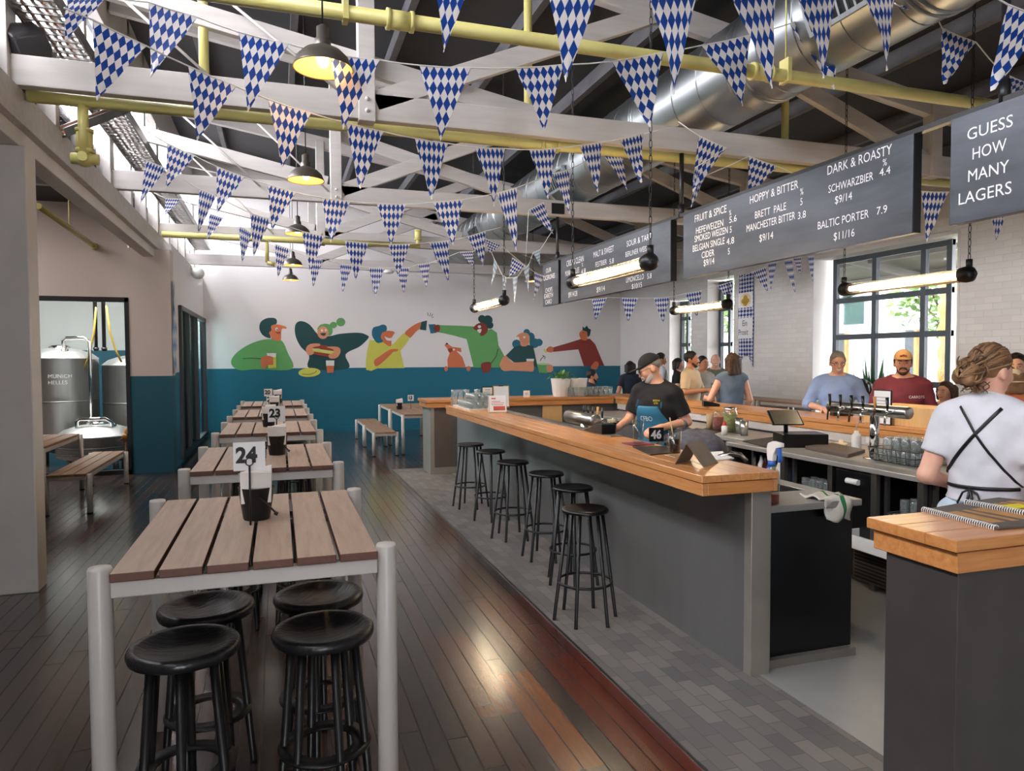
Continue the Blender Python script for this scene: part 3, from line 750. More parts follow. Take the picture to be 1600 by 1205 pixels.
# far back bench
t = thing('steel_bench', 'second steel bench beyond the first, under the far street-side counter', 'workbench', (4.6, 8, .8))
m = MB(); m.box(4.4, 5.95, .84, XC+.03, 10.1, .88); m.build('bench_top', 'bench_steel', t, True, bevel=.004)
m = MB(); m.box(4.45, 5.97, 0, XC, 10.08, .84); m.build('cupboards', 'panel_grey', t, True)
# sink bench on the inner side of the main bar
t = thing('sink_bench', 'steel sink bench with black end panel behind the near end of the bar', 'sink', (2.8, 4.2, 0))
m = MB(); m.box(2.495, 3.19, .862, 3.12, 3.52, .90); m.box(2.495, 3.52, .862, 2.62, 4.1, .90); m.box(3.02, 3.52, .862, 3.12, 4.1, .90); m.box(2.495, 4.1, .862, 3.12, 5.3, .90); m.build('bench_top', 'bench_steel', t, True, bevel=.004)
m = MB(); m.box(2.495, 3.24, 0.0, 3.1, 3.27, .862); m.build('end_panel', 'black_satin', t, True, bevel=.003)
m = MB(); m.box(3.07, 3.27, 0.06, 3.1, 5.3, .862); m.build('front_panel', 'black_satin', t, True)
m = MB(); m.box(2.62, 3.52, .66, 3.02, 3.53, .895); m.box(2.62, 4.09, .66, 3.02, 4.1, .895); m.box(2.62, 3.52, .66, 2.63, 4.1, .895); m.box(3.01, 3.52, .66, 3.02, 4.1, .895); m.box(2.62, 3.52, .65, 3.02, 4.1, .66); m.build('basin', 'tray_steel', t, True)
m = MB(); m.box(2.66, 4.14, .9, 3.08, 4.6, .925)
for i in range(6): m.box(2.7+i*.06, 4.17, .925, 2.72+i*.06, 4.57, .93)
m.build('drainer', 'bench_steel', t, True, bevel=.003)
m = MB(); m.tube([(2.53, 3.72, .9), (2.53, 3.72, 1.06), (2.545, 3.72, 1.1), (2.6, 3.7, 1.12), (2.66, 3.68, 1.11), (2.7, 3.67, 1.07)], .015, n=12); m.build('faucet', 'chrome', t, True)
m = MB(); m.box(2.5, 3.3, .0, 3.07, 3.34, .03) if False else m.box(2.495, 3.2, .0, 3.1, 3.24, .05); m.build('coved_skirting', 'bar_endcap', t, True)
t = thing('drip_bench', 'low steel bench with glass-filled racks behind the middle of the bar', 'workbench', (2.8, 7, 0))
m = MB(); m.box(2.51, 5.32, .82, 2.9, 9.6, .86); m.build('bench_top', 'bench_steel', t, True, bevel=.003)
m = MB(); m.box(2.53, 5.34, 0, 2.86, 9.58, .82); m.build('cupboards', 'black_satin', t, True)

# ---------------------------------------------------------------- glasses
def lathe_obj(name, prof, m, n=18):
    mb = MB(); mb.lathe(prof, n=n); return mb.build(name, m)
G = {}
def proto(key, name, prof, label, group, n=16):
    o = lathe_obj(name, prof, 'drink_glass', n); tag(o, label, 'glass', group); o.location = (0, 0, -50); G[key] = [o, 0]
def place(key, x, y, z, label=None, group=None):
    o, used = G[key]
    c = o if not used else o.copy()
    if used: COL.objects.link(c)
    G[key][1] = 1; c.location = (x, y, z)
    if label: c['label'] = label
    if group: c['group'] = group
    return c
proto('tumbler', 'tumbler', [(.0, .004), (.03, .004), (.034, .006), (.039, .088), (.0365, .088), (.031, .014), (0, .012)], 'small clear tumbler standing on the white tray at the far bar end', 'tumblers on the white tray')
proto('up', 'tumbler', [(.0, .088), (.03, .088), (.034, .085), (.04, 0), (.0375, 0), (.032, .08), (0, .082)], 'upturned clear glass in the wire basket on the steel bench', 'upturned glasses in the wire basket')
proto('schooner', 'beer_glass', [(0, .004), (.028, .004), (.031, .008), (.034, .06), (.041, .15), (.039, .15), (.032, .06), (.028, .018), (0, .016)], 'tall clear beer glass in the crowd of glasses on the far counter', 'beer glasses on the far counter')
proto('carafe', 'carafe', [(0, .004), (.04, .004), (.044, .02), (.042, .12), (.034, .16), (.042, .205), (.040, .205), (.032, .16), (.039, .12), (.041, .02), (0, .012)], 'tall clear water carafe behind the tumblers on the bar', 'carafes at the far bar end')
proto('under', 'tumbler', [(.0, .11), (.03, .11), (.033, .1), (.036, 0), (.034, 0), (.03, .095), (0, .105)], 'upturned glass in the rack below the steel bench', 'glasses under the bench', 12)
proto('rack', 'tumbler', [(.0, .06), (.026, .06), (.03, .055), (.034, 0), (.032, 0), (.028, .05), (0, .055)], 'upturned glass in the rows along the low drip bench', 'glasses on the drip bench', 12)
# white tray and tumblers, carafes
m = MB(); m.box(2.1, 8.0, 1.10, 2.46, 8.85, 1.106); m.box(2.1, 8.0, 1.106, 2.11, 8.85, 1.118); m.box(2.1, 8.0, 1.106, 2.46, 8.01, 1.118); m.box(2.45, 8.0, 1.106, 2.46, 8.85, 1.118); m.box(2.1, 8.84, 1.106, 2.46, 8.85, 1.118)
tag(m.build('glass_tray', 'white_plastic', loc=(2.28, 8.4, 1.1), bevel=.002), 'white tray full of tumblers on the far end of the bar', 'tray')
for i in range(4):
    for j in range(7): place('tumbler', 2.157+i*.083, 8.07+j*.1, 1.1065)
for i in range(3):
    for j in range(4): place('tumbler', 2.2+i*.083, 8.12+j*.1, 1.197, 'small clear tumbler in the upper layer stacked on the white tray', 'stacked upper tumblers')
for k, (x, y) in enumerate([(2.13, 8.9), (2.21, 8.915), (2.29, 8.905), (2.44, 8.92)]): place('carafe', x, y, 1.1)
# glasses on the far right counter
n = 0
for i in range(9):
    for j in range(3):
        x = 4.33+i*.085; y = 10.3+j*.1
        place('schooner', x, y, 1.1)
for i in range(6):
    for j in range(2): place('schooner', 5.1+j*.09, 8.6+i*.1, 1.1, 'tall clear beer glass in the row behind the barman', 'beer glasses behind the barman')
for (y0, y1), zs in zip(racks[1:], ((.365, .585), (.165, .365, .585), (.365,))):
    for z in zs:
        ny = int((y1-y0-.06)/.085)
        for i in range(ny):
            for j in range(2): place('under', bx+.14+j*.09, y0+.07+i*.085, z)
for i in range(2):
    for j in range(15): place('rack', 2.58+i*.08, 6.2+j*.11, .861)
# bottles in the dark rack by the spray bottle
y0, y1 = racks[0]
for i in range(7):
    m = MB(); m.lathe([(0, 0), (.03, 0), (.032, .01), (.032, .13), (.014, .18), (.013, .22), (.0, .222)], n=12)
    tag(m.build('bottle', ('blue_plastic', 'cola', 'white_plastic', 'jar_green')[i % 4], at=(bx+.14, y0+.06+i*(y1-y0-.12)/6, .586)), 'small ' + ('blue', 'dark brown', 'white', 'green')[i % 4]+' bottle in the open rack behind the bar end', 'bottle', 'bottles in the open rack')

# ---------------------------------------------------------------- tap towers
def tap_tower(label, base, axis_y0, axis_y1, z, zb, n, handle_m, dirx=1, cr=.036, dr=.047):
    t = thing('tap_tower', label, 'beer taps', (base[0], base[1], zb))
    x, y = base
    m = MB(); m.cyl((x, y, zb), (x, y, z), cr, n=24); m.cyl((x, y, zb), (x, y, zb+.012), .08, n=24); m.build('column', 'chrome', t, True)
    m = MB(); m.lathe([(0, axis_y0-.006), (dr*.9, axis_y0-.006), (dr, axis_y0), (dr, axis_y1), (dr*.9, axis_y1+.006), (0, axis_y1+.006)], (x, 0, z), n=28, axis='y'); m.build('manifold', 'steel', t, True)
    for i in range(n):
        yy = axis_y0+.1+(axis_y1-axis_y0-.2)*i/(n-1); X = x-dirx*(dr-.003)
        m = MB(); m.cyl((X, yy, z), (X-dirx*.06, yy, z+.005), .012, n=10); m.tube([(X-dirx*.05, yy, z), (X-dirx*.075, yy, z-.03), (X-dirx*.08, yy, z-.1)], .008, n=8); m.ball((X-dirx*.055, yy, z+.005), .016, n=10)
        f = m.build('faucet', 'brass_dark' if i % 2 else 'chrome', t, True)
        m = MB(); m.tube([(X-dirx*.055, yy, z+.015), (X-dirx*.055, yy, z+.05), (X-dirx*.06, yy, z+.115)], [.006, .01, .013], n=10); m.build('handle', handle_m if i != 1 else 'card_brown', f, True)
    return t
# far tower: horizontal drum beside the drip bench
a = PX(915, 660, 2.72)
tap_tower('far chrome tap tower with black handles left of the barman', (2.72, a.y), a.y-.22, a.y+.4, 1.13, .86, 5, 'black_satin', -1, .05, .062)
q = lambda u: PX(u, 640, 4.45).y
tap_tower('near chrome tap tower with black handles on the steel bench', (4.45, q(1367)), q(1420), q(1298), PX(1400, 644, 4.45).z, .9, 6, 'black_satin')
# ================================================================== TABLES AND STOOLS
def bar_table(loc, label):
    t = thing('bar_table', label, 'table', loc, 0, 'high slatted tables in a row')
    L, Wd, H = 1.2, .81, 1.05
    for i in range(6):
        x0 = -Wd/2+i*(Wd+.012)/6; m = MB(); m.box(x0, 0, H-.028, x0+(Wd+.012)/6-.012, L, H)
        m.f and m.m.__setitem__(1, 0)
        m.m = [1]*6; m.m[1] = 0
        m.build('plank', ['plank_top', 'plank_edge'], t, bevel=.003)
    m = MB(); z0, z1 = H-.08, H-.03
    m.box(-Wd/2, .012, z0, Wd/2, .05, z1); m.box(-Wd/2, L-.05, z0, Wd/2, L-.012, z1); m.box(-Wd/2, .05, z0, -Wd/2+.03, L-.05, z1); m.box(Wd/2-.03, .05, z0, Wd/2, L-.05, z1)
    m.build('frame', 'white_powder', t, bevel=.004)
    for sx in (-1, 1):
        for y in (.045, L-.045):
            x = sx*(Wd/2+.034); m = MB(); m.lathe([(0, 0), (.033, 0), (.035, .004), (.035, H+.004), (.032, H+.012), (0, H+.014)], (x, y, 0), n=20)
            m.build('leg', 'white_powder', t)
    return t
TBY = [2.42, 4.5, 6.67, 8.62, 10.6]
names = ['nearest, with the 24 card', 'second from the front, with the 23 card', 'third from the front', 'fourth from the front', 'farthest of the row']
t0 = None
for y, nm in zip(TBY, names):
    lb = 'white framed high table with brown slatted top, '+nm
    if t0 is None: t0 = bar_table((-.095, y, 0), lb)
    else: dup(t0, (-.095, y, 0), 0, lb)
def stool(loc, label, group, rs, H, rt, rb, lr, zring, dish, ring_flat, rot=0, nleg=6):
    t = thing('bar_stool', label, 'stool', loc, rot, group)
    m = MB()
    th = .05 if dish else .03
    prof = [(0, H-th), (rs*.8, H-th), (rs*.97, H-th*.8), (rs, H-.022), (rs*.985, H-.008), (rs*.93, H), (rs*.8, H-.003)]
    prof += [(rs*.7, H-.008-dish*.3), (rs*.45, H-.01-dish*.8), (rs*.2, H-.01-dish), (0, H-.01-dish)] if dish else [(rs*.6, H-.006), (0, H-.008)]
    m.lathe(prof, n=36); m.build('seat', 'black_wood' if dish else 'black_satin', t)
    for i in range(nleg):
        a = 2*math.pi*(i+.5)/nleg; c, s_ = math.cos(a), math.sin(a)
        m = MB(); m.tube([(rb*c, rb*s_, .0), (rb*c, rb*s_, .012), (rt*c, rt*s_, H-th*.9)], [lr*1.1, lr, lr*(1.2 if dish else 1)], n=10); m.build('leg', 'black_metal', t)
    rr = rb+(rt-rb)*zring/H
    m = MB()
    if ring_flat: m.lathe([(rr-.045, zring-.004), (rr+.02, zring-.004), (rr+.02, zring+.004), (rr-.045, zring+.004), (rr-.045, zring-.004)], n=40)
    else: m.tube([(rr*math.cos(k*math.pi/20), rr*math.sin(k*math.pi/20), zring) for k in range(40)], .009, n=8, closed=True)
    m.build('foot_ring', 'black_metal', t); return t
# dished timber stools under the high tables
seats = [(288, 1003), (505, 978), (323, 943), (498, 925)]
ds0 = None; zs = .70
def put_dish(x, y, label, rot=0):
    global ds0
    if ds0 is None: ds0 = stool((x, y, 0), label, 'dished black stools under the high tables', .188, zs,   .115, .17, .0145, .25, .024, True, rot)
    else: dup(ds0, (x, y, 0), rot, label)
for k, (u, v) in enumerate(seats):
    p = PZ(u, v, zs); put_dish(p.x, p.y, 'black dished timber stool under the nearest table, ' + ('front left', 'front right', 'second on the left', 'second on the right')[k], k*.3)
for k, y in enumerate(TBY[1:]):
    for j, (dx, dy) in enumerate([(-.3, .3), (.14, .3), (-.3, .9), (.14, .9)]):
        put_dish(dx, y+dy, 'black dished timber stool under the ' + ('second', 'third', 'fourth', 'farthest')[k]+' table, ' + ('near left', 'near right', 'far left', 'far right')[j], j*.5)
# slim stools along the bar
bs0 = None
for k, (u, v) in enumerate([(914, 797), (895, 763), (853, 741), (801, 723), (767, 706), (735, 695)]):
    p = PZ(u, v, .715); lb = 'slim black steel bar stool along the grey bar front, ' + ('nearest', 'second from the front', 'third from the front', 'fourth from the front', 'fifth from the front', 'farthest')[k]
    if bs0 is None: bs0 = stool((p.x, p.y, 0), lb, 'slim black stools along the bar', .155, .73, .115, .205, .0115, .25, 0, False, .35)
    else: dup(bs0, (p.x, p.y, 0), .35+k*.37, lb)
# low tables and benches
def low_table(name, label, cat, x0, y0, x1, y1, H, n, wood_, mid=True, group=None):
    t = thing(name, label, cat, ((x0+x1)/2, (y0+y1)/2, 0), 0, group)
    w = (x1-x0)/n
    for i in range(n):
        m = MB(); m.box(x0+i*w, y0, H-.028, x0+(i+1)*w-.01, y1, H); m.build('slat', wood_, t, True, bevel=.003)
    m = MB(); m.box(x0, y0+.01, H-.07, x1-.01, y0+.04, H-.029); m.box(x0, y1-.04, H-.07, x1-.01, y1-.01, H-.029); m.box(x0, y0+.04, H-.07, x0+.03, y1-.04, H-.029); m.box(x1-.04, y0+.04, H-.07, x1-.01, y1-.04, H-.029)
    m.build('frame', 'white_powder', t, True, bevel=.003)
    ys_ = [y0+.05, (y0+y1)/2-.06, (y0+y1)/2+.06, y1-.05] if mid else [y0+.05, y1-.05]
    for x in (x0-.02, x1+.012):
        for y in ys_:
            m = MB(); m.cyl((x, y, .012), (x, y, H-.01), .03, n=14); l_ = m.build('leg', 'white_powder', t, True)
            m = MB(); m.cyl((x, y, 0), (x, y, .014), .032, n=14); m.build('foot', 'black_metal', l_, True)
    return t
low_table('dining_table', 'low slatted timber table with white legs before the teal wall', 'table', 2.1, 12.55, 2.98, 15.7, .72, 5, 'bench_wood')
low_table('bench', 'slatted timber bench with white legs beside the far low table', 'bench', 1.58, 12.5, 1.95, 15.5, .425, 2, 'bench_wood')
low_table('dining_table', 'slatted timber table by the brewery glass, mostly behind the left column', 'table', -3.3, 9.0, -2.5, 10.7, .735, 5, 'bench_wood', False)
low_table('bench', 'slatted timber bench with white legs before the brewery glass', 'bench', -2.42, 8.9, -2.03, 11.0, .45, 3, 'bench_wood', False)
low_table('side_cabinet', 'long pale timber shelf table under the white brick wall', 'table', 7.55, 8.6, 8.2, 11.4, 1.0, 4, 'bench_wood')

# ================================================================== NUMBER CARDS AND BUCKETS
def caddy(x, y, z, s, label, lean=0, spoon=True):
    t = thing('napkin_bucket', label, 'bucket', (x, y, z), 0, 'black buckets of napkins')
    m = MB(); m.lathe([(0, 0), (.05, 0), (.053, .006), (.07, .13), (.072, .132), (.067, .132), (.051, .012), (0, .01)], n=24); m.build('bucket', 'black_metal', t)
    m = MB(); 
    for k in range(4): m.prism([(-.058, 0), (.058, 0), (.062, .125+.006*k), (-.06, .13-.004*k)], lambda a, b, tt: (a, tt, b+.07), -.045+k*.024, -.024+k*.024)
    m.build('napkins', 'napkin', t, bevel=.004)
    if spoon:
        m = MB(); m.tube([(.012, -.064, .1), (.04, -.075, .075), (.075, -.085, .035)], .004, n=8); m.tube([(.07, -.085, .037), (.082, -.088, .03)], .008, n=8); m.build('handle', 'black_metal', t)
    return t
def card(x, y, z, txt, w, h, label, rod=.1):
    t = thing('table_number', label, 'sign', (x, y, z), 0, 'table number cards')
    m = MB(); m.box(-w/2, -.001, rod, w/2, .001, rod+h); m.build('card', 'paper', t)
    m = MB(); m.cyl((0, -.006, 0), (0, -.006, rod+h*.18), .004, n=8); r = h*.13
    m.tube([(r*math.cos(k*.3142), -.006, rod+h*.18+r+r*math.sin(k*.3142)) for k in range(20)], .0022, n=6, closed=True); m.build('wire_holder', 'black_metal', t)
    text_mesh('digits', [(txt, -w*.42, rod+h*.3, h*.74, .94)], lambda a, b: (a, -.0025, b), 'ink', t, False, .0035)
    return t
p = PZ(401, 812, 1.05); caddy(p.x, p.y+.02, 1.05, 1, 'black napkin bucket with wire scoop on the nearest table')
q = PZ(396, 768, 1.05+.09); card(p.x-.02, p.y-.09, 1.05, '24', .118, .112, 'white table number card reading 24', .215)
for k, (uc, vc, ucard, vcard, txt, w) in enumerate([(433, 706, 432, 648, '23', .115), (420, 672, 423, 652, '22', .1), (429, 652, 423, 632, '21', .1), (434, 640, 419, 614, '20', .115)]):
    y = TBY[k+1]+(.62 if k < 2 else .55); c = PY(uc, vc, y); caddy(c.x, y, 1.05, 1, 'black napkin bucket on the '+('second', 'third', 'fourth', 'farthest')[k]+' high table', spoon=k == 0)
    c2 = PY(ucard, vcard, y+.11); card(c2.x, y+.11, 1.05, txt, w, .11, 'white table number card reading '+txt, max(.1, c2.z-1.05-.05))
c = PZ(628, 642, .72); caddy(c.x+.02, 13.9, .72, 1, 'black napkin bucket on the low table before the teal wall', spoon=False)
c = PY(642, 622, 13.98); card(c.x, 14.0, .72, '13', .12, .12, 'white table number card on the low table before the teal wall', c.z-.72-.06)

# ================================================================== HANGING MENU BOARDS
XM = 3.57; ZB, ZT = 2.43, 3.01
rail = thing('board_rail', 'black hanging frame on poles that carries the row of menu boards', 'frame', (XM+.03, 6, ZT))
m = MB(); m.box(XM+.0, 1.6, ZT, XM+.05, 9.6, ZT+.03); m.build('top_bar', 'black_metal', rail, True)
for y in (2.77, 5.89, 9.0):
    m = MB(); m.cyl((XM+.025, y, ZT), (XM+.025, y, 3.62), .021, n=12); m.cyl((XM+.025, y, ZT), (XM+.025, y, ZT+.12), .028, n=12); m.build('pole', 'black_metal', rail, True)
    m = MB(); m.box(XM-.08, y-.062, 3.63, XM+.1, y-.05, 3.77); m.build('bracket', 'black_metal', rail, True)
def board(y0, y1, z0, z1, lines, label):
    t = thing('menu_board', label, 'sign', (XM, (y0+y1)/2, z0), 0, 'hanging menu boards')
    m = MB(); m.box(XM-.012, y0, z0, XM-.002, y1, z1); m.build('face', 'slate', t, True, bevel=.002)
    m = MB(); m.box(XM-.002, y0+.004, z0+.004, XM+.058, y1-.004, z1-.002); m.build('case', 'black_satin', t, True)
    # text runs towards the camera (decreasing y); lines: text, start y, z, size, squeeze
    for ln in lines: text_mesh('lettering', [ln], lambda a, b: (XM-.0135, -a, b), 'board_letter', t)
    return t
def L(txt, u, v, hpx, sq=.8, u1=None):
    """line of board text starting at the given picture point, letter height in pixels there"""
    P = PX(u, v, XM-.0135); D = (P-Vector((0, 0, EYE))).dot(cF)
    size = hpx*D/FPX/.70
    if u1:
        Q = PX(u1, v, XM-.0135); want = abs(Q.y-P.y)
        cu = bpy.data.curves.new('w', 'FONT'); cu.body = txt; cu.size = size; o = bpy.data.objects.new('w', cu); COL.objects.link(o)
        dg = bpy.context.evaluated_depsgraph_get(); dg.update(); wd = max(v_.co.x for v_ in o.evaluated_get(dg).to_mesh().vertices)
        bpy.data.objects.remove(o); bpy.data.curves.remove(cu); sq = want/wd
    return (txt, -P.y, P.z, size, sq)
yb_ = lambda u: PX(u, 300, XM-.012).y
board(yb_(1048), yb_(876), ZB, ZT, [L('CRISP & CLEAN', 885, 417, 9, u1=912), L('%', 909, 417, 6), L('MUNICH HELLES', 883, 432, 8, u1=905), L('4.8', 908, 429, 8, u1=915), L('$9/14/28', 888, 465, 8, u1=902),
      L('MALT & SWEET', 927, 403, 9, u1=959), L('FESTBIER', 930, 418, 8, u1=948), L('5.8', 952, 413, 8, u1=959), L('$9/14', 932, 457, 8, u1=945),
      L('SOUR & TART', 979, 386, 9, u1=1018), L('BERLINER WEISSE', 977, 402, 8, u1=1015), L('LIMONCELLO', 978, 442, 8, u1=1006), L('5.8', 1011, 436, 8, u1=1018), L('$10/15', 987, 452, 8, u1=1003)],
      'grey menu board lettered CRISP & CLEAN, MALT & SWEET, SOUR & TART')
board(yb_(1426), yb_(1068), ZB, ZT, [L('FRUIT & SPICE', 1085, 348, 11, u1=1135), L('%', 1139, 337, 8), L('HEFEWEIZEN', 1087, 366, 10, u1=1130), L('5.6', 1139, 349, 10, u1=1151), L('SMOKED WEIZEN', 1085, 379, 10, u1=1137), L('5', 1140, 364, 10), L('BELGIAN SINGLE', 1082, 394, 10, u1=1132), L('4.8', 1135, 383, 10, u1=1147), L('CIDER', 1096, 404, 10, u1=1116), L('5', 1137, 398, 10), L('$9/14', 1099, 416, 10, u1=1116),
      L('HOPPY & BITTER', 1171, 319, 12, u1=1247), L('%', 1250, 305, 10), L('BRETT  PALE', 1179, 342, 11, u1=1228), L('5', 1250, 321, 11), L('MANCHESTER BITTER', 1166, 363, 11, u1=1242), L('3.8', 1246, 343, 11, u1=1259), L('$9/14', 1186, 378, 11, u1=1208),
      L('DARK & ROASTY', 1292, 274, 14, u1=1393), L('%', 1379, 260, 11), L('SCHWARZBIER', 1294, 302, 12, u1=1364), L('4.4', 1374, 276, 12, u1=1391), L('$9/14', 1304, 319, 12, u1=1331), L('BALTIC PORTER', 1277, 359, 12, u1=1357), L('7.9', 1369, 336, 12, u1=1386), L('$11/16', 1302, 376, 12, u1=1335)],
      'grey menu board lettered FRUIT & SPICE, HOPPY & BITTER, DARK & ROASTY')
board(1.75, yb_(1484), ZB, ZT, [L('GUESS', 1510, 220, 18, u1=1582), L('HOW', 1518, 250, 18, u1=1572), L('MANY', 1511, 285, 18, u1=1576), L('LAGERS', 1496, 321, 18, u1=1580)], 'grey menu board reading GUESS HOW MANY LAGERS')
board(yb_(872), yb_(848), ZB, ZT, [L('OUR', 853, 427, 7, u1=861), L('CICERONES', 849, 439, 7, u1=867), L('CHOPS', 852, 458, 7, u1=863), L('GARETH', 850, 467, 7, u1=864), L('CARO', 852, 476, 7, u1=862)], 'smallest grey board lettered OUR CICERONES, at the far end of the row')

# ================================================================== CAGED TUBE LAMPS ON CHAINS
def chain(mb, a, b):
    a = Vector(a); b = Vector(b); n = max(2, int((b-a).length/.055)); d = (b-a)/n
    for i in range(n):
        c = a+d*(i+.5); h = d.length*.62
        for sgn in (0,):
            ax = Vector((1, 0, 0)) if i % 2 else Vector((0, 1, 0)); u = d.normalized(); pts = []
            for k in range(10):
                t = 2*math.pi*k/10; pts.append(c+ax*(.011*math.cos(t))+u*(h*math.sin(t)))
            mb.tube(pts, .0032, n=5, closed=True)
def tube_lamp(label, x, y0, y1, z):
    t = thing('tube_lamp', label, 'lamp', (x, (y0+y1)/2, z), 0, 'tube lamps on chains')
    m = MB(); m.cyl((x, y0+.06, z), (x, y1-.06, z), .026, n=16); m.build('glowing_tube', 'tube_glow', t, True)
    m = MB(); m.cyl((x, y0+.05, z), (x, y1-.05, z), .05, n=20); m.build('glass_sleeve', 'drink_glass', t, True)
    m = MB()
    for dx, dz in ((-.035, -.05), (.035, -.05), (0, .058)): m.cyl((x+dx, y0+.03, z+dz), (x+dx, y1-.03, z+dz), .005, n=6)
    m.build('cage_rod', 'brass_dark', t, True) if False else None
    for dx, dz in ((-.035, -.05), (.035, -.05)):
        m = MB(); m.cyl((x+dx, y0+.03, z+dz), (x+dx, y1-.03, z+dz), .005, n=6); m.build('cage_rod', 'brass_dark', t, True)
    for y, s in ((y0, 1), (y1, -1)):
        m = MB(); m.lathe([(0, y-.05*s), (.03, y-.05*s), (.062, y-.02*s), (.066, y+.02*s), (.06, y+.07*s), (.05, y+.08*s), (0, y+.08*s)], (x, 0, z), n=20, axis='y'); m.cyl((x, y, z+.05), (x, y, z+.12), .025, n=10)
        m.cyl((x, y-.06*s, z), (x, y-.04*s, z), .02, n=8); m.build('end_cap', 'black_metal', t, True)
        m = MB(); chain(m, (x, y, z+.11), (x, y, roof_z(x)-.05)); m.build('chain', 'black_metal', t, True)
    l = bpy.data.lights.new('tube_light', 'AREA'); l.shape = 'RECTANGLE'; l.size = .06; l.size_y = abs(y1-y0)-.16; l.energy = 4; l.color = (1, .84, .62)
    o = bpy.data.objects.new('tube_light', l); COL.objects.link(o); o.location = (x, (y0+y1)/2, z-.055)
xa, xb = 2.6, 5.3
fa = lambda u, v, x: PX(u, v, x)
tube_lamp('caged tube lamp glowing before the CRISP & CLEAN board', xa, fa(1016, 412, xa).y, fa(895, 440, xa).y, 2.405)
tube_lamp('small far tube lamp glowing above the far bar corner', xa, fa(788, 469, xa).y, fa(741, 482, xa).y, 2.405)
tube_lamp('caged tube lamp glowing before the large street window', xb, fa(1514, 430, xb).y, fa(1319, 452, xb).y, 2.365)
tube_lamp('caged tube lamp glowing before the narrow street windows', xb, fa(1138, 478, xb).y, fa(1053, 487, xb).y, 2.365)
# ================================================================== MURAL
for n_, c_ in dict(mu_green='#66a862', mu_dark='#17484a', mu_orange='#d6764c', mu_peach='#dd9672', mu_yellow='#d5d25c', mu_teal='#1c6a82', mu_brown='#8a3426', mu_red='#8e352f', mu_white='#e8e6e2', mu_bun='#9c3b2b', mu_pale='#bcd99a', mu_line='#233c3a', mu_navy='#173f4c').items(): mat(n_, c_, .65, var=.03)
C1 = lambda x, y: (340+.2*x, 470+.2*y)
C2 = lambda x, y: (640+.2*x, 470+.2*y)
mural = thing('mural', 'painted mural of cartoon drinkers leaning on the teal dado of the far wall', 'mural', (2.5, YF, 1.5))
def oval(cx, cy, rx, ry=None, a=0, n=20):
    ry = ry or rx; return [(cx+rx*math.cos(2*math.pi*k/n)*math.cos(a)-ry*math.sin(2*math.pi*k/n)*math.sin(a), cy+rx*math.cos(2*math.pi*k/n)*math.sin(a)+ry*math.sin(2*math.pi*k/n)*math.cos(a)) for k in range(n)]
def stroke(pts, w):
    L_, R_ = [], []
    for i, p in enumerate(pts):
        a = pts[max(0, i-1)]; b = pts[min(len(pts)-1, i+1)]; dx, dy = b[0]-a[0], b[1]-a[1]; l = math.hypot(dx, dy)
        L_.append((p[0]-dy/l*w, p[1]+dx/l*w)); R_.append((p[0]+dy/l*w, p[1]-dx/l*w))
    return L_+R_[::-1]
def figure(name, C, shapes):
    mb = MB(); mats = []
    for k, (m_, pts, sm) in enumerate(shapes):
        if m_ not in mats: mats.append(m_)
        pl = spline(pts, 5) if sm == 1 else pts
        fn = lambda a, b, t: tuple((lambda P: (P.x, YF-t, P.z))(PY(*C(a, b), YF)))
        mb.prism(pl, fn, .0005, .002+.0016*k, mats.index(m_))
    return mb.build(name, mats, mural, True)
figure('painted_drinker', C1, [('mu_green', [(105, 470), (150, 405), (240, 345), (340, 308), (420, 300), (500, 312), (545, 400), (580, 534), (300, 535), (190, 545), (125, 520)], 1),
 ('mu_orange', [(412, 200), (450, 185), (500, 192), (536, 206), (534, 219), (500, 224), (495, 300), (480, 312), (425, 303), (420, 280), (400, 262)], 1),
 ('mu_dark', [(326, 215), (338, 165), (385, 137), (440, 135), (462, 152), (458, 182), (420, 196), (420, 232), (402, 250), (415, 290), (378, 285), (345, 260)], 1),
 ('mu_yellow', [(388, 440), (456, 440), (458, 522), (396, 528)], 0), ('mu_white', [(384, 410), (457, 410), (456, 440), (388, 440)], 0),
 ('mu_orange', [(340, 455), (380, 430), (432, 440), (434, 468), (432, 500), (390, 502), (370, 526), (345, 520)], 1), ('mu_line', stroke([(200, 453), (260, 447), (338, 452)], 2), 0), ('mu_white', oval(462, 222, 11, 13), 0), ('mu_line', oval(465, 226, 5), 0), ('mu_line', stroke([(455, 245), (470, 252), (490, 244)], 2), 0)])
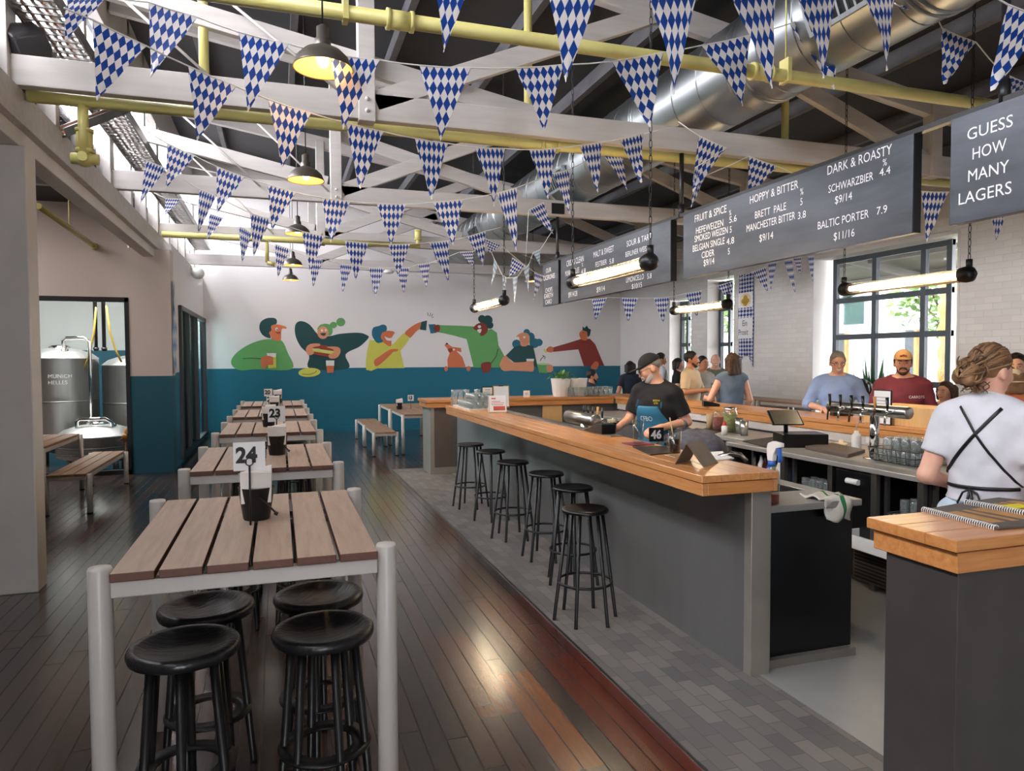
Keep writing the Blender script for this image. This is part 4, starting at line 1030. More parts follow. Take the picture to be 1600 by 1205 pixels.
figure('painted_drinker', C1, [('mu_dark', [(603, 215), (618, 172), (660, 160), (720, 188), (795, 272), (880, 275), (960, 258), (1100, 250), (1165, 268), (1178, 292), (1110, 358), (1000, 420), (1018, 530), (722, 530), (715, 430), (650, 360), (612, 285)], 1),
 ('mu_green', oval(905, 190, 28, 25), 0), ('mu_green', oval(962, 167, 35, 33), 0), ('mu_green', [(780, 230), (800, 190), (850, 180), (890, 198), (898, 245), (878, 272), (830, 260)], 1), ('mu_peach', oval(823, 250, 44, 49), 0), ('mu_line', [(803, 255), (845, 252), (838, 272), (815, 272)], 1), ('mu_white', oval(815, 232, 8, 10), 0), ('mu_white', oval(845, 230, 8, 10), 0),
 ('mu_bun', [(728, 362), (795, 345), (905, 368), (912, 400), (900, 436), (860, 437), (740, 412)], 1), ('mu_yellow', [(718, 368), (912, 394), (906, 420), (722, 392)], 0), ('mu_pale', stroke([(735, 378), (790, 380), (830, 395), (890, 400)], 6), 0),
 ('mu_peach', [(690, 375), (720, 340), (790, 335), (798, 352), (742, 368), (752, 410), (720, 426), (700, 415)], 1), ('mu_peach', [(852, 362), (940, 362), (960, 400), (930, 446), (878, 450), (868, 425), (905, 405), (900, 380)], 1),
 ('mu_orange', [(848, 508), (910, 508), (904, 560), (858, 564)], 0), ('mu_white', [(846, 467), (911, 467), (910, 508), (848, 508)], 0), ('mu_yellow', oval(717, 560, 86, 35, -.06), 0), ('mu_line', stroke([(660, 574), (720, 576), (760, 562), (774, 545)], 2), 0)])
figure('painted_drinker', C1, [('mu_orange', [(1462, 252), (1530, 192), (1600, 163), (1628, 180), (1618, 200), (1560, 232), (1500, 292)], 1), ('mu_yellow', [(1158, 480), (1168, 390), (1190, 305), (1290, 320), (1370, 340), (1450, 253), (1502, 288), (1475, 335), (1428, 392), (1460, 526), (1250, 528), (1200, 548), (1160, 540)], 0),
 ('mu_orange', [(1278, 250), (1330, 235), (1382, 246), (1360, 290), (1352, 356), (1300, 330), (1270, 290)], 1), ('mu_teal', [(1205, 262), (1215, 212), (1260, 197), (1290, 186), (1318, 198), (1318, 235), (1284, 252), (1276, 290), (1294, 318), (1250, 330), (1222, 302)], 1), ('mu_white', [(1305, 280), (1335, 292), (1368, 290), (1358, 312), (1322, 308)], 1),
 ('mu_orange', [(1222, 470), (1270, 430), (1345, 382), (1405, 378), (1402, 394), (1372, 400), (1340, 432), (1245, 512)], 1), ('mu_dark', [(1593, 165), (1636, 154), (1628, 232), (1580, 226)], 0)])
figure('painted_drinker', C2, [('mu_green', [(228, 190), (400, 196), (510, 202), (560, 245), (640, 220), (682, 250), (695, 350), (745, 440), (745, 522), (500, 522), (445, 300), (330, 268), (228, 246)], 0), ('mu_brown', [(498, 212), (530, 180), (580, 170), (612, 198), (602, 250), (560, 276), (540, 242), (510, 226)], 1),
 ('mu_dark', oval(565, 142, 30), 0), ('mu_dark', oval(610, 152, 38), 0), ('mu_dark', oval(627, 192, 27), 0), ('mu_white', oval(545, 203, 13, 11), 0), ('mu_white', [(528, 228), (560, 222), (552, 252), (538, 246)], 1), ('mu_teal', [(148, 185), (200, 183), (208, 250), (165, 256)], 0), ('mu_brown', [(188, 198), (232, 190), (230, 240), (200, 238)], 1), ('mu_brown', [(558, 500), (590, 480), (636, 486), (626, 548), (600, 562), (572, 556)], 1), ('mu_line', stroke([(690, 375), (678, 430), (640, 485), (592, 488)], 2), 0)])
figure('painted_dog', C2, [('mu_orange', [(298, 520), (295, 460), (312, 412), (298, 378), (272, 348), (290, 330), (332, 360), (402, 370), (405, 402), (365, 392), (412, 440), (440, 522)], 0), ('mu_orange', oval(285, 531, 14, 20), 0), ('mu_orange', oval(460, 530, 16, 20), 0), ('mu_line', oval(291, 336, 9, 7), 0), ('mu_bun', [(298, 378), (330, 372), (334, 392), (312, 404)], 1), ('mu_white', oval(345, 382, 8), 0)])
figure('painted_drinker', C2, [('mu_teal', oval(915, 246, 25), 0), ('mu_teal', oval(940, 285, 38), 0), ('mu_teal', oval(975, 332, 38), 0), ('mu_teal', oval(1010, 326, 29), 0), ('mu_teal', oval(835, 338, 34), 0), ('mu_dark', [(750, 430), (820, 360), (900, 340), (965, 355), (985, 450), (1000, 520), (900, 500), (815, 482)], 0), ('mu_peach', [(834, 278), (880, 250), (925, 260), (938, 310), (915, 352), (870, 352), (860, 308)], 1), ('mu_white', oval(895, 285, 9, 8), 0), ('mu_white', [(838, 280), (856, 290), (852, 302), (842, 298)], 1),
 ('mu_peach', [(705, 510), (718, 462), (752, 430), (800, 478), (880, 480), (958, 478), (966, 548), (918, 552), (800, 546), (735, 548)], 1), ('mu_peach', [(913, 472), (968, 472), (962, 552), (918, 552)], 0), ('mu_white', [(911, 454), (971, 454), (968, 472), (913, 472)], 0)])
figure('painted_bowl', C2, [('mu_green', [(995, 490), (1090, 495), (1078, 566), (1012, 562)], 0), ('mu_pale', oval(1045, 494, 50, 8), 0), ('mu_peach', [(1072, 505), (1112, 503), (1120, 540), (1100, 558), (1075, 552)], 1), ('mu_line', stroke([(1020, 470), (1030, 450), (1045, 440), (1040, 425)], 2.5), 0), ('mu_line', stroke([(1052, 455), (1060, 440), (1045, 430)], 2.5), 0), ('mu_yellow', stroke([(1050, 375), (1060, 400), (1075, 402)], 5), 0)])
figure('painted_drinker', C2, [('mu_red', [(1120, 365), (1240, 330), (1335, 300), (1410, 298), (1450, 340), (1520, 508), (1362, 512), (1318, 380), (1220, 390), (1120, 400)], 0), ('mu_orange', [(1065, 385), (1092, 358), (1122, 366), (1118, 400), (1085, 402)], 1), ('mu_orange', [(1338, 238), (1365, 226), (1392, 240), (1386, 285), (1380, 310), (1342, 302), (1325, 262)], 1), ('mu_dark', [(1350, 230), (1352, 200), (1366, 214), (1384, 195), (1396, 216), (1416, 225), (1408, 270), (1392, 286), (1386, 242)], 0), ('mu_orange', [(1415, 520), (1450, 475), (1476, 490), (1464, 530), (1440, 534)], 1), ('mu_line', oval(1356, 248, 4), 0)])
figure('painted_clink', C2, [('mu_line', stroke(p, 2), 0) for p in ([(140, 92), (146, 120)], [(165, 95), (158, 122)], [(188, 128), (172, 132)], [(180, 105), (170, 124)])])

# ================================================================== BUNTING
def pennant_mesh(par, A, B, T, mt, curl):
    mb = MB(); nv, ns = 8, 4; V = []; UV = []
    nrm = (B-A).cross(T-A).normalized()
    for i in range(nv+1):
        v = i/nv
        for j in range(ns+1):
            s = j/ns; P = (A.lerp(B, s)).lerp(T, v)
            P = P+nrm*(curl*math.sin(3.3*v+2*s)*v*.5+.006*math.sin(5*s+9*v))
            V.append(P); UV.append((s*(1-v)+.5*v, 1-v))
    F = [(i*(ns+1)+j, i*(ns+1)+j+1, (i+1)*(ns+1)+j+1, (i+1)*(ns+1)+j) for i in range(nv) for j in range(ns)]
    mb.add(V, F, 0, True, UV)
    o = mb.build('pennant', mt, par, True); return o
def bunting(label, pens, ya, yb, ends=(), mt='lozenge', sag=.0):
    """pens: picture points (tl, tr, tip); depth runs from ya at the first pennant to yb at the last"""
    us = [p[0][0] for p in pens]; u0, u1 = us[0], pens[-1][1][0]
    dep = lambda u: ya+(yb-ya)*max(-.6, min(1.6, (u-u0)/((u1-u0) or 1)))
    pts = []; tri = []
    for tl, tr, tip in pens:
        A = PY(*tl, dep(tl[0])); B = PY(*tr, dep(tr[0])); T = PY(*tip, (dep(tl[0])+dep(tr[0]))/2+random.uniform(-.03, .03))
        pts += [A, B]; tri.append((A, B, T))
    pre = [PY(u, v, dep(u) if y is None else y) for u, v, y in ends if u <= u0]; post = [PY(u, v, dep(u) if y is None else y) for u, v, y in ends if u > u0]
    t = thing('bunting', label, 'bunting', pts[0], 0, 'blue and white lozenge bunting')
    full = []
    for a, b in zip((pre+pts+post)[:-1], (pre+pts+post)[1:]): full += [a, (a+b)/2-Vector((0, 0, (b-a).length*.012))]
    full.append((pre+pts+post)[-1])
    m = MB(); m.tube(full, .0045, n=5); m.build('cord', 'white_plastic', t, True)
    for A, B, T in tri: pennant_mesh(t, A, B, T, mt, random.uniform(-.05, .05))
    return t
bunting('bunting strung highest and nearest, its pennant tips showing at the top edge', [((668, -70), (752, -68), (695, 79)), ((853, -35), (945, -38), (884, 128)), ((1012, -14), (1090, -18), (1056, 146)), ((1140, -12), (1212, -22), (1207, 138)), ((1246, -10), (1306, -18), (1290, 121)), ((1350, -14), (1397, -16), (1389, 109))], 3.1, 3.3, [(560, -110, None), (1470, -40, None)])
bunting('bunting of big pennants crossing in front of the second truss and the long yellow pipe', [((104, -5), (168, -4), (101, 60)), ((232, 3), (309, 27), (236, 122)), ((373, 50), (452, 69), (387, 174)), ((516, 84), (594, 94), (536, 202)), ((655, 102), (736, 106), (689, 220)), ((805, 106), (881, 101), (851, 206)), ((956, 96), (1036, 82), (1015, 199)), ((1096, 71), (1172, 55), (1162, 165)), ((1234, 37), (1310, 15), (1303, 140))], 4.3, 4.4, [(50, -30, None), (1400, -20, None)])
bunting('bunting running from the top left corner to the silver duct under the second truss', [((145, 31), (229, 72), (151, 157)), ((294, 103), (369, 135), (308, 221)), ((419, 155), (486, 177), (441, 265)), ((541, 192), (599, 206), (562, 295)), ((648, 216), (700, 224), (674, 312)), ((742, 230), (789, 232), (773, 322)), ((827, 234), (869, 232), (856, 311)), ((906, 227), (941, 222), (934, 301)), ((969, 217), (1005, 209), (1001, 286))], 4.0, 5.7, [(100, 12, None), (1060, 196, 5.75)])
bunting('bunting across the third truss, turning up towards the duct on the right', [((261, 224), (305, 244), (259, 295)), ((338, 260), (382, 277), (339, 334)), ((418, 288), (463, 301), (424, 361)), ((502, 309), (548, 315), (517, 380)), ((588, 318), (635, 319), (611, 383)), ((676, 316), (724, 312), (708, 384)), ((776, 302), (808, 293), (807, 393)), ((864, 271), (890, 265), (890, 335)), ((941, 238), (972, 237), (980, 297))], 6.9, 6.4, [(230, 205, None), (1000, 224, 5.75)])
bunting('bunting hung behind the third truss row, from the left cable tray to the tangle', [((228, 250), (260, 263), (219, 318)), ((311, 295), (338, 306), (309, 366)), ((391, 333), (423, 343), (396, 402)), ((471, 361), (507, 369), (485, 425)), ((538, 376), (576, 380), (556, 439)), ((607, 382), (641, 381), (622, 432)), ((670, 379), (701, 376), (702, 443)), ((730, 370), (759, 361), (756, 417))], 8.0, 8.4, [(200, 235, None), (783, 355, 8.4)])
bunting('farthest and smallest bunting hung across before the mural wall', [((258, 310), (283, 311), (257, 338)), ((327, 334), (349, 341), (323, 377)), ((373, 353), (394, 364), (378, 411)), ((429, 381), (453, 389), (434, 434)), ((483, 403), (505, 405), (489, 450)), ((531, 412), (551, 414), (535, 459)), ((576, 418), (600, 419), (587, 463)), ((618, 418), (640, 418), (631, 460)), ((653, 413), (672, 411), (667, 452)), ((718, 394), (739, 393), (740, 418))], 10.0, 9.6, [(235, 298, None), (770, 380, 9.6)])
bunting('loose tangled end of bunting drooping beside the smallest menu board', [((759, 373), (783, 384), (764, 396)), ((835, 425), (850, 431), (834, 469))], 8.3, 8.9, [])
bunting('pale striped bunting looping down from the truss beside the small far tube lamp', [((772, 403), (778, 415), (768, 445)), ((785, 430), (792, 434), (787, 465)), ((801, 434), (809, 432), (804, 474)), ((818, 420), (827, 412), (826, 456)), ((833, 395), (844, 390), (844, 416)), ], 8.6, 8.4, [(764, 385, None), (864, 359, 8.4)], 'lozenge_pale')
bunting('pair of crossed pennants left of the smallest menu board', [((800, 403), (821, 416), (795, 434)), ((826, 328), (850, 316), (864, 366))], 8.3, 8.2, [])
bunting('bunting passing under the menu boards to the narrow street windows', [((925, 468), (949, 465), (930, 501)), ((971, 465), (997, 466), (981, 504)), ((1021, 466), (1047, 464), (1036, 505)), ((1070, 459), (1097, 454), (1089, 496)), ((1120, 447), (1146, 439), (1142, 471)), ((1175, 425), (1197, 417), (1200, 457)), ((1200, 411), (1214, 409), (1204, 455)), ((1224, 406), (1238, 404), (1243, 461)), ((1239, 403), (1252, 402), (1251, 431)), ((1262, 401), (1272, 400), (1270, 443))], 12.2, 9.7, [(860, 470, None), (1282, 396, 9.8)])
bunting('bunting dropping from the truss behind the middle menu board', [((1092, 212), (1135, 231), (1082, 300)), ((1086, 262), (1103, 274), (1080, 324)), ((1170, 244), (1215, 260), (1168, 310)), ], 5.7, 5.7, [(1060, 190, 5.72), (1262, 280, None)])
bunting('bunting at the top right corner in front of the black pole', [((1407, 10), (1450, -2), (1430, 24)), ((1472, 44), (1525, 66), (1474, 132)), ((1564, 112), (1610, 132), (1562, 165))], 3.6, 4.0, [(1398, 5, None), (1640, 150, None)])
bunting('largest pennant at the right edge above the GUESS HOW MANY LAGERS board', [((1575, 7), (1640, 30), (1547, 143))], 2.6, 2.6, [(1550, -8, None)])
bunting('bunting seen between and below the two nearest menu boards', [((1440, 299), (1482, 300), (1448, 378)), ((1540, 318), (1578, 316), (1558, 380))], 5.6, 5.5, [(1400, 300, None), (1640, 312, None)])

# ================================================================== BANNERS
xbn = XB-.012
A = PX(1155, 432, xbn); B = PX(1177, 575, xbn)
bn = thing('wall_banner', 'long blue and white lozenge banner reading Ein Prosit on the white brick', 'banner', (xbn, (A.y+B.y)/2, B.z))
y0, y1 = B.y, A.y; z1, z0 = A.z+.03, B.z
mb = MB(); V = []; UV = []
for i in range(25):
    v = i/24
    for j in range(7):
        s = j/6; zz = z1+(z0-z1)*v
        if v > .88: zz = z1+(z0-z1)*(v-(v-.88)*1.6*(1-abs(2*s-1)))
        V.append((xbn-.004-.01*math.sin(9*v+4*s), y0+(y1-y0)*s, zz)); UV.append((s, v))
mb.add(V, [(i*7+j, i*7+j+1, (i+1)*7+j+1, (i+1)*7+j) for i in range(24) for j in range(6)], 0, True, UV); mb.build('cloth', 'lozenge_banner', bn, True)
def onb(a, b): return (xbn-.022, y1-(y1-y0)*a, z1+(z0-z1)*b)
m = MB(); m.prism([(0.02, .2), (.98, .2), (.98, .36), (.02, .36)], lambda a, b, t: (xbn-.015-t, y1-(y1-y0)*a, z1+(z0-z1)*b), 0, .004); m.prism([(0.02, .47), (.98, .47), (.98, .69), (.02, .69)], lambda a, b, t: (xbn-.015-t, y1-(y1-y0)*a, z1+(z0-z1)*b), 0, .004); m.build('white_panel', 'paper', bn, True)
m = MB(); m.prism(oval(.5, .28, .38, .07), lambda a, b, t: (xbn-.019-t, y1-(y1-y0)*a, z1+(z0-z1)*b), 0, .003); m.build('gold_wreath', 'cream', bn, True)
m = MB()
for a, b, r in ((.5, .255, .14), (.36, .29, .13), (.64, .29, .13), (.5, .315, .15)): m.prism(oval(a, b, r, r*.2), lambda a, b, t: (xbn-.022-t, y1-(y1-y0)*a, z1+(z0-z1)*b), 0, .003)
m.build('gold_crest', 'gold', bn, True)
H_ = z1-z0; W_ = y1-y0
text_mesh('lettering', [('Ein', W_*.3, -H_*.555, .16, .8), ('Prosit', W_*.04, -H_*.65, .16, .78)], lambda a, b: (xbn-.021, y1-a, z1+b), 'ink', bn)
A = PX(276, 425, -1.5); mb = MB(); V = []; 
for i in range(20):
    v = i/19
    for j in range(5): V.append((-1.505+.02*math.sin(7*v+j), YL+.03+j*.06, 2.9-1.4*v))
mb.add(V, [(i*5+j, i*5+j+1, (i+1)*5+j+1, (i+1)*5+j) for i in range(19) for j in range(4)], 0, True, [((k % 5)/4, (k//5)/19) for k in range(100)])
tag(mb.build('wall_banner', 'lozenge_pale', loc=(-1.5, YL+.15, 1.5)), 'narrow pale banner hanging on the side of the two-tone left pier', 'banner')

# ================================================================== BREWERY TANKS
def tank(label, x, y, r, ztop, zb, legs=True):
    t = thing('brewing_tank', label, 'tank', (x, y, 0), 0, 'steel brewing tanks')
    m = MB(); m.lathe([(0, zb-.25), (r*.5, zb-.12), (r, zb), (r, ztop), (r*1.012, ztop), (r*1.012, ztop+.02), (r*.98, ztop+.03), (r*.82, ztop+.1), (r*.5, ztop+.16), (r*.2, ztop+.19), (0, ztop+.195)], n=48); m.build('vessel', 'tank_steel', t)
    for z in (zb+.05, (zb+ztop)/2):
        m = MB(); m.lathe([(r, z-.01), (r+.008, z-.006), (r+.008, z+.006), (r, z+.01)], n=48); m.build('band', 'tray_steel', t)
    for k in range(4 if legs else 0):
        a = math.pi/4+k*math.pi/2; m = MB(); m.cyl((r*.8*math.cos(a), r*.8*math.sin(a), 0), (r*.8*math.cos(a), r*.8*math.sin(a), zb), .04, n=10); m.build('leg', 'steel', t)
    m = MB(); m.lathe([(.16, ztop+.12), (.16, ztop+.2), (.12, ztop+.23), (0, ztop+.235)], n=20); m.build('manway', 'chrome', t)
    return t
t = tank('left steel brewing tank with faint lettering behind the lobby glass', -3.45, 13.6, .56, 1.72, .35)
ty = 13.6; 
m = MB(); a0 = PY(97, 548, 13.2); m.tube([(-3.3, 13.3, 1.75), (-3.3, 13.2, 2.02), (-3.24, 13.18, 2.06), (-2.98, 13.12, 2.06), (-2.9, 13.1, 2.0), (-2.9, 13.08, .5)], .028, n=12); m.ball((-3.3, 13.3, 1.86), .06, n=10); m.build('side_pipe', 'chrome', t, True)
text_mesh('lettering', [('MUNICH', -.2, 1.42, .085, 1), ('HELLES', -.2, 1.32, .085, 1)], lambda a, b: (-3.45+.563*math.sin(a/.56+.3), 13.6-.563*math.cos(a/.56+.3), b), 'paper', t)
m = MB(); m.ball((-2.93, 13.05, .72), .05, n=10); m.cyl((-2.93, 13.05, .66), (-2.93, 12.95, .6), .025, n=8); m.build('valve', 'chrome', t, True)
tank('right steel brewing tank behind the lobby glass', -2.35, 13.8, .52, 1.6, .35)
t = tank('low wide steel vessel in front of the two tall brewing tanks', -2.72, 12.62, .56, .52, .22)
m = MB(); m.tube([(-2.95, 12.45, .5), (-2.95, 12.42, .76), (-2.9, 12.4, .8), (-2.55, 12.4, .8), (-2.47, 12.42, .74), (-2.47, 12.5, .6)], .026, n=12); m.ball((-2.47, 12.5, .68), .05, n=10); m.build('lid_pipe', 'chrome', t, True)
o = MB(); o.cyl((0, 0, -.1), (0, 0, .1), .022, n=10); o.ball((0, 0, -.02), .05, n=10); o.tube([(.0, 0, -.03), (.1, 0, -.06)], .018, n=8); o.tube([(.0, 0, -.03), (-.1, -.02, -.07)], .018, n=8)
c = PY(196, 680, 12.25); o.cyl((0, 0, -.1), (0, 0, -c.z), .012, n=8); tag(o.build('tank_valve', 'amber', at=c), 'amber valve fitting beside the low steel vessel', 'valve')
for k, (u, y) in enumerate([(150, 13.3), (163, 13.3)]):
    c = PY(u, 545, y); m = MB(); m.cyl((0, 0, 0), (0, 0, 4-c.z), .03, n=10); m.cyl((0, 0, -.04), (0, 0, .02), .045, n=10); 
    tag(m.build('drop_pipe', 'black_metal', at=c), 'black drop pipe above the brewing tanks, '+('left', 'right')[k]+' of the pair', 'pipe', 'drop pipes above the tanks')
    pts = [PY(a, b, y-.05) for a, b in (((150, 480), (147, 520), (138, 560), (128, 582)), ((166, 478), (172, 520), (182, 550), (190, 566)))[k]]
    m = MB(); m.tube(pts, .016, n=8); tag(m.build('hose', 'hose_yellow', loc=pts[0]), 'yellow hose looping down to the '+('left', 'right')[k]+' brewing tank', 'hose')

# ================================================================== THINGS ON THE BAR
Z = 1.10
c = PZ(777, 644, Z); t = thing('menu_stand', 'cardboard A-frame drinks card standing on the far part of the bar', 'menu', (c.x, c.y, Z), math.radians(-12))
m = MB(); m.prism([(-.1, 0), (.085, 0), (0, .18)], lambda a, b, tt: (tt, a, b), -.1, .1); m.build('stand', 'kraft', t, bevel=.002)
m = MB(); m.prism([(-.104, .012), (-.103, .012), (-.012, .186), (-.013, .186)], lambda a, b, tt: (tt, a, b), -.095, .095); f = m.build('card', 'paper', t)
m = MB()
for f0, f1, x0, x1 in ((.08, .34, -.05, .08), (.42, .45, -.07, .06), (.52, .55, -.07, .07), (.62, .65, -.07, .03), (.78, .86, -.07, -.02)): m.prism([(0, 0), (1, 0), (1, 1), (0, 1)], lambda a, b, tt: (x0+(x1-x0)*a, -.1065+.092*(f0+(f1-f0)*b)-tt, .012+.174*(f0+(f1-f0)*b)), 0, .001)
m.build('printed_lines', 'orange_red', t)
m = MB(); m.box(-.105, -.125, 0, .105, -.095, .012); m.build('ledge', 'kraft', t)
c = PZ(790, 640, Z); t = thing('clipboard', 'grey clipboard with bulldog clip leaning behind the A-frame card', 'clipboard', (c.x+.03, c.y+.25, Z), math.radians(-8))
m = MB(); m.prism([(.0, 0), (.006, 0), (.06, .27), (.054, .27)], lambda a, b, tt: (tt, a, b), -.1, .1); m.build('board', 'card_brown', t)
m = MB(); m.prism([(-.003, .02), (-.001, .02), (.05, .262), (.048, .262)], lambda a, b, tt: (tt, a, b), -.09, .09); m.build('sheet', 'paper', t)
m = MB(); m.cyl((-.03, .05, .27), (.03, .05, .27), .008, n=10); m.build('clip', 'black_metal', t)
c = PZ(765, 634, Z); t = thing('framed_notice', 'small black framed notice standing beside the carafes', 'sign', (c.x, c.y+.1, Z))
m = MB(); m.box(-.075, 0, 0, .075, .012, .24); m.build('frame', 'black_satin', t, bevel=.002); m = MB(); m.box(-.064, -.002, .012, .064, .001, .228); m.build('notice', 'paper', t)
m = MB(); m.box(-.03, -.003, .195, .04, -.0015, .203); m.box(-.045, -.003, .17, .045, -.0015, .175); m.build('printed_lines', 'grey_ink', t)
for k, (u, v) in enumerate([(782, 620), (833, 622)]):
    c = PZ(u, v, Z); t = thing('table_number', 'small white number card on the far bar return, '+('behind the A-frame card', 'left of the planters')[k], 'sign', (c.x, 10.5, Z)); m = MB(); m.box(-.05, -.012, 0, .05, .012, .1); m.build('card', 'paper', t, bevel=.002); text_mesh('digits', [('45', -.035, .03, .06, 1)], lambda a, b: (a, -.0135, b), 'grey_ink', t, False)
# planters
def planter(u, label, full):
    c = PZ(u, 620, Z); t = thing('planter', label, 'plant', (c.x, 10.42, Z), 0, 'white planters on the bar return')
    m = MB(); pr = [(0, 0), (.115, 0), (.12, .01), (.155, .27), (.16, .285), (.15, .285), (.145, .26), (0, .255)]
    n = 48; V = []
    for r, z in pr:
        for k in range(n):
            rr = r*(1+(.03 if k % 4 < 2 else 0)*(r > .1 and .005 < z < .27)); a = 2*math.pi*k/n; V.append((rr*math.cos(a), rr*math.sin(a), z))
    m.add(V, [(i*n+k, i*n+(k+1) % n, (i+1)*n+(k+1) % n, (i+1)*n+k) for i in range(len(pr)-1) for k in range(n)], 0, True); m.build('pot', 'white_ceramic', t)
    m = MB(); m.lathe([(0, .262), (.144, .258)], n=20); m.build('soil', 'soil', t)
    rnd = random.Random(u)
    m = MB()
    for k in range(60 if full else 14):
        a = rnd.uniform(0, 6.28); r0 = rnd.uniform(.02, .12); ln = rnd.uniform(.05, .12) if full else .05; up = rnd.uniform(.2, 1)
        b = Vector((r0*math.cos(a), r0*math.sin(a), .26+(rnd.uniform(0, .07) if full else 0))); d = Vector((math.cos(a)*(1.1-up), math.sin(a)*(1.1-up), up)).normalized(); sd = d.cross(Vector((0, 0, 1))).normalized()*.022
        if full and rnd.random() < .25: d.z = -.5; b += Vector((math.cos(a)*.09, math.sin(a)*.09, .03))
        m.add([b, b+d*ln*.5+sd, b+d*ln, b+d*ln*.5-sd], [(0, 1, 2, 3)])
    tag(m.build('leaves', 'leaf', t), kind='stuff'); return t
planter(878, 'white fluted planter with a trailing green plant on the bar return', True)
planter(909, 'white fluted planter with bare low growth on the bar return', False)
# pints, mats and cards in front of the barman
c = PZ(1001, 694, Z); m = MB(); m.box(-.085, -.085, 0, .085, .085, .006); tag(m.build('coaster', 'maroon', at=(c.x-.02, c.y, Z), bevel=.003), 'maroon bar mat under the empty tall glass', 'coaster')
m = MB(); m.lathe([(0, .003), (.03, .003), (.033, .01), (.041, .165), (.039, .165), (.031, .03), (0, .026)], n=24); tag(m.build('beer_glass', 'clear_glass', at=(c.x-.02, c.y, Z+.006)), 'empty tall glass on the maroon mat before the barman', 'glass')
P = [PZ(u, v, Z) for u, v in ((988, 699), (1040, 698), (1058, 708), (1016, 712))]; ce = sum(P, Vector())/4
m = MB(); m.prism([(p.x-ce.x, p.y-ce.y) for p in P], lambda a, b, t: (a, b, t), 0, .006); tag(m.build('menu_folder', 'black_satin', at=ce, bevel=.002), 'flat black menu folder on the bar beside the cola', 'menu')
c = PZ(1057, 713, Z); t = thing('cola_glass', 'tall glass of iced cola with a straw on the bar', 'drink', (c.x, c.y+.02, Z))
m = MB(); m.lathe([(0, .003), (.034, .003), (.036, .01), (.041, .155), (.039, .155), (.034, .02), (0, .016)], n=24); m.build('glass', 'clear_glass', t)
m = MB(); m.lathe([(0, .018), (.033, .018), (.0365, .1), (0, .1)], n=24); m.build('cola', 'cola', t)
m = MB(); m.cyl((.01, 0, .02), (-.03, .01, .235), .004, n=8); m.build('straw', 'kraft', t)
for k in range(3):
    m = MB(); m.box(-.013, -.013, -.013, .013, .013, .013, M=Matrix.Translation(((-.012, .014, .004)[k], (.01, -.012, .0)[k], .1+.012*k)) @ Matrix.Rotation(.6*k+.3, 4, 'X')); m.build('ice_cube', 'drink_glass', t, bevel=.003)
m = MB(); m.box(-.06, -.06, 0, .06, .06, .003); tag(m.build('coaster', 'paper', at=(c.x, c.y+.02, Z-.0031), bevel=.001), 'white paper coaster under the iced cola', 'coaster')
c = PZ(1026, 690, Z); t = thing('table_number', 'black number card reading 46 below the barman apron', 'sign', (c.x, c.y, Z)); m = MB(); m.box(-.058, 0, 0, .058, .012, .1); m.build('card', 'black_satin', t, bevel=.002); text_mesh('digits', [('46', -.046, .022, .084, 1)], lambda a, b: (a, -.0015, b), 'paper', t, False, .003)
c = PZ(1090, 725, Z); t = thing('tablet', 'tablet propped on a folded taupe cover at the near end of the bar', 'tablet', (c.x, c.y, Z), math.radians(-146)); t.scale = (.82, .82, .82)
m = MB(); m.prism([(-.10, 0), (-.094, 0), (.03, .15), (.024, .155)], lambda a, b, tt: (tt, -a, b), -.125, .125); m.build('cover', 'leather', t, bevel=.002)
m = MB(); m.prism([(.027, .148), (.03, .15), (.115, .004), (.108, 0)], lambda a, b, tt: (tt, -a, b), -.12, .12); m.build('stand_flap', 'leather', t, bevel=.002)
m = MB(); m.prism([(-.088, .008), (-.09, .012), (.018, .148), (.02, .144)], lambda a, b, tt: (tt, -a-.008, b), -.115, .115); m.build('screen', 'steel', t)
for k, pq in enumerate([((1094, 708), (1130, 706), (1128, 712), (1098, 716)), ((1102, 718), (1132, 712), (1147, 717), (1108, 722))]):
    P = [PZ(u, v, Z) for u, v in pq]; ce = sum(P, Vector())/4
    m = MB(); m.prism([(p.x-ce.x, p.y-ce.y) for p in P], lambda a, b, t: (a, b, t), 0, .004+.003*k); tag(m.build('paper_sheet', 'paper', at=ce), ('white sheet of paper behind the tablet', 'white open booklet at the near end of the bar')[k], 'paper')
# grey bag and chequered cloth behind the counter
m = MB(); rnd = random.Random(3)
def blob(mb, c, r, n=24, amp=.14, seed=1, mi=0):
    rr = random.Random(seed); ph = [rr.uniform(0, 6) for _ in range(6)]; h = n//2; V = []
    for i in range(h+1):
        a = math.pi*i/h
        for k in range(n):
            t = 2*math.pi*k/n; f = 1+amp*(math.sin(3*t+ph[0])*math.sin(2*a+ph[1])+.6*math.sin(5*t+ph[2]+4*a))
            V.append((c[0]+r[0]*f*math.sin(a)*math.cos(t), c[1]+r[1]*f*math.sin(a)*math.sin(t), c[2]+r[2]*f*math.cos(a)))
    mb.add(V, [(i*n+k, (i+1)*n+k, (i+1)*n+(k+1) % n, i*n+(k+1) % n) for i in range(h) for k in range(n)], mi, True)
c = PX(1088, 690, 2.86); blob(m, (0, 0, .14), (.2, .26, .14), amp=.07); tag(m.build('bag', 'grey_cloth', at=(2.86, c.y, .902)), 'slumped dark grey bag behind the near bar counter', 'bag')
m = MB(); V = []; 
for i in range(13):
    for j in range(13):
        a, b = (i/12-.5)*2, (j/12-.5)*2; V.append((a*.19, b*.17, .255-.1*(a*a+b*b)**.9+.012*math.sin(9*a+5*b)))
m.add(V, [(i*13+j, i*13+j+1, (i+1)*13+j+1, (i+1)*13+j) for i in range(12) for j in range(12)], 0, True, [(i/12, j/12) for i in range(13) for j in range(13)])
mm = bpy.data.materials.new('checker_cloth'); mm.use_nodes = True; tt_ = NT(mm); MATS['checker_cloth'] = mm
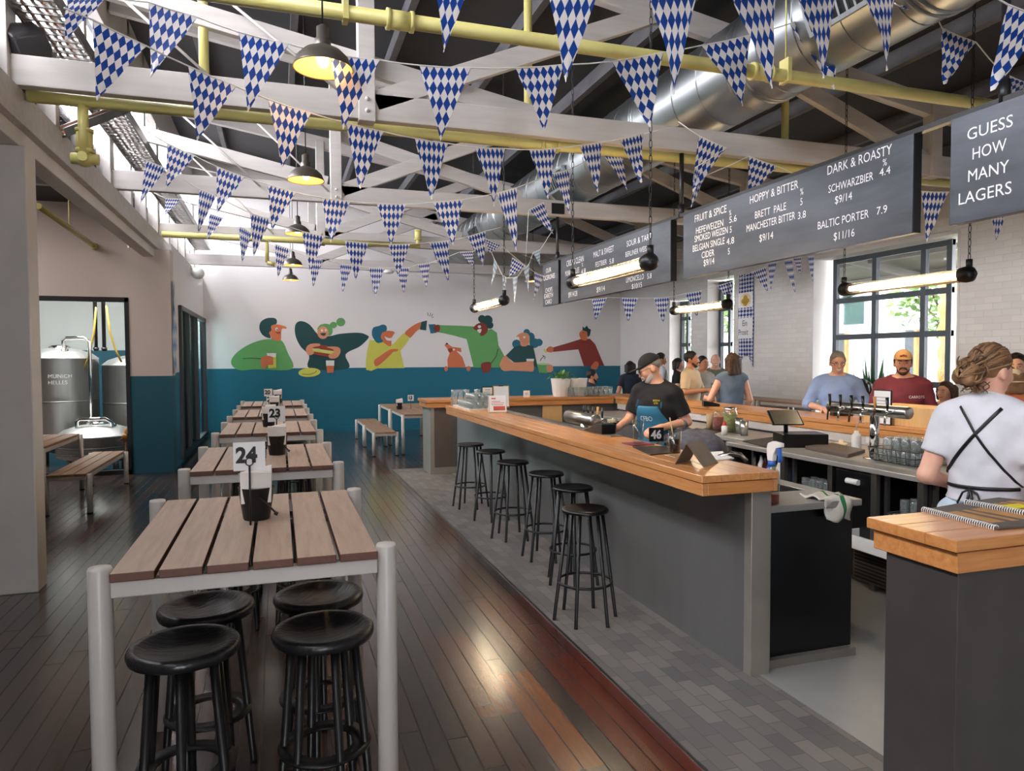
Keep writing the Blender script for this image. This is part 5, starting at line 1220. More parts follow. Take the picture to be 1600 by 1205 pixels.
ck = tt_.new('ShaderNodeTexChecker'); ck.inputs['Scale'].default_value = 9; ck.inputs['Color1'].default_value = lin('#3b3b46'); ck.inputs['Color2'].default_value = lin('#15151c'); tt_.link(tt_.new('ShaderNodeTexCoord').outputs['UV'], ck.inputs[0]); tt_.link(ck.outputs[0], tt_.b.inputs['Base Color']); tt_.b.inputs['Roughness'].default_value = .9
tag(m.build('cloth', 'checker_cloth', at=(2.86, c.y+.16, .925)), 'dark chequered cloth draped over the grey bag', 'cloth')
# spray bottle, faucet towel
c = PZ(1207, 790, .9); t = thing('spray_bottle', 'clear spray bottle with blue and white trigger on the sink bench', 'bottle', (2.56, c.y+.05, .9))
m = MB(); m.lathe([(0, 0), (.038, 0), (.042, .008), (.042, .15), (.036, .18), (.017, .2), (.017, .215)], n=24); m.build('body', 'jar_glass', t); m = MB(); m.lathe([(0, .006), (.038, .006), (.038, .05), (0, .05)], n=20); m.build('liquid', 'orange_red', t)
m = MB(); m.cyl((0, 0, .205), (0, 0, .235), .021, n=16); m.build('collar', 'blue_plastic', t)
m = MB(); m.prism([(-.022, .235), (.022, .235), (.026, .27), (.05, .31), (.085, .318), (.085, .34), (.02, .345), (-.02, .33), (-.03, .3)], lambda a, b, q: (q, -a, b), -.014, .014); m.build('spray_head', 'white_plastic', t, bevel=.004)
m = MB(); m.prism([(.05, .312), (.068, .312), (.078, .25), (.066, .232), (.058, .24), (.062, .262)], lambda a, b, q: (q+.0, -a, b), -.011, .011); m.build('trigger', 'blue_plastic', t, bevel=.003)
mb = MB(); V = []; UVs = []
for i in range(15):
    for j in range(9):
        s = i/14; w = (j/8-.5)
        if s < .5: x = -.12+s*.3; z = .018+.012*math.sin(8*w+3*s*6)
        else: x = .032+.012*math.sin(6*w+s*9); z = .018-(s-.5)*.24+.01*math.sin(9*w)
        V.append((w*.22*(1-.25*s)+.03*s, -x, z))
mb.add(V, [(i*9+j, i*9+j+1, (i+1)*9+j+1, (i+1)*9+j) for i in range(14) for j in range(8)], 0, True)
mb.m = [1 if (k % 8) == 5 else 0 for k in range(len(mb.m))]
o = mb.build('towel', ['white_cloth', 'green_cloth'], at=(2.93, 3.225, .893)); sd = o.modifiers.new('thickness', 'SOLIDIFY'); sd.thickness = .008
tag(o, 'white bar towel with green stripe hanging over the sink bench edge', 'towel')

# back bench things
ZBn = .9
def onb_(u, v): return PZ(u, v, ZBn)
c = onb_(1250, 697); t = thing('cash_terminal', 'black till with slanted screen on the steel bench', 'till', (c.x, c.y, ZBn), math.radians(-20))
m = MB(); m.box(-.2, -.14, 0, .2, .14, .12); m.build('drawer', 'black_satin', t, bevel=.008)
m = MB(); m.prism([(-.05, .2), (-.03, .19), (.13, .3), (.12, .315)], lambda a, b, q: (q-.12, a, b), -.14, .14); m.build('screen', 'black_satin', t, bevel=.004); m = MB(); m.cyl((-.12, .02, .12), (-.12, .03, .24), .02, n=10); m.build('stalk', 'black_metal', t)
m = MB(); m.prism([(-.048, .203), (-.047, .2025), (.115, .3155), (.114, .317)], lambda a, b, q: (q-.12, a, b+.001), -.125, .125); m.build('display', 'steel', t)
P = [onb_(u, v) for u, v in ((1160, 690), (1222, 682), (1268, 694), (1205, 702))]; ce = sum(P, Vector())/4; m = MB(); m.prism([(p.x-ce.x, p.y-ce.y) for p in P], lambda a, b, t: (a, b, t), 0, .008); tag(m.build('bar_mat', 'black_metal', at=ce, bevel=.002), 'black rubber mat in front of the till', 'mat')
P = [onb_(u, v) for u, v in ((1258, 702), (1300, 697), (1352, 708), (1325, 716))]; ce = sum(P, Vector())/4; m = MB(); m.prism([(p.x-ce.x, p.y-ce.y) for p in P], lambda a, b, t: (a, b, t), 0, .03); tag(m.build('drip_tray', 'panel_brown', at=ce, bevel=.004), 'dark drip tray on the bench left of the near tap tower', 'tray')
c = onb_(1300, 697); m = MB(); m.lathe([(0, 0), (.05, 0), (.055, .012), (.05, .025), (.02, .028), (.018, .05), (0, .052)], n=20); tag(m.build('sponge_holder', 'cream', at=(c.x+.1, c.y, ZBn)), 'small cream holder on the bench beside the till', 'holder')
c = onb_(1338, 703); t = thing('wash_bottle', 'white wash bottle with curved spout left of the near taps', 'bottle', (c.x, c.y, ZBn)); m = MB(); m.lathe([(0, 0), (.036, 0), (.04, .006), (.04, .12), (.03, .14), (.02, .145), (.02, .165), (0, .165)], n=20); m.build('body', 'white_plastic', t); m = MB(); m.tube([(0, 0, .16), (0, 0, .21), (.01, -.01, .235), (.05, -.03, .24), (.07, -.04, .225)], .004, n=8); m.build('spout', 'white_plastic', t)
# wire basket of upturned glasses
A = onb_(1396, 728); B = onb_(1456, 735); BK = PZ(1422, 724, .9); t = thing('wire_basket', 'black wire basket of upturned glasses right of the near taps', 'basket', (BK.x, BK.y, ZBn))
m = MB()
for z, d in ((.012, 0), (.06, .008), (.11, .016)): m.tube([(-.17-d, -.2-d, z), (.17+d, -.2-d, z), (.17+d, .2+d, z), (-.17-d, .2+d, z)], .003, n=6, closed=True)
for k in range(6):
    for sx in (-1, 1): m.cyl((sx*.17, -.2+.08*k, .012), (sx*.186, -.2+.0864*k-.016, .11), .0025, n=5)
    m.cyl((-.17, -.2+.08*k, .012), (.17, -.2+.08*k, .012), .0025, n=5)
m.build('basket', 'black_metal', t)
for i in range(4):
    for j in range(5): place('up', BK.x-.125+i*.083, BK.y-.165+j*.083, ZBn+.016)
for i in range(3):
    for j in range(4): place('up', BK.x-.083+i*.083, BK.y-.125+j*.083, ZBn+.107, 'upturned clear glass stacked on top in the wire basket', 'top layer of upturned glasses')
# jars, tins, cups beyond
zj = .88
def jar(u, name, label, prof, m_, top=None, cat='jar', x=4.72):
    c = PX(u, 660, x); t = thing(name, label, cat, (x, c.y, zj)); mb = MB(); mb.lathe(prof, n=22); mb.build('body', m_, t)
    if top: mb = MB(); mb.lathe(top[0], n=22); mb.build(top[2] if len(top) > 2 else 'lid', top[1], t)
    return t
J = [(0, .0), (.06, 0), (.065, .01), (.065, .19), (.05, .22)]
t = jar(1123, 'garnish_jar', 'glass jar of dried red garnish behind the bar', J, 'jar_glass', ([(0, .01), (.06, .01), (.06, .15), (0, .15)], 'jar_red', 'garnish'))
t = jar(1141, 'garnish_jar', 'taller glass jar of green garnish with a steel lid behind the bar', [(0, 0), (.07, 0), (.075, .01), (.075, .22), (.06, .25)], 'jar_glass', ([(0, .01), (.069, .01), (.069, .2), (0, .2)], 'jar_green', 'garnish'))
m = MB(); m.lathe([(.063, .25), (.063, .275), (0, .28)], n=22); m.build('lid', 'steel', t)
jar(1109, 'paper_cups', 'stack of tan paper cups behind the bar', [(0, 0), (.03, 0), (.042, .17), (.038, .17), (0, .16)], 'kraft', None, 'cups')
jar(1155, 'shaker_tin', 'steel cocktail shaker tin beside the garnish jars', [(0, 0), (.035, 0), (.046, .17), (.043, .17), (.033, .01), (0, .008)], 'steel', None, 'tin')
jar(1163, 'shaker_tin', 'second steel shaker tin, right of the garnish jars', [(0, 0), (.035, 0), (.044, .15), (.041, .15), (.033, .01), (0, .008)], 'steel', None, 'tin', 4.65)
jar(1132, 'squeeze_bottle', 'squeeze bottle with red cap in front of the garnish jars', [(0, 0), (.03, 0), (.032, .09), (.02, .1)], 'white_plastic', ([(.022, .1), (.02, .12), (.006, .15), (0, .152)], 'red_plastic', 'cap'), 'bottle', 4.5)
# notes pinned under the street-side counter
for k, (u, v, w, h) in enumerate([(1072, 643, 9, 11), (1082, 644, 9, 11), (1091, 645, 9, 11), (1357, 681, 8, 22), (1378, 684, 12, 18), (1395, 687, 14, 20), (1412, 686, 12, 16), (1427, 688, 16, 17), (1446, 690, 16, 18)]):
    x = 5.084; P = [PX(u+a*w/2, v+b*h/2, x) for a, b in ((-1, -1), (1, -1), (1, 1), (-1, 1))]; ce = sum(P, Vector())/4
    m = MB(); m.prism([(p.y-ce.y, p.z-ce.z) for p in P], lambda a, b, t: (t, a, b), -.002, 0); tag(m.build('order_note', 'paper', at=ce), 'white order note pinned under the street-side counter, ' + ['far left of three', 'middle of three', 'right of three', 'just left of the tap column', 'first right of the tap column', 'second right of the tap column', 'third right of the tap column', 'fourth right of the tap column', 'last beside the person in white'][k], 'note', 'order notes under the counter')
# ply box, framed menu, card readers on the street-side counter
q = lambda u: PX(u, 680, 5.15).y
m = MB(); y0, y1 = q(1470), q(1352); m.box(5.13, y0, 0, 5.5, y1, .17); tag(m.build('ply_box', 'ply', at=(0, 0, Z), bevel=.004), 'low plywood box on the street-side counter before the person in maroon', 'box')
y = q(1386); t = thing('framed_menu', 'black framed menu sheet standing before the person in maroon', 'sign', (5.1, y, Z))
m = MB(); m.box(-.01, -.1, 0, 0, .1, .31); m.build('frame', 'black_satin', t, bevel=.002); m = MB(); m.box(-.0125, -.09, .01, -.0095, .09, .3); m.build('sheet', 'paper', t); m = MB()
for k in range(7): m.box(-.0135, -.07, .24-.03*k, -.0125, .06, .246-.03*k)
m.build('printed_lines', 'grey_ink', t)
for k, (u, v, lb) in enumerate([(1305, 650, 'black card reader in front of the person in the blue shirt'), (1102, 635, 'black card reader in front of the person in the denim vest')]):
    c = PZ(u, v, Z); t = thing('card_reader', lb, 'card reader', (c.x+.08, c.y, Z), 1.2); m = MB(); m.prism([(-.1, 0), (.1, 0), (.1, .07), (-.02, .05), (-.1, .03)], lambda a, b, q: (q, a, b), -.05, .05); m.build('body', 'black_satin', t, bevel=.006); m = MB(); m.prism([(.0, .056), (.085, .07), (.085, .072), (0, .058)], lambda a, b, q: (q, a, b), -.04, .04); m.build('screen', 'steel', t)
# spiral menus on the near pillar
def book(label, P, z):
    V = [PZ(u, v, z) for u, v in P]; ce = sum(V, Vector())/4; t = thing('spiral_menu', label, 'menu', ce)
    m = MB(); m.prism([(p.x-ce.x, p.y-ce.y) for p in V], lambda a, b, q: (a, b, q), 0, .008); m.build('cover', 'leather', t, bevel=.002)
    m = MB(); a = V[0]-ce; b = V[1]-ce; n = 34
    for k in range(n):
        c_ = a.lerp(b, (k+.5)/n); d = (b-a).normalized(); sx = d.cross(Vector((0, 0, 1)))
        m.tube([c_+sx*(.012*math.cos(x))+Vector((0, 0, .006+.012*math.sin(x))) for x in np.linspace(0, 6.0, 9)], .0018, n=5)
    tag(m.build('spiral_wire', 'white_plastic', t), kind='stuff')
    m = MB(); 
    for k, (s0, s1) in enumerate(((.15, .32), (.42, .5), (.6, .8))):
        q = [V[0].lerp(V[1], f).lerp(V[3].lerp(V[2], f), g)-ce for f, g in ((.2, s0), (.75, s0), (.75, s1), (.2, s1))]; m.prism([(p.x, p.y) for p in q], lambda a, b, r: (a, b, r), .0081, .009)
    m.build('printed_art', 'card_brown', t); return t
book('spiral-bound brown menu lying front-most on the near pillar top', [(1558, 829), (1442, 799), (1506, 788), (1690, 818)], Z)
book('second spiral-bound menu behind the first on the near pillar top', [(1640, 812), (1508, 787), (1560, 780), (1700, 796)], Z+.0095)
c = PZ(1580, 792, Z+.02); m = MB(); m.box(-.05, -.03, 0, .05, .03, .003); tag(m.build('sticky_note', 'yellow_note', at=(c.x+.02, c.y-.005, Z+.02)), 'bright yellow note on the spiral menus', 'note')
# flower pot plant by the street window
c = PX(1366, 600, 8.34); t = thing('potted_plant', 'spiky green sansevieria in a pot inside the large window', 'plant', (8.34, c.y, 0)); m = MB(); m.lathe([(0, 0), (.15, 0), (.17, .02), (.2, 1.0), (.18, 1.0), (0, .96)], n=24); m.build('pot', 'white_ceramic', t)
rnd = random.Random(4); m = MB()
for k in range(16):
    a = rnd.uniform(0, 6.28); r = rnd.uniform(.02, .12); h = rnd.uniform(.35, .8); ln = rnd.uniform(.05, .35); b = Vector((r*math.cos(a), r*math.sin(a), .97)); d = Vector((math.cos(a)*ln, math.sin(a)*ln, h)); s_ = Vector((-math.sin(a), math.cos(a), 0))*.035; n_ = Vector((math.cos(a), math.sin(a), 0))*.01
    m.add([b-s_*.6, b+s_*.6, b+d*.5+s_+n_, b+d*.5-s_+n_, b+d], [(0, 1, 2, 3), (3, 2, 4)], 0, True)
m.build('leaves', 'leaf_dark', t)

# ================================================================== STREET OUTSIDE
m = MB(); m.box(9.05, -6, -.12, 60, 60, -.02); tag(m.build('street_ground', 'asphalt'), kind='structure')
m = MB(); m.box(9.05, 3, -.02, 13.0, 20, .0); tag(m.build('footpath', 'asphalt'), kind='structure')
sh = thing('shed', 'bright white weatherboard shed with a gabled roof across the street', 'building', (20, 22, 0))
ya, yb2, yc = PX(1462, 500, 20).y, PX(1345, 500, 20).y, 26
zr = PX(1370, 476, 20).z; ze = PX(1440, 513, 20).z
m = MB(); m.prism([(ya, 0), (yc, 0), (yc, ze), (yb2, zr+.5), (ya, ze)], lambda a, b, t: (t, a, b), 20, 26); m.build('walls', 'shed_white', sh, True)
m = MB(); m.bar((23, ya-.4, ze-.06), (23, yb2, zr+.62), 6.5, .1); m.bar((23, yb2, zr+.62), (23, yc+.4, ze-.06), 6.5, .1); m.build('roof', 'shed_white', sh, True)
for u0, u1 in ((1311, 1323), (1417, 1432)):
    m = MB(); m.box(19.9, PX(u1, 550, 20).y, 0, 20, PX(u0, 550, 20).y, 2.6); m.build('dark_post', 'shed_trim', sh, True)
    m = MB(); a = PX(u1, 550, 20).y; m.box(19.88, a-.1, 0, 20, a, 2.6); m.build('brick_edge', 'card_brown', sh, True)
y0, y1 = PX(1372, 550, 20).y, PX(1315, 550, 20).y; zz = PX(1340, 482, 20).z
m = MB(); m.box(19.92, PX(1350, 500, 20).y, 2.9, 20, PX(1320, 500, 20).y, 3.9); m.build('upper_window', 'pane_dark', sh, True)
aw = thing('street_awning', 'corrugated awning with white beams outside the large window', 'awning', (11, 9, 3.2))
m = MB(); m.prism([(9.05, 4.1), (13.2, 3.5), (13.2, 3.54), (9.05, 4.14)], lambda a, b, t: (a, t, b), 2, 16); m.build('roof_sheet', 'awning_sheet', aw, True)
for k in range(5):
    y = 4+k*2.6; m = MB(); m.bar((9.05, y, 3.98), (13.2, y, 3.38), .08, .14); m.build('rafter', 'awning_beam', aw, True)
for x in (10.2, 11.6, 13.0): m = MB(); m.box(x-.04, 2, 4.0-(x-9.05)*.145, x+.04, 16, 4.08-(x-9.05)*.145); m.build('batten', 'awning_beam', aw, True)
for y in (3, 9.4, 15.8): m = MB(); m.cyl((13, y, -.02), (13, y, 3.5), .05, n=12); m.build('post', 'shed_trim', aw, True)
def tree(label, x, y, h, r, trunk, n, seed, fol='foliage', nm='street_tree'):
    t = thing(nm, label, 'tree', (x, y, 0)); rnd = random.Random(seed)
    m = MB(); m.tube([(0, 0, -.03), (.1, 0, h*.3), (-.05, .1, h*.6)], [trunk, trunk*.8, trunk*.5], n=10)
    for k in range(6):
        a = k*1.05; m.tube([(0, 0, h*.35), (r*.5*math.cos(a), r*.5*math.sin(a), h*.6), (r*.8*math.cos(a), r*.8*math.sin(a), h*.8)], [trunk*.4, trunk*.25, trunk*.08], n=6)
    m.build('trunk', 'straw' if nm == 'palm_tree' else 'bark', t)
    m = MB()
    for k in range(n):
        a = rnd.uniform(0, 6.28); b = rnd.gauss(0, .5); q = rnd.uniform(.55, 1); c = Vector((r*q*math.cos(a)*math.cos(b), r*q*math.sin(a)*math.cos(b), h*.68+h*.36*math.sin(b)*q))
        d = Vector((rnd.gauss(0, 1), rnd.gauss(0, 1), rnd.gauss(0, 1))).normalized(); e = d.orthogonal().normalized(); s_ = rnd.uniform(.09, .19)
        m.add([c-d*s_, c+e*s_*.5, c+d*s_, c-e*s_*.5], [(0, 1, 2, 3)])
    tag(m.build('foliage', fol, t), kind='stuff'); return t
tree('leafy tree seen above the shed roof through the large window', 31, 29.5, 8, 3.6, .25, 2600, 1)
tree('grey-green tree at the right side of the large window', 17.5, 14.6, 5.5, 1.9, .12, 1300, 2)
tree('bright green tree seen through the left narrow window', 15.4, 26.0, 4.6, 2.2, .14, 1900, 3)
tree('bright green tree seen through the right narrow window', 16.4, 21.8, 5.2, 2.0, .14, 1600, 5)
p = PX(1483, 560, 14.6); t = thing('palm_tree', 'shaggy straw-coloured palm trunk at the right edge of the large window', 'tree', (14.6, p.y, 0)); m = MB()
pts = [(0, 0, z) for z in np.linspace(-.03, 4.2, 26)]; m.tube(pts, [.19+.06*((k*7) % 3)/2 for k in range(26)], n=16); m.build('trunk', 'straw', t)
m = MB()
for k in range(14):
    a = k*.45; m.add([(0, 0, 4.1), (.5*math.cos(a)-.08*math.sin(a), .5*math.sin(a)+.08*math.cos(a), 4.6), (1.2*math.cos(a), 1.2*math.sin(a), 4.3), (.5*math.cos(a)+.08*math.sin(a), .5*math.sin(a)-.08*math.cos(a), 4.6)], [(0, 1, 2, 3)])
m.build('fronds', 'foliage', t)
m = MB(); m.box(13.4, 4, -.02, 15.2, 30, .01); tag(m.build('lawn', 'grass'), kind='structure')
# rows of shrubs along the footpath
for k in range(5):
    y = 9.6+k*4.2; m = MB(); rnd = random.Random(20+k)
    for j in range(420):
        a = rnd.uniform(0, 6.28); q = rnd.uniform(.3, 1)**.5; c = Vector((.7*q*math.cos(a), 1.2*q*math.sin(a), rnd.uniform(.05, .55+.25*(1-q)))); d = Vector((rnd.gauss(0, 1), rnd.gauss(0, 1), rnd.gauss(0, 1))).normalized(); e = d.orthogonal().normalized(); s_ = rnd.uniform(.05, .11); m.add([c-d*s_, c+e*s_*.5, c+d*s_, c-e*s_*.5], [(0, 1, 2, 3)])
    tag(m.build('shrub', 'foliage', at=(14.2, y, -.02)), 'low green shrub across the footpath outside', 'shrub', 'low shrubs outside')

# black sloped box and mats behind the bar
c = PZ(965, 678, Z); m = MB(); m.prism([(-.2, 0), (.16, 0), (.16, .075), (.1, .08)], lambda a, b, t: (t, -a, b), -.06, .06); tag(m.build('till_stand', 'black_satin', at=(2.44, c.y+.1, Z+.0085), bevel=.004), 'black sloped stand on the inner edge of the bar before the barman', 'stand')
P = [PZ(u, v, .88) for u, v in ((1083, 676), (1108, 668), (1130, 674), (1104, 681))]; ce = sum(P, Vector())/4; m = MB(); m.prism([(p.x-ce.x, p.y-ce.y) for p in P], lambda a, b, t: (a, b, t), 0, .008); tag(m.build('bar_mat', 'black_metal', at=ce, bevel=.002), 'black rubber mat left of the red-capped squeeze bottle', 'mat')
# ================================================================== PEOPLE
for n_, c_, r_ in (('skin_a', '#d9a184', .5), ('skin_b', '#c78a68', .5), ('skin_c', '#e0ab92', .5), ('skin_d', '#b97f5f', .5), ('hair_brown', '#3a2a20', .6), ('hair_dark', '#1d1815', .55), ('hair_light', '#7d5c3e', .6), ('hair_grey', '#8d867e', .7), ('hair_mid', '#4a3527', .55), ('beard_white', '#cfc8bf', .8), ('beard_brown', '#4f3826', .8),
    ('tee_black', '#141416', .85), ('tee_white', '#cdced4', .85), ('tee_maroon', '#6a2630', .85), ('shirt_blue', '#8fa6cf', .8), ('shirt_beige', '#c9b18c', .8), ('shirt_green', '#6c7362', .8), ('tee_grey', '#9a958e', .8), ('denim', '#61748a', .85), ('navy', '#1c2638', .8), ('jeans', '#39465c', .85), ('jeans_light', '#b9cbd8', .85), ('apron_teal', '#2c708f', .8), ('cap_black', '#0d0d0e', .85), ('cap_tan', '#c79a66', .8), ('hat_beige', '#cdbda0', .9), ('pink_top', '#c98492', .8), ('glove', '#221e22', .6), ('eye_white', '#e8e4de', .3), ('eye_dark', '#241a14', .3), ('lip', '#a5604f', .5), ('tattoo', '#6d6a68', .6), ('shoe', '#26211f', .6)):
    mat(n_, c_, r_, var=.05 if 'hair' not in n_ else .25, vscale=9 if 'skin' in n_ else 14)
class SDF:
    def __init__(s, lo, hi, res):
        s.lo = np.array(lo, np.float32); s.res = res
        s.n = [int(math.ceil((b-a)/res))+1 for a, b in zip(lo, hi)]
        s.ax = [s.lo[i]+res*np.arange(s.n[i], dtype=np.float32) for i in range(3)]
        s.v = np.full(s.n, .5, np.float32)
    def sl(s, a, b):
        r = []
        for i in range(3):
            i0 = max(0, int((a[i]-s.lo[i])/s.res)); i1 = min(s.n[i], int((b[i]-s.lo[i])/s.res)+2); r.append(slice(i0, max(i0, i1)))
        return tuple(r)
    def grid(s, sl): return np.meshgrid(*[s.ax[i][sl[i]] for i in range(3)], indexing='ij')
    def put(s, sl, d, k):
        o = s.v[sl]
        if k > 0:
            h = np.maximum(k-np.abs(o-d), 0)/k; s.v[sl] = np.minimum(o, d)-h*h*k*.25
        else: s.v[sl] = np.minimum(o, d)
    def cone(s, a, b, r1, r2, k=.03, cut=None):
        a = np.array(a, np.float32); b = np.array(b, np.float32); m = max(r1, r2)+.05+k
        sl = s.sl(np.minimum(a, b)-m, np.maximum(a, b)+m); X, Y, Z = s.grid(sl)
        if X.size == 0: return
        ba = b-a; L = float(ba@ba)+1e-9; t = np.clip(((X-a[0])*ba[0]+(Y-a[1])*ba[1]+(Z-a[2])*ba[2])/L, 0, 1)
        d = np.sqrt((X-a[0]-ba[0]*t)**2+(Y-a[1]-ba[1]*t)**2+(Z-a[2]-ba[2]*t)**2)-(r1+(r2-r1)*t)
        if cut is not None:
            c, n = cut; d = np.maximum(d, (X-c[0])*n[0]+(Y-c[1])*n[1]+(Z-c[2])*n[2])
        s.put(sl, d, k)
    def ell(s, c, r, k=.03, M=None):
        c = np.array(c, np.float32); m = max(r)+.05+k; sl = s.sl(c-m, c+m); X, Y, Z = s.grid(sl)
        if X.size == 0: return
        X, Y, Z = X-c[0], Y-c[1], Z-c[2]
        if M is not None: X, Y, Z = (M[0][0]*X+M[1][0]*Y+M[2][0]*Z, M[0][1]*X+M[1][1]*Y+M[2][1]*Z, M[0][2]*X+M[1][2]*Y+M[2][2]*Z)
        k0 = np.sqrt((X/r[0])**2+(Y/r[1])**2+(Z/r[2])**2); k1 = np.sqrt((X/r[0]**2)**2+(Y/r[1]**2)**2+(Z/r[2]**2)**2)+1e-6
        s.put(sl, k0*(k0-1)/k1, k)
    def plane(s, c, n):
        X, Y, Z = np.meshgrid(*s.ax, indexing='ij', sparse=True); s.v = np.maximum(s.v, (X-c[0])*n[0]+(Y-c[1])*n[1]+(Z-c[2])*n[2])
    def wrinkle(s, amp, seed=0):
        X, Y, Z = np.meshgrid(*s.ax, indexing='ij', sparse=True)
        s.v = s.v+amp*(np.sin(34*Z+11*X+seed+4*np.sin(9*X+7*Y))*np.sin(13*X-17*Y+9*Z+seed*2)+.6*np.sin(60*Z-25*X+21*Y+seed)*np.sin(19*Y+8*Z)).astype(np.float32)
    def mesh(s, name, m, parent):
        v = s.v; ins = v < 0; n = s.n
        cells = np.zeros([k-1 for k in n], bool); cnt = np.zeros(cells.shape, np.float32); P = [np.zeros(cells.shape, np.float32) for _ in range(3)]
        full = lambda a, i, j, k: a[i:n[0]-1+i, j:n[1]-1+j, k:n[2]-1+k]
        for ax in range(3):
            o = [x for x in range(3) if x != ax]
            for u in (0, 1):
                for w in (0, 1):
                    d0 = [0, 0, 0]; d0[o[0]] = u; d0[o[1]] = w; d1 = list(d0); d1[ax] = 1
                    a = full(v, *d0); b = full(v, *d1); e = (a < 0) != (b < 0); t = np.where(e, a/np.where(e, a-b, 1), 0)
                    cnt += e; P[ax] += np.where(e, t, 0)
                    for q in o: P[q] += np.where(e, d0[q], 0)
        cells = cnt > 0; idx = -np.ones(cells.shape, np.int64); I = np.argwhere(cells); idx[cells] = np.arange(len(I))
        c = cnt[cells]; V = np.stack([(I[:, q]+P[q][cells]/c)*s.res+s.lo[q] for q in range(3)], 1)
        F = []
        for ax in range(3):
            o = [x for x in range(3) if x != ax]
            sa = [slice(1, k-1) for k in n]; sa[ax] = slice(0, n[ax]-1); sb = list(sa); sb[ax] = slice(1, n[ax])
            e = ins[tuple(sa)] != ins[tuple(sb)]; E = np.argwhere(e); sign = ins[tuple(sa)][e]
            E[:, o[0]] += 1; E[:, o[1]] += 1
            def cid(u, w):
                q = E.copy(); q[:, o[0]] -= u; q[:, o[1]] -= w; return idx[q[:, 0], q[:, 1], q[:, 2]]
            Q = np.stack([cid(1, 1), cid(0, 1), cid(0, 0), cid(1, 0)], 1)
            fl = sign if ax != 1 else ~sign
            Q[~fl] = Q[~fl][:, ::-1]; F.append(Q)
        F = np.concatenate(F) if F else np.zeros((0, 4), int)
        me = bpy.data.meshes.new(name); me.from_pydata(V.tolist(), [], F.tolist()); me.materials.append(MATS[m])
        me.polygons.foreach_set('use_smooth', [True]*len(me.polygons)); me.update()
        o = bpy.data.objects.new(name, me); COL.objects.link(o); o.parent = parent; return o

def hand(S, w, d, n, side, curl=.5, k=.006):
    """palm, four fingers and a thumb; d = finger direction, n = back-of-hand normal"""
    w = Vector(w); d = Vector(d).normalized(); n = Vector(n); n = (n-d*n.dot(d)).normalized(); l = d.cross(n)*side
    S.cone(w-d*.02, w+d*.03, .027, .024, .02)
    for i, (o, ln) in enumerate(((-.031, .8), (-.0105, .95), (.0105, 1.0), (.031, .92))):
        kn = w+d*.088+l*o; S.cone(w+d*.02+l*o*.55, kn, .0155, .0115, .012)
        p = kn; dd = d
        for q, sg in enumerate((.042, .027, .021)):
            dd = (Matrix.Rotation(curl*(.7+.25*q), 3, (dd.cross(-n)).normalized()) @ dd) if abs(dd.dot(n)) < .97 else dd
            e = p+dd*sg*ln; S.cone(p, e, .0098-.0009*q, .0088-.0009*q, k); p = e
    b = w+d*.025+l*.022; m_ = b+d*.028+l*.03-n*.014; e = m_+d*.028+l*.004-n*.016
    S.cone(b, m_, .015, .0115, .01); S.cone(m_, e, .011, .009, k)

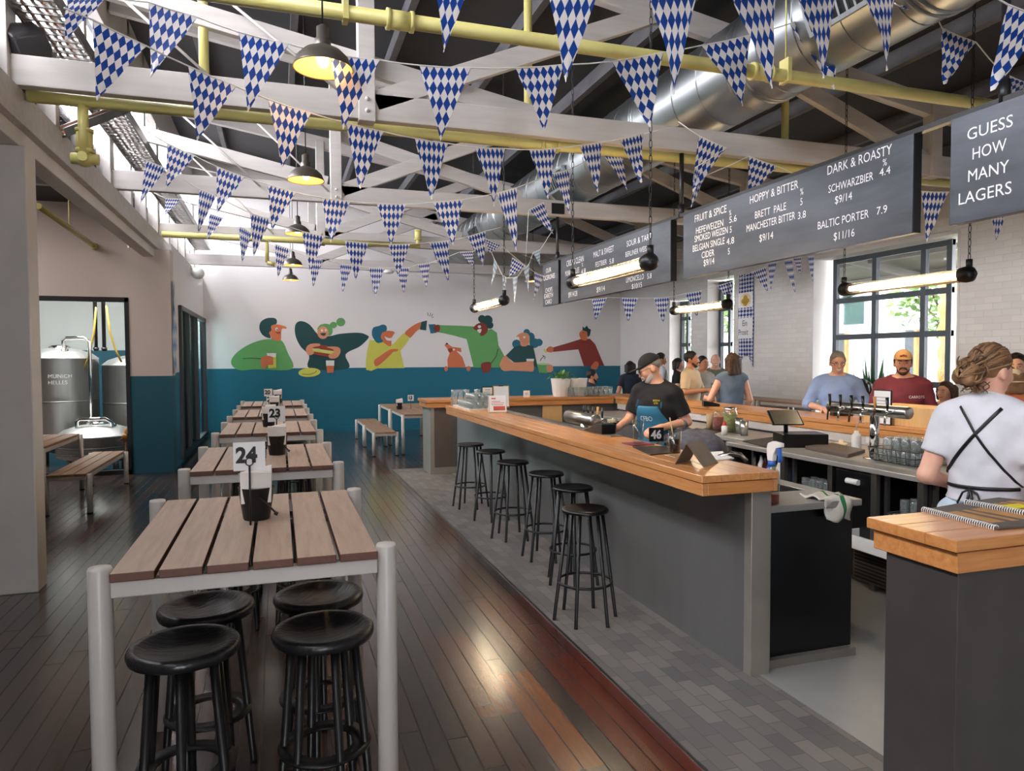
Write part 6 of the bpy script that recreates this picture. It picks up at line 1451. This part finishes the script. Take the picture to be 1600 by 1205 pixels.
def person(label, x, y, rz, skin, top, bottom, hair, s=1.0, res=.012, lean=0, hy=0, hp=0, larm=None, rarm=None, sleeve=.55, female=False, build=1.0, cap=None, beard=None, glasses=False, bun=False, long_hair=0, bald=False, seat=None, smile=False, neck_cut=1.512, group=None, sleeves=True, low=False):
    t = thing('person', label, 'person', (x, y, 0), rz, group); t.scale = (s, s, s)
    dz = 0 if seat is None else seat-.92
    sw = .165 if female else .19; b_ = build
    def U(p): return (p[0], p[1]-lean*max(0, (p[2]-.95)/.5), p[2]+dz)
    NK = Vector(U((0, -.005, 1.555))); Mh = Matrix.Translation(NK) @ Matrix.Rotation(hy, 4, 'Z') @ Matrix.Rotation(hp, 4, 'X'); R3 = [list(r) for r in Mh.to_3x3()]
    HP = lambda a, b, c: tuple(Mh @ Vector((a, b, c)))
    larm = larm or ((.25, .03, 1.14), (.24, -.06, .9), (0, -.2, -1), (1, 0, 0)); rarm = rarm or ((-.25, .03, 1.14), (-.24, -.06, .9), (0, -.2, -1), (-1, 0, 0))
    arms = []
    for sd, (el, wr, hd, hn) in ((1, larm), (-1, rarm)):
        sh = U((sd*sw, .012, 1.412)); arms.append((sd, Vector(sh), Vector((el[0], el[1], el[2]+dz)), Vector((wr[0], wr[1], wr[2]+dz)), hd, hn))
    pts = [q for a in arms for q in a[1:4]]+[Vector(HP(0, 0, .2)), Vector((0, -.3, 0)), Vector((0, .25, 0))]
    if seat is not None: pts += [Vector((0, -.62, .3))]
    lo = [min(p[i] for p in pts)-.17 for i in range(3)]; hi = [max(p[i] for p in pts)+.17 for i in range(3)]
    lo[0] = min(lo[0], -.3); hi[0] = max(hi[0], .3); lo[2] = -.02; hi[2] = max(hi[2], HP(0, 0, .26)[2])
    # ---- continuous body
    S = SDF(lo, hi, res); hw = .1
    if seat is None: legs = [((sd*.09, 0, .9), (sd*.1, -.012, .5), (sd*.1, .025, .09), (sd*.1, .045, .045), (sd*.115, -.13, .032)) for sd in (-1, 1)]
    else: legs = [((sd*.09, 0, seat-.03), (sd*.12, -.42, seat-.02), (sd*.12, -.4, .09), (sd*.12, -.38, .045), (sd*.13, -.55, .032)) for sd in (-1, 1)]
    for hp_, kn, an, he, to in legs:
        S.cone(hp_, kn, .088*b_, .056, .04); S.cone(kn, an, .056, .037, .03); S.cone(he, to, .042, .032, .03)
    torso = [(U((0, .005, .95)), (.165*b_ if not female else .172*b_, .115*b_, .12)), (U((0, .0, 1.12)), ((.142 if not female else .128)*b_, .102*b_, .15)), (U((0, .0, 1.3)), ((.168 if not female else .15)*b_, .112*b_, .19))]
    for c, r in torso: S.ell(c, r, .05)
    for sd in (-1, 1): S.cone(U((sd*.02, .02, 1.5)), U((sd*sw*.8, .012, 1.425)), .05, .052, .04)
    S.cone(U((-sw*.72, .012, 1.415)), U((sw*.72, .012, 1.415)), .062, .062, .05); S.cone(U((0, .02, 1.4)), tuple(NK+Vector((0, .012, .02))), .06, .05, .04)
    if female:
        for sd in (-1, 1): S.ell(U((sd*.075, -.085, 1.27)), (.06, .055, .062), .04)
    for sd, sh, el, wr, hd, hn in arms:
        S.cone(sh, el, .052*b_**.5, .042, .04); S.cone(el, wr, .042, .027, .02); hand(S, wr, hd, hn, -sd, .55)
    hk = .02
    S.ell(HP(0, .012, .115), (.074, .094, .092), hk, R3); S.ell(HP(0, -.022, .055), (.057, .07, .078), .035, R3); S.ell(HP(0, -.055, .012), (.03, .028, .022), .03, R3)
    S.cone(HP(0, -.088, .098), HP(0, -.108, .058), .010, .0135, .014); S.ell(HP(0, -.083, .10), (.045, .012, .012), .02, R3)
    for sd in (-1, 1): S.ell(HP(sd*.074, .018, .075), (.012, .022, .033), .01, R3); S.ell(HP(sd*.035, -.07, .06), (.022, .02, .022), .02, R3)
    S.mesh('body', skin, t)
    # ---- clothes
    g = .014
    T = SDF(lo, hi, res); hem = .86 if not low else (low if low is not True else .8)
    for c, r in torso: T.ell(c, [q+g+.004 for q in r], .05)
    for sd in (-1, 1): T.cone(U((sd*.02, .02, 1.5)), U((sd*sw*.8, .012, 1.425)), .05+g, .052+g, .04)
    T.cone(U((-sw*.72, .012, 1.415)), U((sw*.72, .012, 1.415)), .062+g, .062+g, .05)
    if female:
        for sd in (-1, 1): T.ell(U((sd*.075, -.085, 1.27)), (.06+g, .055+g, .062+g), .04)
    T.plane(U((0, 0, neck_cut)), (0, -.42, 1)); T.plane(U((0, 0, hem)), (0, 0, -1))
    for sd, sh, el, wr, hd, hn in arms:
        if not sleeves: 
            T.cone(sh, sh+(el-sh)*.12, .05+g, .05+g, .02, cut=(tuple(sh+(el-sh)*.1), tuple((el-sh).normalized()))); continue
        d = (el-sh).normalized()
        if sleeve <= 1: c = sh+(el-sh)*sleeve; T.cone(sh, el, .054*b_**.5+g, .052+g, .035, cut=(tuple(c), tuple(d)))
        else:
            T.cone(sh, el, .054*b_**.5+g, .046+g, .035); d2 = (wr-el).normalized(); c = el+(wr-el)*(sleeve-1); T.cone(el, wr, .044+g, .034+g, .02, cut=(tuple(c), tuple(d2)))
    T.wrinkle(.0032, x*7); T.mesh('shirt' if not (not sleeves) else 'vest', top, t)
    Bt = SDF(lo, [hi[0], hi[1], 1.05+max(0, dz)], res)
    for hp_, kn, an, he, to in legs: Bt.cone(hp_, kn, .088*b_+g, .06+g, .04); Bt.cone(kn, an, .06+g, .045+g, .03)
    Bt.ell(torso[0][0], [q+g for q in torso[0][1]], .05); Bt.plane((0, 0, .075), (0, 0, -1)); Bt.wrinkle(.0025, y*5); Bt.mesh('trousers', bottom, t)
    for hp_, kn, an, he, to in legs:
        sx = to[0]; Sh = SDF((sx-.1, min(he[1], to[1])-.09, 0), (sx+.1, he[1]+.1, .13), .012); Sh.cone(he, to, .052, .042, .02); Sh.plane((0, 0, .006), (0, 0, -1)); Sh.mesh('shoe', 'shoe', t)
    q = MB(); q.tube([U((.066*math.cos(a*.3142), .012+.066*math.sin(a*.3142), neck_cut-.006+.42*(.012+.066*math.sin(a*.3142)))) for a in range(20)], .0075, n=8, closed=True); q.build('collar', top, t)
    # ---- head details
    fr = min(res, .0075); c0 = HP(0, 0, .1); bl = [q-.24 for q in c0]; bh = [q+.2 for q in c0]
    if hair:
        Hh = SDF([c0[0]-.2, c0[1]-.2, c0[2]-(.4 if long_hair else .22)], [q+.2 for q in c0], fr)
        Hh.ell(HP(0, .016, .122), (.0815, .1, .097) if not bald else (.079, .098, .09), 0, R3)
        n1 = tuple(Mh.to_3x3() @ Vector((0, -.78, -.62))); Hh.plane(HP(0, -.062, .152) if not bald else HP(0, .02, .12), n1)
        nd = tuple(Mh.to_3x3() @ Vector((0, -.25, -1))); Hh.plane(HP(0, 0, .045 if not long_hair else .0), nd)
        if bald: Hh.plane(HP(0, 0, .135), tuple(Mh.to_3x3() @ Vector((0, 0, 1))))
        for sd in (-1, 1):
            if not female and not bald: Hh.cone(HP(sd*.073, -.012, .12), HP(sd*.073, -.008, .085), .012, .008, .01)
        if long_hair:
            for a_ in (-.06, -.02, .02, .06): Hh.cone(HP(a_, .07, .12), HP(a_*1.25, .085, .1-long_hair), .05, .035, .03)
            for sd in (-1, 1): Hh.cone(HP(sd*.08, .0, .12), HP(sd*.095, .02, .1-long_hair*.8), .03, .022, .02)
        if bun:
            for k_, (p, r) in enumerate((((.0, .135, .06), .05), ((.03, .165, .04), .03), ((-.03, .16, .08), .03), ((.02, .15, .1), .028), ((-.02, .17, .03), .028), ((0, .19, .06), .026))): Hh.ell(HP(*p), (r, r*.85, r), .015)
        X, Y, Z = np.meshgrid(*Hh.ax, indexing='ij', sparse=True); Hh.v = Hh.v+(.0022*np.sin(90*X+40*Z+20*Y)*np.sin(70*Z-60*Y)).astype(np.float32)
        Hh.mesh('hair', hair, t)
    if beard:
        Bd = SDF([q-.2 for q in c0], [q+.14 for q in c0], fr); Bd.ell(HP(0, -.024, .05), (.0625, .0755, .083), 0, R3); Bd.ell(HP(0, -.06, .0), (.036, .034, .034), .02, R3)
        Bd.plane(HP(0, -.06, .02), tuple(Mh.to_3x3() @ Vector((0, -.62, .78)))); Bd.plane(HP(0, -.0, 0), tuple(Mh.to_3x3() @ Vector((0, 1, .1)))); Bd.mesh('beard', beard, t)
        q = MB(); q.tube([HP(-.034, -.082, .018), HP(-.024, -.09, .036), HP(0, -.1, .042), HP(.024, -.09, .036), HP(.034, -.082, .018)], [.006, .0085, .008, .0085, .006], n=8); q.build('moustache', beard, t)
    if cap:
        Cp = SDF([q-.26 for q in c0], [q+.2 for q in c0], fr)
        Cp.ell(HP(0, .014, .122), (.086, .106, .102), 0, R3); Cp.plane(HP(0, -.02, .122), tuple(Mh.to_3x3() @ Vector((0, .12, -1))))
        if cap[0] == 'brim': Cp.ell(HP(0, -.115, .128), (.07, .075, .009), .012, R3)
        else: Cp.ell(HP(0, .012, .1), (.125, .145, .014), .03, R3)
        Cp.mesh('cap', cap[1], t)
    def dot(nm, p, r, m_, ry=None, rz_=None):
        q = MB(); q.ball(HP(*p), r, ry or r, rz_ or r, n=10, M=Mh.to_3x3().to_4x4()); return q.build(nm, m_, t)
    for sd in (-1, 1):
        e = dot('eye', (sd*.031, -.0795, .088), .0115, 'eye_white'); q = MB(); q.ball(HP(sd*.031, -.0885, .088), .006, .005, .006, n=8, M=Mh.to_3x3().to_4x4()); q.build('iris', 'eye_dark', e)
        q = MB(); q.tube([HP(sd*.014, -.0945, .108), HP(sd*.032, -.0955, .113), HP(sd*.05, -.084, .107)], [.003, .0042, .002], n=6); q.build('eyebrow', hair if hair and not bald else 'hair_grey', t)
    mo = -.006 if beard else 0; q = MB(); q.tube([HP(-.025, -.084+mo, .026+.008*smile), HP(-.01, -.0945+mo, .022), HP(.01, -.0945+mo, .022), HP(.025, -.084+mo, .026+.008*smile)], [.003, .0055, .0055, .003], n=8); q.build('mouth', 'lip' if not smile else 'eye_white', t)
    if glasses:
        q = MB()
        for sd in (-1, 1): q.tube([HP(sd*.033+.022*math.cos(a*.4488), -.1, .086+.017*math.sin(a*.4488)) for a in range(14)], .0022, n=6, closed=True); q.tube([HP(sd*.055, -.098, .092), HP(sd*.08, -.02, .094), HP(sd*.078, .02, .09)], .002, n=6)
        q.tube([HP(-.011, -.101, .09), HP(.011, -.101, .09)], .002, n=6); q.build('glasses', 'black_metal', t)
    t['_u'] = 0; del t['_u']
    return t, HP, U
R_ = math.radians
def gpos(u, dist_y): p = PY(u, 562, dist_y); return p.x, p.y
# the barman
x, y = gpos(1031, 5.62)
HD = (-.2, -1, -.15)
bm, HPb, Ub = person('person in black cap, black tee and teal apron pouring behind the bar', x, y, R_(-64), 'skin_a', 'tee_black', 'navy', 'hair_grey', s=.985, res=.0078, lean=.07, hy=R_(-50), hp=R_(25), larm=((.27, .02, 1.165), (.16, -.24, 1.12), (-.35, -1, -.2), (.3, -.2, 1)), rarm=((-.27, -.08, 1.17), (-.22, -.34, 1.1), (.1, -1, .05), (-1, 0, .2)),
    sleeve=.75, build=1.12, cap=('brim', 'cap_black'), beard='beard_white', glasses=True, bald=True)
Ap = SDF((-.3, -.36, .5), (.3, .05, 1.4), .01)
for c, r in (((0, .005, .95), (.22, .17, .13)), ((0, -.02, 1.12), (.2, .165, .15)), ((0, -.055, 1.27), (.2, .165, .17)), ((0, -.01, .75), (.22, .17, .2))): Ap.ell(c, r, .05)
Ap.plane((0, -.03, 0), (0, 1, 0)); Ap.plane((0, 0, 1.3), (0, 0, 1)); Ap.plane((0, 0, .55), (0, 0, -1)); Ap.plane((.1, 0, 1.3), (.9, 0, .42)); Ap.plane((-.1, 0, 1.3), (-.9, 0, .42)); Ap.mesh('apron', 'apron_teal', bm)
q = MB(); q.tube([(.13, -.17, 1.29), (.11, -.12, 1.44), (.06, .02, 1.5)], .008, n=6); q.tube([(-.13, -.17, 1.29), (-.11, -.12, 1.44), (-.06, .02, 1.5)], .008, n=6); q.build('apron_strap', 'apron_teal', bm)
q = MB(); q.cyl((.262, .008, 1.16), (.249, -.035, 1.152), .0455, .0445, n=20); q.build('tattoo', 'tattoo', bm)
M_ = bm.matrix_basis; c = Matrix.Translation(bm.location) @ Matrix.Rotation(R_(-64), 4, 'Z') @ Vector((-.19, -.44, 1.05))
t = thing('stout_glass', 'pint of dark stout held low by the barman', 'drink', (c.x, c.y, 1.03)); q = MB(); q.lathe([(0, .003), (.034, .003), (.036, .01), (.044, .15), (.042, .15), (.034, .02), (0, .016)], n=22); q.build('glass', 'clear_glass', t); q = MB(); q.lathe([(0, .018), (.033, .018), (.0395, .115), (0, .115)], n=22); q.build('stout', 'stout', t); q = MB(); q.lathe([(.0395, .116), (.041, .14), (0, .142)], n=22); q.build('foam', 'cream', t)
# the woman in the white tee, seen from behind
x, y = gpos(1546, 2.47)
wm, HPw, Uw = person('person with messy bun, white tee and crossed black apron straps seen from behind', x, y, R_(110), 'skin_c', 'tee_white', 'jeans_light', 'hair_light', s=.995, res=.0085, hy=R_(-18), hp=R_(6), larm=((.235, .07, 1.13), (.2, -.17, 1.06), (-.5, -1, 0), (.4, 0, 1)), rarm=((-.245, .05, 1.12), (-.24, -.17, 1.04), (.4, -1, 0), (-.4, 0, 1)), sleeve=.62, female=True, build=1.1, bun=True, low=1.03, neck_cut=1.52)
from mathutils.bvhtree import BVHTree
shirt = [o for o in wm.children if o.name.startswith('shirt')][0]; bv = BVHTree.FromPolygons([v.co for v in shirt.data.vertices], [tuple(p.vertices) for p in shirt.data.polygons])
def onback(x_, z_):
    h_ = bv.ray_cast(Vector((x_, 1, z_)), Vector((0, -1, 0))); return (h_[0]+Vector((0, .006, 0))) if h_[0] is not None else Vector((x_, .05, z_))
def strap(nm, P):
    pts = [onback(P[0][0]+(P[1][0]-P[0][0])*k/14, P[0][1]+(P[1][1]-P[0][1])*k/14) for k in range(15)]
    q = MB(); q.tube(pts, .0085, n=6, ry=.004); q.build(nm, 'black_metal', wm)
strap('apron_strap', ((-.085, 1.475), (.155, 1.15))); strap('apron_strap', ((.085, 1.475), (-.155, 1.12))); strap('waist_tie', ((.145, 1.1), (-.15, 1.11)))
hr = [o for o in wm.children if o.name.startswith('hair')][0]; hb = BVHTree.FromPolygons([v.co for v in hr.data.vertices], [tuple(p.vertices) for p in hr.data.polygons])
rnd = random.Random(8); q = MB()
bunc = Vector(HPw(0, .13, .06)); hc = Vector(HPw(0, .01, .1))
for k in range(90):
    a = k*2.39996; el = rnd.uniform(.15, 1.25)
    st = hc+Vector((math.cos(a)*math.cos(el), math.sin(a)*math.cos(el), math.sin(el)))*.13; pts = []
    for i in range(9):
        p = st.lerp(bunc, i/8); d = (p-hc); d = d.normalized() if d.length > 1e-4 else Vector((0, 0, 1)); h_ = hb.ray_cast(hc+d*.4, -d)
        if h_[0] is not None: pts.append(h_[0]+d*.001)
    if len(pts) > 3: q.tube(pts, [.001]+[.0042]*(len(pts)-2)+[.002], n=5, mi=k % 3)
for k in range(60):
    a = rnd.uniform(0, 6.28); c_ = bunc+Vector((rnd.gauss(0, .022), rnd.gauss(.0, .022), rnd.gauss(0, .024))); r_ = rnd.uniform(.018, .04); ax = Vector((rnd.gauss(0, 1), rnd.gauss(0, 1), rnd.gauss(0, 1))).normalized(); u_ = ax.orthogonal().normalized(); w_ = ax.cross(u_); n_ = rnd.uniform(2.5, 5)
    q.tube([c_+(u_*math.cos(n_*i/9)+w_*math.sin(n_*i/9))*r_+ax*.002*i for i in range(10)], [.001]+[.0038]*8+[.001], n=5, mi=k % 3)
for k in range(14):
    p0 = Vector(HPw(rnd.uniform(-.06, .06), .085, .03)); q.tube([p0+Vector((.012*math.sin(i*1.1+k), .004*i, -.009*i)) for i in range(7)], [.0025]*6+[.0008], n=5, mi=k % 3)
mat('hair_gold', '#93704b', .6, var=.2); mat('hair_ash', '#5f452f', .6, var=.2)
q.build('hair_strands', ['hair_light', 'hair_gold', 'hair_ash'], wm)
b0 = onback(0.02, 1.1); q = MB()
for sd in (-1, 1):
    q.tube([b0+Vector((sd*x_, .012, z_)) for x_, z_ in ((0, 0), (.03, -.02), (.05, -.07), (.04, -.11), (.02, -.1), (.008, -.05), (0, 0))], .005, n=6); q.tube([b0+Vector((sd*x_, .012, z_)) for x_, z_ in ((0, 0), (.012, -.06), (.02, -.13), (.022, -.17))], .006, n=6)
q.build('bow', 'black_metal', wm)
# customers at the street-side counter
CW = lambda u, x_: (x_, PX(u, 562, x_).y)
x, y = CW(1308, 5.92)
person('person with grey hair, glasses and light blue shirt smiling at the street-side counter', x, y, R_(-40), 'skin_c', 'shirt_blue', 'jeans', 'hair_grey', s=1.0, res=.0095, lean=.04, hy=R_(8), hp=R_(10), larm=((.3, -.02, 1.17), (.16, -.26, 1.135), (-.3, -1, 0), (.2, 0, 1)), rarm=((-.3, -.02, 1.17), (-.14, -.27, 1.135), (.3, -1, 0), (-.2, 0, 1)), sleeve=1.25, build=1.06, glasses=True, smile=True, low=True)
x, y = CW(1411, 5.86)
mm, HPm, Um = person('person in maroon tee and tan cap with brown beard waiting at the counter', x, y, R_(-45), 'skin_a', 'tee_maroon', 'jeans', 'hair_brown', s=1.0, res=.009, hy=R_(0), hp=R_(2), larm=((.255, .03, 1.14), (.25, -.1, .92), (0, -.5, -1), (1, 0, 0)), rarm=((-.255, .03, 1.14), (-.25, -.1, .92), (0, -.5, -1), (-1, 0, 0)), sleeve=.85, build=1.1, cap=('brim', 'cap_tan'), beard='beard_brown')
q = MB()
for sd in (-1, 0, 1): q.ball(HPm(sd*.02, -.09, .165-.006*abs(sd)), .013, .006, .009, n=8)
q.build('cap_emblem', 'mu_red', mm)
bshirt = [o for o in bm.children if o.name.startswith('shirt')][0]; bap = [o for o in bm.children if o.name.startswith('apron') and 'strap' not in o.name][0]
def onto(ob):
    b_ = BVHTree.FromPolygons([v.co for v in ob.data.vertices], [tuple(p.vertices) for p in ob.data.polygons])
    def f(x_, z_):
        h_ = b_.ray_cast(Vector((x_, -1, z_)), Vector((0, 1, 0))); return (h_[0]+Vector((0, -.003, 0))) if h_[0] is not None else Vector((x_, -.2, z_))
    return f
text_mesh('apron_print', [('CFBO', -.07, 1.17, .06, .85)], onto(bap), 'board_letter', bm, False)
text_mesh('chest_print', [('BREW', .055, 1.345, .022, 1), ('CO', .065, 1.322, .022, 1)], onto(bshirt), 'yellow_note', bm, False)
shirt = [o for o in mm.children if o.name.startswith('shirt')][0]; bv = BVHTree.FromPolygons([v.co for v in shirt.data.vertices], [tuple(p.vertices) for p in shirt.data.polygons])
def onchest(x_, z_):
    h_ = bv.ray_cast(Vector((x_, -1, z_)), Vector((0, 1, 0))); return (h_[0]+Vector((0, -.003, 0))) if h_[0] is not None else Vector((x_, -.15, z_))
text_mesh('chest_print', [('CARROTS', .05, 1.3, .036, .85)], onchest, 'board_letter', mm, False)
x, y = CW(1588, 6.4)
wv, HPv, Uv = person('person with dark hair and sunglasses on top at the right edge of the photo', x, y, R_(-50), 'skin_c', 'tee_grey', 'jeans', 'hair_dark', s=.98, res=.0095, hy=R_(-5), female=True, long_hair=.1)
q = MB()
for sd in (-1, 1): q.tube([HPv(sd*.033+.026*math.cos(a*.4488), -.075+.0, .185+.014*math.sin(a*.4488)) for a in range(14)], .005, n=6, closed=True); q.tube([HPv(sd*.06, -.07, .185), HPv(sd*.085, .02, .15)], .003, n=6)
q.build('sunglasses', 'black_satin', wv)
x, y = CW(1583, 5.86); person('person under a beige bucket hat at the right edge, seen from behind', x, y, R_(150), 'skin_c', 'mu_orange', 'jeans', 'hair_light', s=.9, res=.011, female=True, cap=('bucket', 'hat_beige'), long_hair=.08)
# the group at the far end of the street-side counter
x, y = CW(1080, 5.88)
person('person in beige short-sleeved shirt laughing with a dark drink in hand', x, y, R_(38), 'skin_b', 'shirt_beige', 'jeans', 'hair_dark', s=1.02, res=.0105, hy=R_(14), larm=((.26, -.06, 1.17), (.1, -.28, 1.2), (-.6, -1, .1), (.5, .3, 1)), rarm=((-.28, .0, 1.17), (-.06, -.25, 1.2), (.6, -1, .1), (-.5, -.3, 1)), sleeve=.85, build=1.1, beard='beard_brown', smile=True, low=True)
c = Matrix.Translation((x, y, 0)) @ Matrix.Rotation(R_(38), 4, 'Z') @ Vector((.03, -.33, 1.2))
t = thing('drink_glass', 'glass of dark drink held by the person in the beige shirt', 'drink', (c.x, c.y, 1.19)); q = MB(); q.lathe([(0, .003), (.034, .003), (.042, .14), (.04, .14), (.032, .01), (0, .01)], n=18); q.build('glass', 'clear_glass', t); q = MB(); q.lathe([(0, .012), (.033, .012), (.038, .07), (0, .07)], n=18); q.build('drink', 'cola', t)
x, y = CW(1143, 5.95)
person('person with long brown hair in a denim vest, seen from behind at the counter', x, y, R_(166), 'skin_c', 'denim', 'jeans', 'hair_mid', s=1.0, res=.0105, hy=R_(16), female=True, build=1.12, sleeves=False, long_hair=.17, larm=((.3, .0, 1.13), (.26, -.27, 1.13), (0, -1, 0), (1, 0, .3)), rarm=((-.25, .04, 1.12), (-.24, -.1, .9), (0, -.3, -1), (-1, 0, 0)))
x, y = CW(1033, 7.1); person('person in white tee with short dark hair, turned away in the far group', x, y, R_(75), 'skin_b', 'tee_white', 'jeans', 'hair_dark', res=.0125, s=1.02)
x, y = CW(1060, 7.25); person('person with dark bobbed hair between the white tee and the beige shirt', x, y, R_(60), 'skin_c', 'tee_black', 'jeans', 'hair_dark', res=.0125, s=.96, female=True, long_hair=.1)
x, y = CW(1098, 6.6); person('person in grey tee with dark hair just behind the one in beige', x, y, R_(10), 'skin_b', 'tee_grey', 'jeans', 'hair_dark', res=.0125, s=.98)
x, y = CW(1118, 7.3); person('person with bald head and green shirt smiling in the far group', x, y, R_(-30), 'skin_c', 'shirt_green', 'jeans', 'hair_grey', res=.0125, s=1.0, bald=True, smile=True)
x, y = CW(984, 6.3); person('person in a dark top half hidden behind the barman', x, y, R_(170), 'skin_b', 'navy', 'jeans', 'hair_dark', res=.0125, s=.93, female=True, long_hair=.12)
# seated ones, each on a stool
def sitter(label, x, y, rz, skin, top, hair, seat=.47, **kw):
    person(label, x, y, rz, skin, top, 'jeans', hair, res=.0125, seat=seat+.09, larm=((.24, -.08, 1.16), (.1, -.3, 1.12), (0, -1, 0), (0, 0, 1)), rarm=((-.24, -.08, 1.16), (-.1, -.3, 1.12), (0, -1, 0), (0, 0, 1)), **kw)
    s_ = stool((x, y, 0), 'low dark stool under the '+label.replace('person', 'seated person'), 'low stools under seated customers', .17, seat, .12, .18, .014, .18, 0, False, 0, 4); s_['label'] = (('low dark stool under the ' + label.replace('person', 'seated person').replace(' and hand to mouth', '').replace(' and navy top', '')))
x, y = gpos(925, 12.2); sitter('person with dark beard and navy top by the teal wall', x, y, R_(75), 'skin_b', 'navy', 'hair_dark', .55, beard='hair_dark')
x, y = CW(1346, 7.5); sitter('person with dark hair and hand to mouth before the large window', x, y, R_(-80), 'skin_c', 'tee_white', 'hair_dark', female=True, long_hair=.06)
x, y = CW(1478, 7.6); sitter('person in pink top right of the one in maroon', x, y, R_(-80), 'skin_c', 'pink_top', 'hair_mid', female=True, long_hair=.12)
for o in [o for o in bpy.data.objects if o.location.z < -40]: bpy.data.objects.remove(o)
